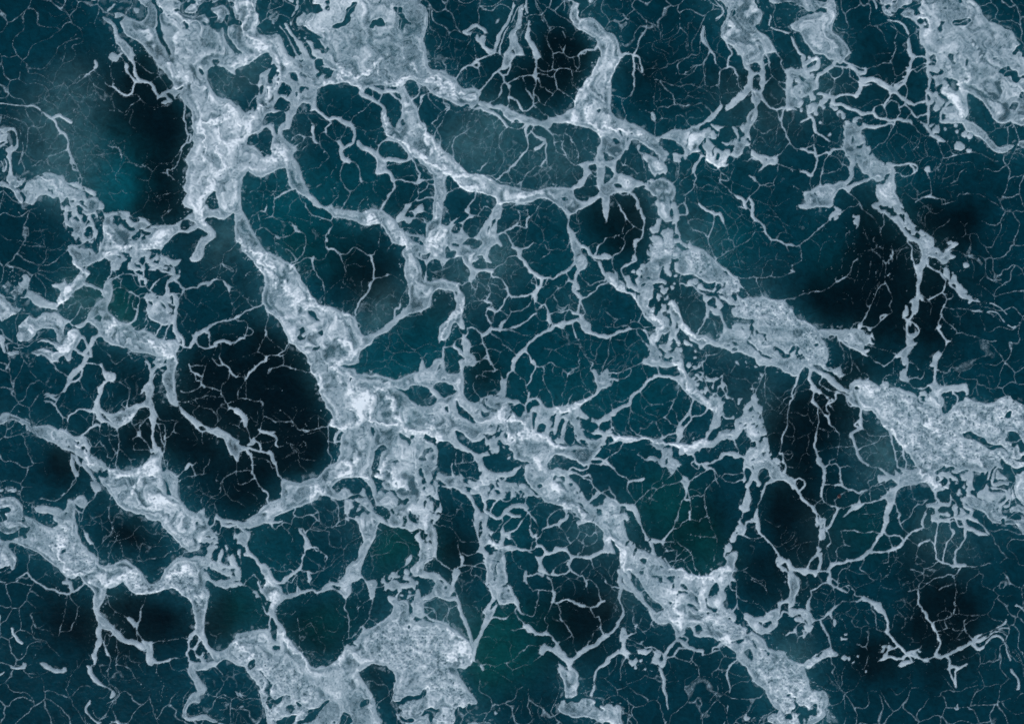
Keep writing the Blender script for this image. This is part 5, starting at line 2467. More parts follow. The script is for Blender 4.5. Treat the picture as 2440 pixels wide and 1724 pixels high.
s1.2 168 60 169 64 166 68 160 70 154 74
s1.5 124 54 132 55 138 57
s1.2 138 57 140 52 146 50
s1.2 139 58 138 64 134 70 132 76
s1.2 156 61 148 62 142 68 134 74
s1 132 38 136 42 140 45
s1 130 46 134 48 140 46
s1 124 22 128 26 134 29
s2 154 4 158 3 160 0
s1.5 164 0 166 10 168 14
s1.8 160 36 162 26 164 22 168 18 170 14
s1.2 165 22 168 26
s2.2 172 36 174 30 178 25 182 19
s2 170 -2 174 6
s3 178 0 182 8
s1 142 10 148 2
s2 166 150 166 154
s2.5 164 156 170 154 176 155 182 152
s1.5 163 143 166 152
s2 176 155 172 160
s1.2 122 76 130 75
s.8 128 92 128 98 124 106 126 102
s1 183 102 180 108
s1.2 182 115 185 122
s1 120 66 124 74
s1 122 14 117 10
s1.5 112 0 114 5
s2 112 18 114 20
M.4 130 136 146 144 140 150 128 144
T 1445 119
O rv
P 70 88 84 84 96 84 108 82 118 82 114 92 104 92 112 100 120 106 126 100 128 108 132 114 126 120 116 118 108 113 100 108 88 106 80 102 72 96
P 40 92 52 97 62 104 70 112 80 112 82 116 70 117 60 112 50 105 42 100
E.62 84 90 100 90 124 104 122 114 108 112 92 106 82 100
E.7 2 82 24 82 28 94 16 108 4 104
E.6 40 90 84 100 84 118 56 112
E.6 108 80 150 74 150 108 128 120 116 108
O cl
M.7 40 140 52 134 66 136 72 146 68 156 54 154
M.6 34 96 40 108 60 116 62 130 50 132 44 118 34 108
T 1885 119
O mt
M.74 70 84 80 96 84 106 92 115 104 117 108 126 108 146 112 160 100 160 90 148 88 136 78 126 70 116 66 104
M.7 54 84 62 90 66 108 66 120 58 110
O ry
M.62 0 24 22 24 28 46 22 58 6 60
E.62 142 4 158 6 168 24 160 44 146 34
T 1445 491
O cu
M.72 44 40 60 38 66 50 66 64 60 78 46 80 42 62
O cr
M.72 60 26 68 24 72 40 80 50 70 56 60 46
O rb
M.76 80 46 96 48 110 56 120 68 110 78 98 76 90 68
E.74 100 60 140 74 150 96 132 110 118 96
O ss
M.6 32 66 48 66 48 100 60 116 44 118 34 100
O sv
M.66 130 124 150 122 170 126 194 140 194 158 170 156 150 142
M.55 54 84 64 92 66 110 56 112
M.5 44 144 60 140 76 144 76 162 46 162
E.68 34 62 66 60 66 110 44 108
T 565 863
E.74 148 108 196 108 196 166 156 166 146 140
E.82 160 78 196 80 196 108 156 104
T 1005 863
E.68 -2 82 18 84 20 164 -2 164
E.7 62 64 88 64 100 96 96 108 70 96
E.8 106 112 150 110 176 140 186 164 150 158 116 134
E.78 56 38 100 42 100 60 60 58
E.74 128 54 194 58 194 88 150 84
O cb
M.6 20 118 60 124 64 134 50 134 30 130
M.55 62 128 98 124 112 132 126 144 112 142 92 140 66 140
T 565 119
E.72 24 20 62 18 62 60 34 62
E.74 62 0 98 0 94 34 66 44
T 125 119
E.7 112 44 136 40 136 58 112 58
E.8 -10 128 50 146 54 165 -10 165
T 125 491
E.7 58 4 106 16 104 34 70 34
O lf
M.5 58 46 90 44 128 58 130 72 100 66 64 66
M.6 16 42 40 44 44 58 26 62
M.5 14 0 44 0 46 34 30 40 16 24
O ld
M.55 98 92 126 92 128 118 112 122 100 110
T 1445 1235
E.78 4 0 40 10 70 40 110 62 124 76 120 100 80 84 40 60 14 34
E.8 84 90 140 100 170 130 160 150 120 120
T 125 863
E.72 28 86 62 100 60 120 40 112
E.82 -2 68 30 76 44 100 30 100 0 88
T 125 1235
E.58 156 18 196 26 196 72 160 72
T 1885 863
E.52 148 108 188 112 186 142 160 136
T 1005 1235
O bx
M.66 62 18 76 26 86 40 88 66 74 70 66 50
E.7 62 20 88 40 88 70 100 88 72 90 66 60
O bl
M.6 -2 4 14 10 16 38 2 48 -2 46
T 565 1235
O bl
M.45 150 60 180 60 184 80 160 82
M.55 126 0 146 0 142 20 134 26
T 1445 863
O rf
M.6 146 66 162 60 168 88 178 100 160 96 150 80
O gk
M.6 146 92 158 88 180 104 186 120 176 112 160 102 150 106
E.66 136 44 164 42 162 70 138 72
E.7 54 88 80 88 78 112 58 108
T 1885 491
E.62 90 0 114 0 140 30 164 40 150 50 120 24
O mt
M.6 96 0 114 0 134 24 160 40 156 46 130 32 104 12
O rq
M.6 46 128 84 132 84 150 62 146
T 1885 491
O gl
s.7 72 18 80 34 84 52 80 72 72 92
s.6 60 24 68 44 70 62 64 84
s.6 90 20 95 40 95 62 91 82
s.6 40 30 52 44 54 62 46 76
s.6 78 100 86 84 90 66
"""
U = 372.0 / 162.2
PX0, PX1, PY0, PY1 = 128.0, 2312.0, 121.0, 1601.0     # the stretch of sea that was drawn
G = 1.5                                               # grid step, photograph pixels
EX0, EX1, EY0, EY1 = -24.0, 2464.0, -24.0, 1748.0     # the drawn foam bodies run on to here
GX0, GY0 = EX0 - 16, EY0 - 16
NX, NY = int((EX1 + 16 - GX0) / G) + 1, int((EY1 + 16 - GY0) / G) + 1
F = np.full((NY, NX), -12, f32)                       # signed depth into the foam, pixels
ID = np.zeros((NY, NX), np.int16)
BR = np.zeros((NY, NX), f32)
GR = np.zeros((NY, NX), f32)
BIG = np.zeros((NY, NX), f32); DEP = np.zeros((NY, NX), f32); HALO = np.zeros((NY, NX), f32); JOIN = np.zeros((NY, NX), f32)
_gx = (GX0 + np.arange(NX) * G).astype(f32)
_gy = (GY0 + np.arange(NY) * G).astype(f32)
_X, _Y = np.meshgrid(_gx, _gy)
_wx = fbm(_X, _Y, 60, 5, 2); _wy = fbm(_X, _Y, 60, 6, 2)
MOT = perlin((_X + 34 * _wx) / 21, (_Y + 34 * _wy) / 21, 7) + 0.55 * perlin((_X + 14 * _wx) / 9.5, (_Y + 14 * _wy) / 9.5, 8)

def spline(p, closed, n):
    p = np.asarray(p, float); m = len(p)
    if m < 3 and not closed: return p
    out = []
    idx = range(m if closed else m - 1)
    t = np.arange(n)[:, None] / n
    for i in idx:
        if closed: a, b, c, d = p[i - 1], p[i], p[(i + 1) % m], p[(i + 2) % m]
        else: a, b, c, d = p[max(i - 1, 0)], p[i], p[i + 1], p[min(i + 2, m - 1)]
        out.append(0.5 * (2 * b + (c - a) * t + (2 * a - 5 * b + 4 * c - d) * t * t + (3 * b - a - 3 * c + d) * t ** 3))
    if not closed: out.append(p[-1:])
    return np.concatenate(out)

BAND = 12.0
def seg_dist(pts, closed, reach):
    """distance to a polyline inside its neighbourhood: (slice, array)"""
    lo, hi = pts.min(0) - reach, pts.max(0) + reach
    i0, i1 = max(int((lo[0] - GX0) / G), 0), min(int((hi[0] - GX0) / G) + 2, NX)
    j0, j1 = max(int((lo[1] - GY0) / G), 0), min(int((hi[1] - GY0) / G) + 2, NY)
    if i1 <= i0 or j1 <= j0: return None
    D = np.full((j1 - j0, i1 - i0), reach, f32)
    n = len(pts)
    for k in range(n if closed else n - 1):
        a, b = pts[k], pts[(k + 1) % n]
        x0, x1 = min(a[0], b[0]) - reach, max(a[0], b[0]) + reach
        y0, y1 = min(a[1], b[1]) - reach, max(a[1], b[1]) + reach
        u0, u1 = max(int((x0 - GX0) / G), i0), min(int((x1 - GX0) / G) + 2, i1)
        v0, v1 = max(int((y0 - GY0) / G), j0), min(int((y1 - GY0) / G) + 2, j1)
        if u1 <= u0 or v1 <= v0: continue
        gx = _gx[u0:u1][None, :] - f32(a[0]); gy = _gy[v0:v1][:, None] - f32(a[1])
        dx, dy = f32(b[0] - a[0]), f32(b[1] - a[1]); L = dx * dx + dy * dy + f32(1e-6)
        t = np.clip((gx * dx + gy * dy) / L, 0, 1)
        d = np.sqrt((gx - t * dx) ** 2 + (gy - t * dy) ** 2)
        s = D[v0 - j0:v1 - j0, u0 - i0:u1 - i0]
        np.minimum(s, d, out=s)
    return (slice(j0, j1), slice(i0, i1)), D

def poly_sdf(pts):
    r = seg_dist(pts, True, BAND)
    if r is None: return None
    sl, D = r
    h, w = D.shape
    j0, i0 = sl[0].start, sl[1].start
    A = np.zeros((h, w + 1), np.int32)
    n = len(pts)
    for k in range(n):
        a, b = pts[k], pts[(k + 1) % n]
        if a[1] == b[1]: continue
        if a[1] > b[1]: a, b = b, a
        r0 = max(int(math.ceil((a[1] - GY0) / G)), j0); r1 = min(int(math.ceil((b[1] - GY0) / G)), j0 + h)
        if r1 <= r0: continue
        rows = np.arange(r0, r1)
        x = a[0] + (GY0 + rows * G - a[1]) / (b[1] - a[1]) * (b[0] - a[0])
        c = np.clip(np.ceil((x - GX0) / G).astype(int) - i0, 0, w)
        np.add.at(A, (rows - j0, c), 1)
    ins = (np.cumsum(A, 1)[:, :w] & 1).astype(bool)
    return sl, np.where(ins, D, -D)

def run_on(v):
    """points drawn past the border of the drawn stretch run on outwards, along the drift of the foam"""
    for ax, lim in ((0, PX0), (0, PX1), (1, PY0), (1, PY1)):      # pin the outline where it crosses the border
        o = []
        for k in range(len(v)):
            a, b = v[k], v[(k + 1) % len(v)]
            o.append(a)
            if (a[ax] - lim) * (b[ax] - lim) < 0:
                t = (lim - a[ax]) / (b[ax] - a[ax]); c = a + (b - a) * t
                c[ax] = lim; o.append(c)
        v = np.array(o)
    for ax, lo, hi, drift in ((0, PX0, PX1, 62.0), (1, PY0, PY1, 88.0)):
        for m, s in ((v[:, ax] < lo, -1), (v[:, ax] > hi, 1)):
            v[m, ax] += s * 150.0; v[m, 1 - ax] += s * drift
    return v

def run_on_strand(v):
    rs = np.random.RandomState(int(abs(v.sum())) % 99991)
    for _ in (0, 1):
        v = v[::-1]
        e = v[-1]
        for ax, lo, hi, drift in ((0, PX0, PX1, 40.0), (1, PY0, PY1, 60.0)):
            for s, gap in ((-1, e[ax] - lo), (1, hi - e[ax])):
                if gap < 6:
                    d = v[-1] - v[-2]; d = d / (np.hypot(*d) + 1e-6)
                    o = np.zeros(2); o[ax] = s; o[1 - ax] = s * drift / 150
                    d = 0.45 * d + 0.8 * o; d /= np.hypot(*d)
                    n = np.array([-d[1], d[0]]); L = rs.uniform(90, 165)
                    v = np.concatenate([v, [e + d * L * .3 + n * rs.uniform(-9, 9), e + d * L * .65 + n * rs.uniform(-18, 18), e + d * L + n * rs.uniform(-26, 26)]])
                    e = v[-1] * 0 + 700
    return v

def joints():
    """free strand ends reach for the nearest other strand or outline"""
    T = (0, 0); pts = []; owner = []; ends = {}; ns = 0; npoly = -1
    for ln in TRACE.strip().split('\n'):
        k, rest = ln[0], ln[1:].split()
        if k == 'T': T = (float(rest[0]), float(rest[1])); continue
        if k not in 'sPH': continue
        v = np.array([float(q) for q in (rest[1:] if k == 's' else rest)]).reshape(-1, 2) * U + T
        c = spline(v, k != 's', 5)
        pts.append(c); owner.append(np.full(len(c), ns if k == 's' else npoly))
        if k == 's':
            ends[ns] = (v[0], v[0] - v[1], v[-1], v[-1] - v[-2]); ns += 1
        else: npoly -= 1
    pts = np.concatenate(pts); owner = np.concatenate(owner)
    out = {}
    for i, (a, da, b, db) in ends.items():
        res = []
        for e, d in ((a, da), (b, db)):
            m = (np.abs(pts[:, 0] - e[0]) < 34) & (np.abs(pts[:, 1] - e[1]) < 34) & (owner != i)
            q = pts[m] - e; r = np.hypot(q[:, 0], q[:, 1]); got = None
            if len(r) and r.min() > 3.5:
                L = np.hypot(*d) + 1e-6
                ahead = (q[:, 0] * d[0] + q[:, 1] * d[1]) / (L * (r + 1e-6))
                cost = np.where(ahead > 0.1, r * (1.6 - 0.6 * ahead), 99)
                j = int(np.argmin(cost))
                if cost[j] < 32: got = e + q[j]
            res.append(got)
        out[i] = tuple(res)
    return out

NAMES = ['lace']
def draw():
    T = (0, 0); cur = 0; ns = 0
    JOINTS = joints()
    for ln in TRACE.strip().split('\n'):
        k, rest = ln[0], ln[1:].split()
        if k == 'T': T = (float(rest[0]), float(rest[1])); continue
        if k == 'O':
            nm = rest[0]
            nm = MERGE.get(nm, nm)
            if nm not in LABELS: cur = 0
            else:
                if nm not in NAMES: NAMES.append(nm)
                cur = NAMES.index(nm)
            continue
        first = ln[1:].split(' ', 1)[0]
        val = float(first) if first else 0.0
        nums = rest[1:] if first else rest
        v = np.array([float(q) for q in nums]).reshape(-1, 2)
        v = v * U + T
        v = run_on_strand(v) if k == 's' else run_on(v) if k != 'c' else v
        if k in 'PHMEg':
            pts = spline(v, True, 3)
            r = poly_sdf(pts)
            if r is None: continue
            sl, S = r
            if k == 'P':
                up = S > F[sl]
                F[sl] = np.where(up, S, F[sl]); ID[sl] = np.where(up & (S > -1.5), cur, ID[sl])
            elif k == 'H':
                F[sl] = np.minimum(F[sl], -S)
            elif k == 'M':
                S = np.minimum(S, (MOT[sl] - (0.51 - val) * 1.6) * 8.0)
                up = S > F[sl]
                F[sl] = np.where(up, S, F[sl]); ID[sl] = np.where(up & (S > -1.5), cur, ID[sl])
            elif k == 'E':
                tear = (MOT[sl] - (0.51 - val) * 1.6) * 8.0
                F[sl] = np.where(S > -3, np.minimum(F[sl], np.maximum(tear, -S * 3)), F[sl])
            else:
                GR[sl] = np.maximum(GR[sl], smooth(-8, 8, S))
        elif k == 's':
            e0, e1 = JOINTS.get(ns, (None, None)); ns += 1
            if e0 is not None: v = np.concatenate([[e0], v])
            if e1 is not None: v = np.concatenate([v, [e1]])
            pts = spline(v, False, 4)
            hw = val * U * (0.345 if val < 1.7 else 0.40 if val < 2.4 else 0.45)
            r = seg_dist(pts, False, hw + 9)
            if r is None: continue
            sl, D = r
            S = hw - D
            own = cur if val >= 2.5 else 0
            up = S > F[sl]
            F[sl] = np.where(up, S, F[sl]); ID[sl] = np.where(up & (S > -1.5), own, ID[sl])
        elif k == 'b':
            pts = spline(v, False, 4)
            w = val * U * 1.5
            r = seg_dist(pts, False, w * 2.2)
            if r is None: continue
            sl, D = r
            BR[sl] = np.maximum(BR[sl], np.exp(-(D / w) ** 2 * 1.6))
        elif k == 'c':
            for q in v:
                r = seg_dist(np.array([q, q + 0.5]), False, val * U * 1.6 + 6)
                if r is None: continue
                sl, D = r
                S = val * U * 0.85 * (1 + 0.35 * MOT[sl]) - D
                up = S > F[sl]
                F[sl] = np.where(up, S, F[sl]); ID[sl] = np.where(up & (S > -1.5), cur, ID[sl])

def blur(a, n):
    for ax in (0, 1):
        c = np.cumsum(np.pad(a, [(n + 1, n) if i == ax else (0, 0) for i in (0, 1)], mode='edge'), axis=ax, dtype=np.float64)
        s = [slice(None)] * 2; e = [slice(None)] * 2
        s[ax] = slice(2 * n + 1, None); e[ax] = slice(0, -(2 * n + 1))
        a = ((c[tuple(s)] - c[tuple(e)]) / (2 * n + 1)).astype(f32)
    return a

def home(x, y):
    """the sea goes on beyond the drawn stretch: where a point outside takes its foam pattern from (a slanted fold at the border)"""
    for _ in range(2):
        d = np.maximum(EX0 - x, 0); x = np.where(d > 0, EX0 + 0.95 * d, x); y = y + 0.5 * d
        d = np.maximum(x - EX1, 0); x = np.where(d > 0, EX1 - 0.95 * d, x); y = y - 0.5 * d
        d = np.maximum(EY0 - y, 0); y = np.where(d > 0, EY0 + 0.95 * d, y); x = x + 0.5 * d
        d = np.maximum(y - EY1, 0); y = np.where(d > 0, EY1 - 0.95 * d, y); x = x - 0.5 * d
    return np.clip(x, EX0, EX1), np.clip(y, EY0, EY1)

def wave(x, y):
    """height of the sea in metres at photograph pixel x, y"""
    a = 0.10 * perlin(x / 420, y / 300, 41) + 0.05 * perlin(x / 150, y / 190, 42) + 0.012 * perlin(x / 47, y / 43, 43)
    return a

def bilin(A, x, y):
    u = np.clip((x - GX0) / G, 0, NX - 1.001); v = np.clip((y - GY0) / G, 0, NY - 1.001)
    i, j = u.astype(np.int32), v.astype(np.int32); u = (u - i).astype(f32); v = (v - j).astype(f32)
    a = A[j, i] * (1 - u) + A[j, i + 1] * u
    b = A[j + 1, i] * (1 - u) + A[j + 1, i + 1] * u
    return a * (1 - v) + b * v

def foam_fields(x, y):
    """opacity, height and owner of the foam on points x, y (photograph pixels)"""
    n1 = perlin(x / 46, y / 46, 11); n2 = perlin(x / 46, y / 46, 12)
    n3 = perlin(x / 15, y / 15, 13); n4 = perlin(x / 15, y / 15, 14)
    n5 = perlin(x / 6.2, y / 6.2, 15); n6 = perlin(x / 6.2, y / 6.2, 16)
    out = np.maximum(np.maximum(PX0 - x, x - PX1), np.maximum(PY0 - y, y - PY1))
    o1 = smooth(0, 95, out)
    L1 = perlin(x / 128, y / 128, 61); L2 = perlin(x / 128, y / 128, 62)
    K1 = perlin(x / 52, y / 52, 63); K2 = perlin(x / 52, y / 52, 64)
    hx, hy = home(x + o1 * (85 * L1 + 30 * K1) + 4.0 * n1 + 2.2 * n3 + 1.0 * n5, y + o1 * (85 * L2 + 30 * K2) + 4.0 * n2 + 2.2 * n4 + 1.0 * n6)
    f = bilin(F, hx, hy) + 5.2 * (bilin(JOIN, hx, hy) - 0.21)
    f = f - o1 * np.maximum(0, perlin((x + 18 * K1) / 47, (y + 18 * K2) / 39, 65) + 0.35 * n3 + 0.25 * L1 + 0.02) * 46
    br = bilin(BR, hx + 9 * n1 + 6 * n3 + 2.5 * n5, hy + 9 * n2 + 6 * n4 + 2.5 * n6); gr = bilin(GR, hx, hy); big = bilin(BIG, hx, hy); dep = bilin(DEP, hx, hy)
    own = ID[np.clip(((hy - GY0) / G + .5).astype(int), 0, NY - 1), np.clip(((hx - GX0) / G + .5).astype(int), 0, NX - 1)]
    crumb = perlin(x / 3.6, y / 3.6, 18)
    thin = 1 - smooth(0.0, 0.35, big)
    # beads and breaks along strands, crumbs along every rim
    f = f + thin * (0.40 * n5 + 0.30 * crumb + 0.65 * n3 + 0.05) + (1 - thin) * (0.5 * crumb + 1.0 * n5 + 1.7 * n3)
    crumbs = smooth(-9, -1, f) * np.maximum(0, crumb + 0.55 * n5 - 0.74) * 7 - 0.9
    f = np.maximum(f, np.where(f < 0, np.minimum(crumbs, 1.2), -9))
    # fine web of foam threads on the open water
    vx, vy = x + 34 * L1 + 20 * n1 + 3.2 * n3, y + 34 * L2 + 20 * n2 + 3.2 * n4
    e1 = worley_edge(vx, vy, 58.0, 21); e2 = worley_edge(vx + 300, vy, 27.0, 22)
    zone = fbm(x, y, 230, 23, 2)
    brk = 0.75 * perlin(x / 88, y / 88, 24) + 0.35 * perlin(x / 30, y / 30, 26)
    sheen_murk = SKY_SHEEN_AT(*home(x, y)); dk = DEEP_AT(*home(x, y))
    out = o1
    w1 = 0.10 + 1.1 * zone + 1.0 * brk + 0.25 * n5 + 0.5 * sheen_murk - 0.45 * dk + 0.75 * out
    w2 = -0.38 + 1.0 * zone + 0.8 * perlin(x / 64, y / 64, 25) + 0.25 * n5 + 1.0 * sheen_murk - 0.45 * dk
    web1 = smooth(-0.8, 1.1, np.minimum(w1, 0.15 + 0.5 * out + 0.35 * n3) - e1 * 0.85) * smooth(-0.6, 0.5, w1) * (0.46 + 0.12 * out)
    web2 = smooth(-0.8, 1.1, np.minimum(w2, 0.1 + 0.3 * n3) - e2 * 0.85) * smooth(-0.6, 0.5, w2) * 0.34
    web_a = np.maximum(web1, web2) * np.clip(0.72 + 0.55 * n5 + 0.5 * crumb, 0.15, 1.3)
    # thin torn film and flecks of bubbles round the bands
    halo = bilin(HALO, hx, hy)
    film_n = perlin((x + 22 * n1) / 19, (y + 22 * n2) / 19, 27) + 0.6 * n3 + 0.35 * n5
    film = smooth(0.25, 1.1, film_n + 1.1 * halo - 0.42) * smooth(0.04, 0.4, halo) * (1 - smooth(0.55, 0.95, halo)) * 0.24
    fleck = smooth(0.62, 0.95, vnoise(x / 3.1, y / 3.1, 28) + 0.55 * n5 + 0.5 * halo - 0.12) * smooth(0.05, 0.35, halo) * (1 - smooth(0.5, 0.9, halo)) * smooth(-0.1, 0.4, n1) * 0.40
    web_a = np.maximum(web_a, np.maximum(film, fleck))
    # thickness of the foam
    sx, sy = x + 38 * n1 + 5 * n3, y + 38 * n2 + 5 * n4
    m1 = perlin(sx / 30, sy / 30, 31); m2 = perlin((sx + 14 * m1) / 13, (sy + 14 * n4) / 13, 32)
    slow = fbm(x, y, 150, 33, 2)
    spk = vnoise(x / 1.9, y / 1.9, 34); spk2 = vnoise(x / 3.7, y / 3.7, 35); spk3 = vnoise(x / 8.3, y / 8.3, 36)
    fine = 0.6 * spk + 0.75 * spk2
    body = 0.40 + 0.10 * slow + 0.03 * big + 0.13 * thin
    streak = 1 - np.abs(m2) * 2.6
    m3 = perlin((sx + 22 * m1) / 62, (sy + 22 * n4) / 62, 37)
    t = body + (0.05 + 0.07 * big) * m1 + (0.03 + 0.03 * big) * streak + 0.20 * big * (1 - 0.55 * gr) * m3
    flow = perlin(dep * 0.34 + 1.3 * m3 + 0.2 * m1, x / 300 + y / 380, 38)
    du, dv = 0.62 * sx + 0.78 * sy, -0.78 * sx + 0.62 * sy              # along and across the drift
    flow2 = perlin((du + 40 * m3) / 110, (dv + 30 * m3 + 7 * m1) / 19, 39)
    flow3 = perlin((du + 20 * m3) / 40, (dv + 30 * m3 + 6 * m2) / 6.5, 40)
    t = t + big * (1 - 0.6 * gr) * (0.22 * flow + 0.20 * flow2 + 0.06 * flow3)
    rimw = 2.6 + 1.2 * n1
    rim = np.exp(-((f - 2.2) / rimw) ** 2) * smooth(0.12, 0.5, big) * np.clip(0.65 + 1.1 * n1 + 0.5 * n3, 0.1, 1.3)
    t = t + 0.15 * rim
    t = t + 0.44 * br * (0.75 + 0.5 * n5 + 0.3 * m2) * smooth(0, 2, f)
    t = t + (0.03 + 0.04 * big + 0.06 * gr) * fine * smooth(0, 3, f)
    t = t + thin * (0.14 * brk + 0.10 * n3)
    t = t + gr * (0.06 + 0.14 * spk3) - gr * 0.18 * smooth(0.5, 0.95, -(0.5 * spk2 + 0.8 * spk)) * smooth(2, 7, f)
    t = t - 0.14 * big * smooth(0.62, 0.95, -(n5 + 0.5 * spk2 + 0.45 * n3)) * smooth(1, 6, f)
    t = 0.47 + (t - 0.47) * (1.0 + 0.28 * big)
    edge = smooth(-1.1 + 0.2 * thin, 2.6 - 1.1 * thin, f)
    a = np.clip(t, 0.08, 1.0) * edge
    use_web = web_a > a
    a = np.where(use_web, web_a, a)
    own = np.where(use_web, -1, own)
    z = wave(x, y) + 0.006 + 0.05 * np.clip(a, 0, 1) * smooth(-0.5, 5, f) + 0.014 * np.maximum(spk2 + 0.5 * spk3, 0) * gr
    return a.astype(f32), z.astype(f32), own

# ---------------------------------------------------------------- materials
def new_mat(name):
    m = bpy.data.materials.new(name); m.use_nodes = True
    nt = m.node_tree
    for n in list(nt.nodes): nt.nodes.remove(n)
    return m, nt, nt.nodes, nt.links

def mat_foam(name, tint):
    m, nt, N, L = new_mat(name)
    out = N.new("ShaderNodeOutputMaterial")
    at = N.new("ShaderNodeAttribute"); at.attribute_name = "cover"
    tc = N.new("ShaderNodeNewGeometry")
    n1 = N.new("ShaderNodeTexNoise"); n1.inputs["Scale"].default_value = 14; n1.inputs["Detail"].default_value = 4
    L.new(tc.outputs["Position"], n1.inputs["Vector"])
    ramp = N.new("ShaderNodeMix"); ramp.data_type = 'RGBA'
    ramp.inputs[6].default_value = (0.52, 0.70, 0.755, 1)      # thin wet film of bubbles
    ramp.inputs[7].default_value = (0.84, 0.895, 0.885, 1)      # thick dry froth
    mr = N.new("ShaderNodeMapRange"); mr.inputs[1].default_value = 0.35; mr.inputs[2].default_value = 0.95
    L.new(at.outputs["Fac"], mr.inputs[0]); L.new(mr.outputs[0], ramp.inputs[0])
    bump = N.new("ShaderNodeBump"); bump.inputs["Strength"].default_value = 0.35; bump.inputs["Distance"].default_value = 0.02
    L.new(n1.outputs["Fac"], bump.inputs["Height"])
    b = N.new("ShaderNodeBsdfPrincipled")
    b.inputs["Roughness"].default_value = 0.65
    b.inputs["Specular IOR Level"].default_value = 0.25
    L.new(ramp.outputs[2], b.inputs["Base Color"]); L.new(bump.outputs[0], b.inputs["Normal"])
    L.new(at.outputs["Fac"], b.inputs["Alpha"])
    L.new(b.outputs[0], out.inputs[0])
    return m

def mat_water():
    m, nt, N, L = new_mat("sea_water")
    out = N.new("ShaderNodeOutputMaterial")
    geo = N.new("ShaderNodeNewGeometry")
    def attr(nm):
        a = N.new("ShaderNodeAttribute"); a.attribute_name = nm; return a.outputs["Fac"]
    def mix(fac, a, b):
        x = N.new("ShaderNodeMix"); x.data_type = 'RGBA'
        L.new(fac, x.inputs[0])
        for s, i in ((a, 6), (b, 7)):
            if isinstance(s, tuple): x.inputs[i].default_value = s + (1,)
            else: L.new(s, x.inputs[i])
        return x.outputs[2]
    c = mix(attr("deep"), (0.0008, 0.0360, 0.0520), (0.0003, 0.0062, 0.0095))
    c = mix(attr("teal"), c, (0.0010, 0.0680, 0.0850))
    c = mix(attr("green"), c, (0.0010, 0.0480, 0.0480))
    c = mix(attr("sheen_murk"), c, (0.058, 0.150, 0.162))  # grey sky reflection painted into the base colour, plus bubble haze near foam
    n = N.new("ShaderNodeTexNoise"); n.inputs["Scale"].default_value = 2.2; n.inputs["Detail"].default_value = 7
    n.inputs["Roughness"].default_value = 0.65; n.inputs["Distortion"].default_value = 1.2
    L.new(geo.outputs["Position"], n.inputs["Vector"])
    mr = N.new("ShaderNodeMapRange"); mr.inputs[1].default_value = 0.25; mr.inputs[2].default_value = 0.75
    mr.inputs[3].default_value = 0.62; mr.inputs[4].default_value = 1.42
    L.new(n.outputs["Fac"], mr.inputs[0])
    hs = N.new("ShaderNodeHueSaturation"); L.new(mr.outputs[0], hs.inputs["Value"]); L.new(c, hs.inputs["Color"])
    n2 = N.new("ShaderNodeTexNoise"); n2.inputs["Scale"].default_value = 5; n2.inputs["Detail"].default_value = 5
    L.new(geo.outputs["Position"], n2.inputs["Vector"])
    bump = N.new("ShaderNodeBump"); bump.inputs["Strength"].default_value = 0.5; bump.inputs["Distance"].default_value = 0.06
    L.new(n2.outputs["Fac"], bump.inputs["Height"])
    b = N.new("ShaderNodeBsdfPrincipled")
    b.inputs["Roughness"].default_value = 0.12
    b.inputs["IOR"].default_value = 1.333
    b.inputs["Specular IOR Level"].default_value = 0.16
    L.new(hs.outputs[0], b.inputs["Base Color"]); L.new(bump.outputs[0], b.inputs["Normal"])
    L.new(b.outputs[0], out.inputs[0])
    return m

# ---------------------------------------------------------------- the sea
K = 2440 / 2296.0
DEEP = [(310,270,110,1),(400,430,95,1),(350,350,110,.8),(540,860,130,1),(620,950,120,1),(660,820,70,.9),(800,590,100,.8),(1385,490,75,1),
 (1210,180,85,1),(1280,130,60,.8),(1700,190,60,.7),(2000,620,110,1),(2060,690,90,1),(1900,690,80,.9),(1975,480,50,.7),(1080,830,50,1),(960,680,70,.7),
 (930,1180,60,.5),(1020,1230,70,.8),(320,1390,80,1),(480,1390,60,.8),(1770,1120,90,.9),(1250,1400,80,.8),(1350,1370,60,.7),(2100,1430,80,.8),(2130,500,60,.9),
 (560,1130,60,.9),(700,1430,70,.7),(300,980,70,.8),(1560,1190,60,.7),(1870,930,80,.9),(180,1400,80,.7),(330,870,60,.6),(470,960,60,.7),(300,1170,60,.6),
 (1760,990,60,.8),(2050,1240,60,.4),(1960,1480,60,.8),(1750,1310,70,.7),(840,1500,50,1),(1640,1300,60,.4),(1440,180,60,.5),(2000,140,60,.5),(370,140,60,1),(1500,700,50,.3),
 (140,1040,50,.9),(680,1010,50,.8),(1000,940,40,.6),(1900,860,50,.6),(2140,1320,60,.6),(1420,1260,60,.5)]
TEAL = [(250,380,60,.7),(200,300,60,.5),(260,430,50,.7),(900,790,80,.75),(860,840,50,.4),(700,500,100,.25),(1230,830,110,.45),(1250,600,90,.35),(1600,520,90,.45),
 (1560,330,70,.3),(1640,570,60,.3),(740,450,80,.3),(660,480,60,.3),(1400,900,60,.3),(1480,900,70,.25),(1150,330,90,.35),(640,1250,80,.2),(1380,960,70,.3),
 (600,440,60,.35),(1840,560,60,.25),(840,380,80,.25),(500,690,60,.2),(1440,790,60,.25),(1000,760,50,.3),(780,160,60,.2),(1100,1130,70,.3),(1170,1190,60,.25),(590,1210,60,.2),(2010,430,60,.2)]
GREEN = [(1130,1430,80,.9),(1110,1480,60,.6),(1490,1120,70,.7),(270,690,40,.9),(190,650,50,.7),(880,1230,50,.6),(740,1400,60,.5),(560,1370,60,.4),(920,1240,60,.4),(1580,1240,50,.6),(700,560,60,.4),(1950,1180,60,.3)]
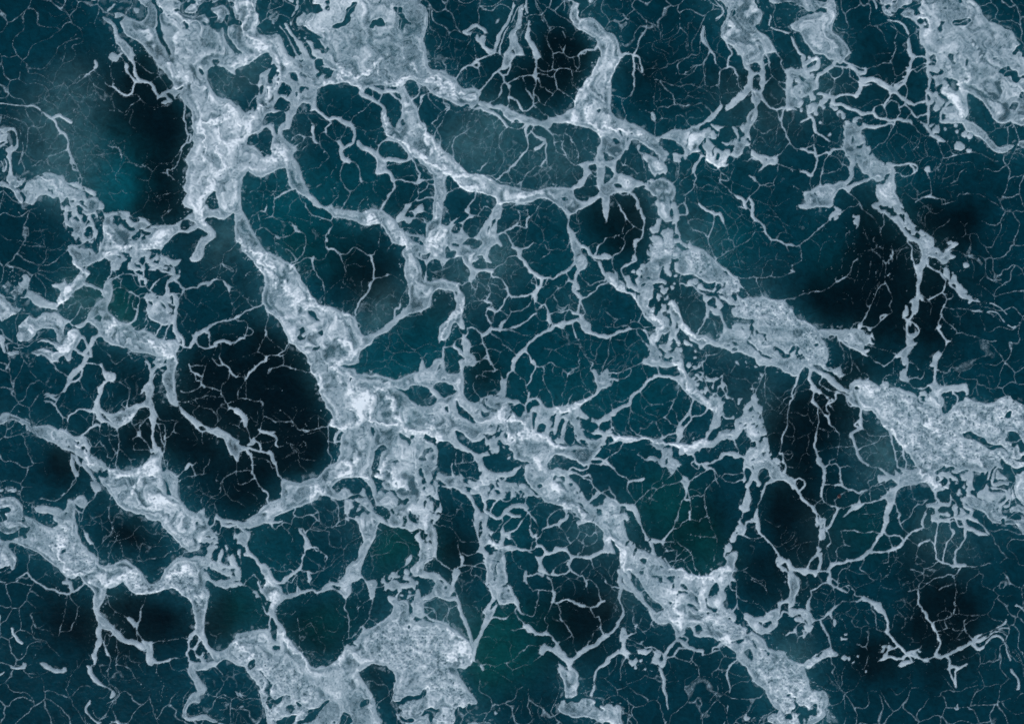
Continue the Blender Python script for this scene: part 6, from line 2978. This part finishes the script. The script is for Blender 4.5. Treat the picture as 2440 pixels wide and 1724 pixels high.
SKY_SHEEN = [(140,290,80,.75),(150,370,55,.85),(130,430,40,.6),(135,220,60,.45),(190,190,50,.35),(1090,290,55,.65),(1160,340,70,.5),(1030,320,40,.5),(1060,360,40,.45),(855,690,40,.75),(830,720,30,.4),  # patches of sky reflected on wave slopes, painted into the water colour
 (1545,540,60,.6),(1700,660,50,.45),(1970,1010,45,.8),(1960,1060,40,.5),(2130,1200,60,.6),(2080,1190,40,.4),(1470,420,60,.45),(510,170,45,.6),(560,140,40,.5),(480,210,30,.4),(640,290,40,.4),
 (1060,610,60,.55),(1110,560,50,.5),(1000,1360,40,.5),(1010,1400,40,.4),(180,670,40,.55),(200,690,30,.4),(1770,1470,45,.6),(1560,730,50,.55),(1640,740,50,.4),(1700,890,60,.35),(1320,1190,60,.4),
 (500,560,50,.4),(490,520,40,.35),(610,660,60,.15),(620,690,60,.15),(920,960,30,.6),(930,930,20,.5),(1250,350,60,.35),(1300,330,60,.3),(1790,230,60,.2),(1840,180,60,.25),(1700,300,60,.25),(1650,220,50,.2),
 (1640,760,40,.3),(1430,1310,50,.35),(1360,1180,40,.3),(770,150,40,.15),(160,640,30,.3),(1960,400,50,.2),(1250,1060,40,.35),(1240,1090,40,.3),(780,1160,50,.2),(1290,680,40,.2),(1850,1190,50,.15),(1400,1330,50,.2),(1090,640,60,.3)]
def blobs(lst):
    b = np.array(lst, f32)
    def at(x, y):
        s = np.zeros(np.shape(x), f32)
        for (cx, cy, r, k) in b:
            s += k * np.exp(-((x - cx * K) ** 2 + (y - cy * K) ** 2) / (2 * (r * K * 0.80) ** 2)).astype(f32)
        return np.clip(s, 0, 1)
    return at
# coarse table of the painted sky reflection so the web of threads can look it up cheaply
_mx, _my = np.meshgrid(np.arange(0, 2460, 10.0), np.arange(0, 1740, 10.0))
_mt = blobs(SKY_SHEEN)(_mx, _my)
def SKY_SHEEN_AT(x, y):
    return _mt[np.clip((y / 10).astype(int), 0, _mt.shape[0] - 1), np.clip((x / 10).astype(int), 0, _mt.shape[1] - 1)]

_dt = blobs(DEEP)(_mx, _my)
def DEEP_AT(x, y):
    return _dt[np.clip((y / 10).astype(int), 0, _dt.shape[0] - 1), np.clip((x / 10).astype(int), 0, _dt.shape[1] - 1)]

def grid_mesh(name, X, Y, Z):
    h, w = X.shape
    V = np.stack([wx(X), wy(Y), Z], -1).reshape(-1, 3).astype(f32)
    i = np.arange(h * w, dtype=np.int32).reshape(h, w)
    Q = np.stack([i[1:, :-1], i[1:, 1:], i[:-1, 1:], i[:-1, :-1]], -1).reshape(-1, 4)
    return raw_mesh(name, V, Q)

def raw_mesh(name, V, Q):
    me = bpy.data.meshes.new(name)
    me.vertices.add(len(V)); me.vertices.foreach_set("co", np.ascontiguousarray(V, f32).ravel())
    me.loops.add(Q.size); me.loops.foreach_set("vertex_index", np.ascontiguousarray(Q, np.int32).ravel())
    me.polygons.add(len(Q))
    me.polygons.foreach_set("loop_start", np.arange(0, Q.size, 4, dtype=np.int32))
    me.polygons.foreach_set("use_smooth", np.ones(len(Q), bool))
    me.update(calc_edges=True)
    return me

def add_attr(me, name, v):
    a = me.attributes.new(name, 'FLOAT', 'POINT')
    a.data.foreach_set("value", np.ascontiguousarray(v, f32).ravel())

def link(name, me, mat, label=None, cat=None, kind=None, group=None, parent=None):
    o = bpy.data.objects.new(name, me)
    SC.collection.objects.link(o)
    if mat: me.materials.append(mat)
    if label: o["label"] = label
    if cat: o["category"] = cat
    if kind: o["kind"] = kind
    if group: o["group"] = group
    o.parent = parent
    return o

# ---------------------------------------------------------------- drawing the foam
MERGE = {}
LABELS = {
 'tl': ('foam_stream', 'widest marbled foam stream, running from the upper left down to the middle'),
 'tm': ('foam_sheet', 'mottled grey foam sheet along the top edge, left of the middle'),
 'dg': ('foam_streak', 'long smooth foam streak slanting down right from the mottled top sheet'),
 'rv': ('foam_stream', 'tall foam column falling from the top edge, its foot spreading into a crossing band'),
 'rx': ('foam_patch', 'forked foam tongue hanging from the top edge right of the tall column'),
 'rt': ('foam_patch', 'flat foam scrap at the top edge left of the upper right corner sheet'),
 'ry': ('foam_patch', 'torn curled foam scraps with small bubble clumps at the upper right'),
 'ru': ('foam_strand', 'bent boomerang foam strand beside the upper right corner sheet'),
 'fr': ('foam_sheet', 'thick foam sheet filling the upper right corner, pierced by dark holes'),
 'mt': ('foam_streak', 'ragged foam trail down the right side, splitting round a dark lens of water'),
 'bn': ('foam_band', 'foam band curling round a bubbly hollow left of the ragged right trail'),
 'co': ('foam_patch', 'net-like foam patch with many small dark gaps under the long slanting streak'),
 'ht': ('foam_band', 'hook-shaped foam arch over a small dark pool at the centre'),
 'sm': ('foam_stream', 'snaking foam stream with two small spiral eddies, left of the centre'),
 'lf': ('foam_patch', 'triangular foam patch with dark slits at the left, beside a dark pool'),
 'pb': ('foam_patch', 'streaky foam fan at the left edge above the triangular patch'),
 'le': ('foam_streak', 'straight foam bar slanting from the left edge, blunt bright upper end'),
 'll': ('foam_band', 'curved speckled foam band from the left edge sweeping under a round green pool'),
 'lv': ('foam_band', 'antler-shaped foam ridge below the curved speckled band at the left'),
 'la': ('foam_sheet', 'foam wedge at the lower left with a smooth crest and antler ridge above'),
 'sw': ('foam_band', 'bubbly zigzag foam band rising and dipping across the lower left corner'),
 'st': ('foam_streak', 'thin tapering foam streak slanting between the antler ridge and dark pool'),
 'cc': ('foam_sheet', 'large tattered foam mass swirling through the centre and out to both sides'),
 'cd': ('foam_patch', 'torn foam flap with slots under the left arm of the central mass'),
 'cb': ('foam_patch', 'ropy foam net just below the central mass'),
 'lw': ('foam_sheet', 'thick foam sheet along the bottom edge, left of the rounded lobe'),
 'bm': ('foam_sheet', 'smooth rounded foam lobe with a bright rim at the bottom edge'),
 'bl': ('foam_patch', 'ragged foam scraps on the upper left shoulder of the rounded bottom lobe'),
 'bl1': ('foam_strand', 'upright torn foam strip left of the upright trunk, lower middle'),
 'bd': ('foam_strand', 'foam branch whose long tail runs down beside the rounded bottom lobe'),
 'bx': ('foam_band', 'upright foam trunk with side branches at the lower middle'),
 'bx1': ('foam_patch', 'small foam patch on three arms right of the upright trunk'),
'bk1': ('foam_strand', 'forked foam strand touching the bottom edge right of the middle'),
 'bz': ('foam_strand', 'pale foam strand reaching the bottom edge below the spiral-spotted sheet'),
 'rz': ('foam_sheet', 'long foam sheet with a white spiral spot, slanting to the bottom edge'),
 'ra2': ('foam_band', 'foam arm bending in a V beside the spiral-spotted sheet, lower right'),
 'rc': ('foam_raft', 'knobbly foam raft at the bottom edge right of the spiral-spotted sheet'),
 'rh': ('foam_strand', 'narrow foam strand slanting through the dark water of the lower right'),
 'ra': ('foam_streak', 'smooth leaf-shaped foam streak arching over a dark oval cell, right of centre'),
 're': ('foam_band', 'foam ridge with a hanging triangular tip below the leaf-shaped streak'),
 'rf': ('foam_patch', 'ragged foam patch with dark curls right of the leaf-shaped streak'),
 'gk': ('foam_patch', 'foam patch with finger-like gaps below the patch with dark curls'),
 'rb': ('foam_raft', 'coarse bubbly foam raft widening to the right edge'),
 'rr': ('foam_patch', 'smooth foam knot between the coarse bubbly raft and the right edge'),
 'rk': ('foam_band', 'forked foam branch spreading left beneath the coarse bubbly raft'),
 'rq': ('foam_patch', 'wispy foam spur pointing right from the neck of the coarse bubbly raft'),
 'ss': ('foam_stream', 'twisted foam rope running down right of the centre'),
 'sv': ('foam_band', 'smooth foam band dipping to a point right of the twisted rope'),
 'cr': ('foam_raft', 'grainy foam raft above the smooth dipping band'),
 'cu': ('foam_patch', 'curled foam clump left of the grainy raft'),
 'cl': ('foam_raft', 'torn angular foam raft at the foot of the tall column'),
 'rl': ('foam_strand', 'knotted foam strand dropping from the right end of the long slanting streak'),
 'pc': ('foam_patch', 'foam patch wrapped round a single dark oval hole'),
 'pc1': ('foam_strand', 'arched foam strand round two small round dark cells'),
 'tr': ('foam_patch', 'wishbone-shaped foam branch at the top edge left of the tall column'),
 'pa': ('foam_patch', 'small looped foam scrap at the top edge of the upper left'),
 'lw1': ('foam_patch', 'foam clump with round dark gaps right of the bubbly zigzag band'),
 'lf1': ('foam_patch', 'ragged foam clot left of the triangular patch, above the straight bar'),
 'cl1': ('foam_patch', 'small ragged foam islets between the tall column and the torn angular raft'),
 'ld': ('foam_patch', 'blotchy foam islet with a pinhole right of the round green pool'),
}
for _k in ('bk',): LABELS.setdefault(_k, None)
draw()
BIG[:] = blur((F > 0).astype(f32), 8)
BIG[:] = smooth(0.55, 0.95, BIG)
JOIN[:] = np.clip(blur(blur(smooth(-1.5, 2.0, F).astype(f32), 3), 3), 0, 0.75)
DEP[:] = blur(blur(np.maximum(F, 0), 9), 9)
HALO[:] = np.clip(blur(blur(smooth(1.0, 6.0, F).astype(f32), 9), 9) * 2.2, 0, 1)
CLOUD = np.clip(blur(blur(smooth(-1.0, 5.0, F).astype(f32), 22), 22) * 1.7, 0, 1)

ax = np.arange(-700, 3141, 9.0); ay = np.arange(-700, 2425, 9.0)
def stretch(a):
    g = np.cumsum(12 * 1.45 ** np.arange(1, 24))
    return np.concatenate([a[0] - g[::-1], a, a[-1] + g])
ax, ay = stretch(ax), stretch(ay)
X, Y = np.meshgrid(ax, ay)
Zs = wave(X, Y)
me = grid_mesh("water", X, Y, Zs)
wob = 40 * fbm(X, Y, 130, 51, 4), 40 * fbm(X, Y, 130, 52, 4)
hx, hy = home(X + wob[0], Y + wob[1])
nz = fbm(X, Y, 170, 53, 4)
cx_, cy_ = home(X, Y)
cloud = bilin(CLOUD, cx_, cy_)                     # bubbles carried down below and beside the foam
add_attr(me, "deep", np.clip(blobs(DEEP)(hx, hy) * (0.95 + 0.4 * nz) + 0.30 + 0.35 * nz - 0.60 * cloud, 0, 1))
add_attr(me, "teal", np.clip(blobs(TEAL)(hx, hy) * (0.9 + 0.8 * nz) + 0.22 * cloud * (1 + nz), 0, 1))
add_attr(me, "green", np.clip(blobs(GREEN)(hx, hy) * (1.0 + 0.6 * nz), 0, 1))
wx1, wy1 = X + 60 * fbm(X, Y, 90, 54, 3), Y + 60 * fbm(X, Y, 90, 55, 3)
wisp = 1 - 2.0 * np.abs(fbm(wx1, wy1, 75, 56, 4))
add_attr(me, "sheen_murk", np.clip(blobs(SKY_SHEEN)(hx, hy) * (0.30 + 0.30 * nz + 0.24 * wisp) + 0.13 * cloud * np.maximum(0.5 + nz + 0.5 * wisp, 0), 0, 1))  # painted sky sheen in patches, with real bubble haze along the foam
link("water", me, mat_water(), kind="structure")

# ---------------------------------------------------------------- the foam
parts = {}
def bodies(ow, q):
    """connected pieces of each foam body on the grid of faces: label array (0 = none) and list of (owner, size, cx, cy)"""
    key = np.where(q, ow.astype(np.int32), -2)
    h, w = key.shape
    par = [0]; own_of = [-2]; size = [0]; sx = [0.0]; sy = [0.0]
    def find(i):
        while par[i] != i:
            par[i] = par[par[i]]; i = par[i]
        return i
    lab = np.zeros((h, w), np.int32)
    prev = []
    for j in range(h):
        row = key[j]
        cut = np.nonzero(np.diff(row))[0] + 1
        st = np.concatenate([[0], cut]); en = np.concatenate([cut, [w]])
        cur = []; p = 0
        for a, b in zip(st.tolist(), en.tolist()):
            k = int(row[a])
            if k < 1: continue
            n = len(par); par.append(n); own_of.append(k); size.append(b - a); sx.append((a + b) * .5 * (b - a)); sy.append(j * (b - a))
            while p < len(prev) and prev[p][1] <= a: p += 1
            r = p
            while r < len(prev) and prev[r][0] < b:
                if prev[r][2] == k:
                    x, y = find(n), find(prev[r][3])
                    if x != y: par[max(x, y)] = min(x, y)
                r += 1
            cur.append((a, b, k, n)); lab[j, a:b] = n
        prev = cur
    root = np.array([find(i) for i in range(len(par))])
    tot = np.bincount(root, weights=size); tx = np.bincount(root, weights=sx); ty = np.bincount(root, weights=sy)
    return root[lab], tot, tx / np.maximum(tot, 1), ty / np.maximum(tot, 1), np.array(own_of)

def collect(xs, ys, skip=None, split=False):
    X, Y = np.meshgrid(xs.astype(f32), ys.astype(f32))
    a, z, own = foam_fields(X, Y)
    h, w = X.shape
    on = a > 0.02
    q = on[:-1, :-1] | on[1:, :-1] | on[:-1, 1:] | on[1:, 1:]
    if skip is not None: q &= ~skip(X[:-1, :-1], Y[:-1, :-1])
    ow = own[:-1, :-1].copy()
    for o2, a2 in ((own[1:, :-1], a[1:, :-1]), (own[:-1, 1:], a[:-1, 1:]), (own[1:, 1:], a[1:, 1:])):
        ow = np.where(a[:-1, :-1] < 0.02, np.where(a2 >= 0.02, o2, ow), ow)
    if split:
        lab, tot, tx, ty, oo = bodies(ow, q)
        new = np.where(ow > 0, 0, ow).astype(np.int32)      # loose crumbs of a body count as lace
        lut = np.zeros(len(tot), np.int32)
        for k in range(1, len(NAMES)):
            c = [i for i in np.argsort(-tot) if oo[i] == k and tot[i] >= MIN_BODY]
            for r, i in enumerate(c):
                key = NAMES[k] if r == 0 else NAMES[k] + str(r)
                if DEBUG: print("BODY", key, int(tot[i]), "at", int(FX0 + tx[i] * G), int(FY0 + ty[i] * G))
                if LABELS.get(key):
                    KEYS.append(key); lut[i] = len(KEYS) - 1
        L = lut[lab]
        ow = np.where(L > 0, L, new)
    else:
        ow = np.where(ow > 0, 0, ow)
    idx = np.arange(h * w, dtype=np.int32).reshape(h, w)
    jj, ii = np.nonzero(q)
    Q = np.stack([idx[jj + 1, ii], idx[jj + 1, ii + 1], idx[jj, ii + 1], idx[jj, ii]], -1)
    own_q = ow[jj, ii]
    Xf, Yf, zf, af = X.ravel(), Y.ravel(), z.ravel(), a.ravel()
    remap = np.empty(h * w, np.int32)
    for k in np.unique(own_q):
        q4 = Q[own_q == k]
        used = np.zeros(h * w, bool); used[q4.ravel()] = True
        vi = np.nonzero(used)[0]
        remap[vi] = np.arange(len(vi), dtype=np.int32)
        V = np.stack([wx(Xf[vi]), wy(Yf[vi]), zf[vi]], -1)
        parts.setdefault(int(k), []).append((V, remap[q4], af[vi]))

MIN_BODY = 700; DEBUG = False; KEYS = ['lace']
FX0, FX1, FY0, FY1 = -12.0, 2452.0, -12.0, 1736.0
nx, ny = int((FX1 - FX0) / G), int((FY1 - FY0) / G)
xs = FX0 + np.arange(nx + 1) * G; ys = FY0 + np.arange(ny + 1) * G
collect(xs, ys, split=True)
# beyond the frame the same sea, on a coarser grid
cs = G * 3
xs2 = FX0 + np.arange(-130, nx // 3 + 131) * cs; ys2 = FY0 + np.arange(-130, ny // 3 + 131) * cs
fx1, fy1 = FX0 + (nx // 3) * cs, FY0 + (ny // 3) * cs
collect(xs2, ys2, skip=lambda x, y: (x > FX0 - .1) & (x < fx1 - .1) & (y > FY0 - .1) & (y < fy1 - .1))

m_foam = mat_foam("sea_foam", (1.0, 1.0, 1.0))
for k in sorted(parts):
    lst = parts[k]
    off = 0; Vs = []; Qs = []; As = []
    for V, Q, A in lst:
        Vs.append(V); Qs.append(Q + off); As.append(A); off += len(V)
    V, Q, A = np.concatenate(Vs), np.concatenate(Qs), np.concatenate(As)
    if k == -1: nm, lab, cat, kind, grp = "foam_web", "fine broken web of foam threads spread over the dark open water", "foam", "stuff", None
    elif k == 0: nm, lab, cat, kind, grp = "foam_lace", "thin white foam strands linking the broad bands into a net of cells", "foam", "stuff", None
    else:
        nm, lab = LABELS[KEYS[k]]; cat, kind, grp = "foam", None, "broad foam bodies on the sea"
    me = raw_mesh(nm, V, Q)
    add_attr(me, "cover", A)
    link(nm, me, m_foam, lab, cat, kind, grp)

# ---------------------------------------------------------------- a scrap of red-brown seaweed adrift
def seaweed():
    r = np.random.RandomState(4)
    bm = bmesh.new()
    def frond(a, L, w0, bend):
        n = 7; rows = []
        for k in range(n):
            t = k / (n - 1)
            ang = a + bend * t
            cx = L * t * math.cos(a + bend * t * .5); cy = L * t * math.sin(a + bend * t * .5)
            w = w0 * (0.45 + 1.1 * math.sin(math.pi * min(1, t * 0.85 + 0.12))) * (1 + 0.3 * r.randn() * 0.5)
            nx_, ny_ = -math.sin(ang), math.cos(ang)
            z = 0.012 * math.sin(6 * t) + 0.012
            rows.append([bm.verts.new((cx + nx_ * w, cy + ny_ * w, z)), bm.verts.new((cx, cy, z + 0.012)), bm.verts.new((cx - nx_ * w, cy - ny_ * w, z)), bm.verts.new((cx, cy, z - 0.008))])
        for p, q in zip(rows, rows[1:]):
            for i in range(4): bm.faces.new((p[i], p[(i + 1) % 4], q[(i + 1) % 4], q[i]))
        bm.faces.new(rows[0]); bm.faces.new(rows[-1][::-1])
    for a, L, w0, b in ((0.9, .13, .03, .5), (2.6, .08, .03, -.6), (-2.7, .11, .035, .4), (-0.9, .08, .035, -.5), (1.7, .10, .025, -.8)):
        frond(a, L, w0, b)
    me = bpy.data.meshes.new("seaweed"); bm.to_mesh(me); bm.free()
    m, nt, N, L = new_mat("seaweed")
    out = N.new("ShaderNodeOutputMaterial"); b = N.new("ShaderNodeBsdfPrincipled")
    n = N.new("ShaderNodeTexNoise"); n.inputs["Scale"].default_value = 30
    cr = N.new("ShaderNodeValToRGB"); cr.color_ramp.elements[0].color = (0.012, 0.004, 0.004, 1); cr.color_ramp.elements[1].color = (0.075, 0.016, 0.012, 1)
    L.new(n.outputs["Fac"], cr.inputs[0]); L.new(cr.outputs[0], b.inputs["Base Color"])
    b.inputs["Roughness"].default_value = 0.4; L.new(b.outputs[0], out.inputs[0])
    o = link("seaweed", me, m, "small scrap of dark red-brown seaweed floating between foam strands", "seaweed")
    o.location = (wx(2000), wy(1182), float(wave(np.array([2000.0]), np.array([1182.0]))[0]))
seaweed()
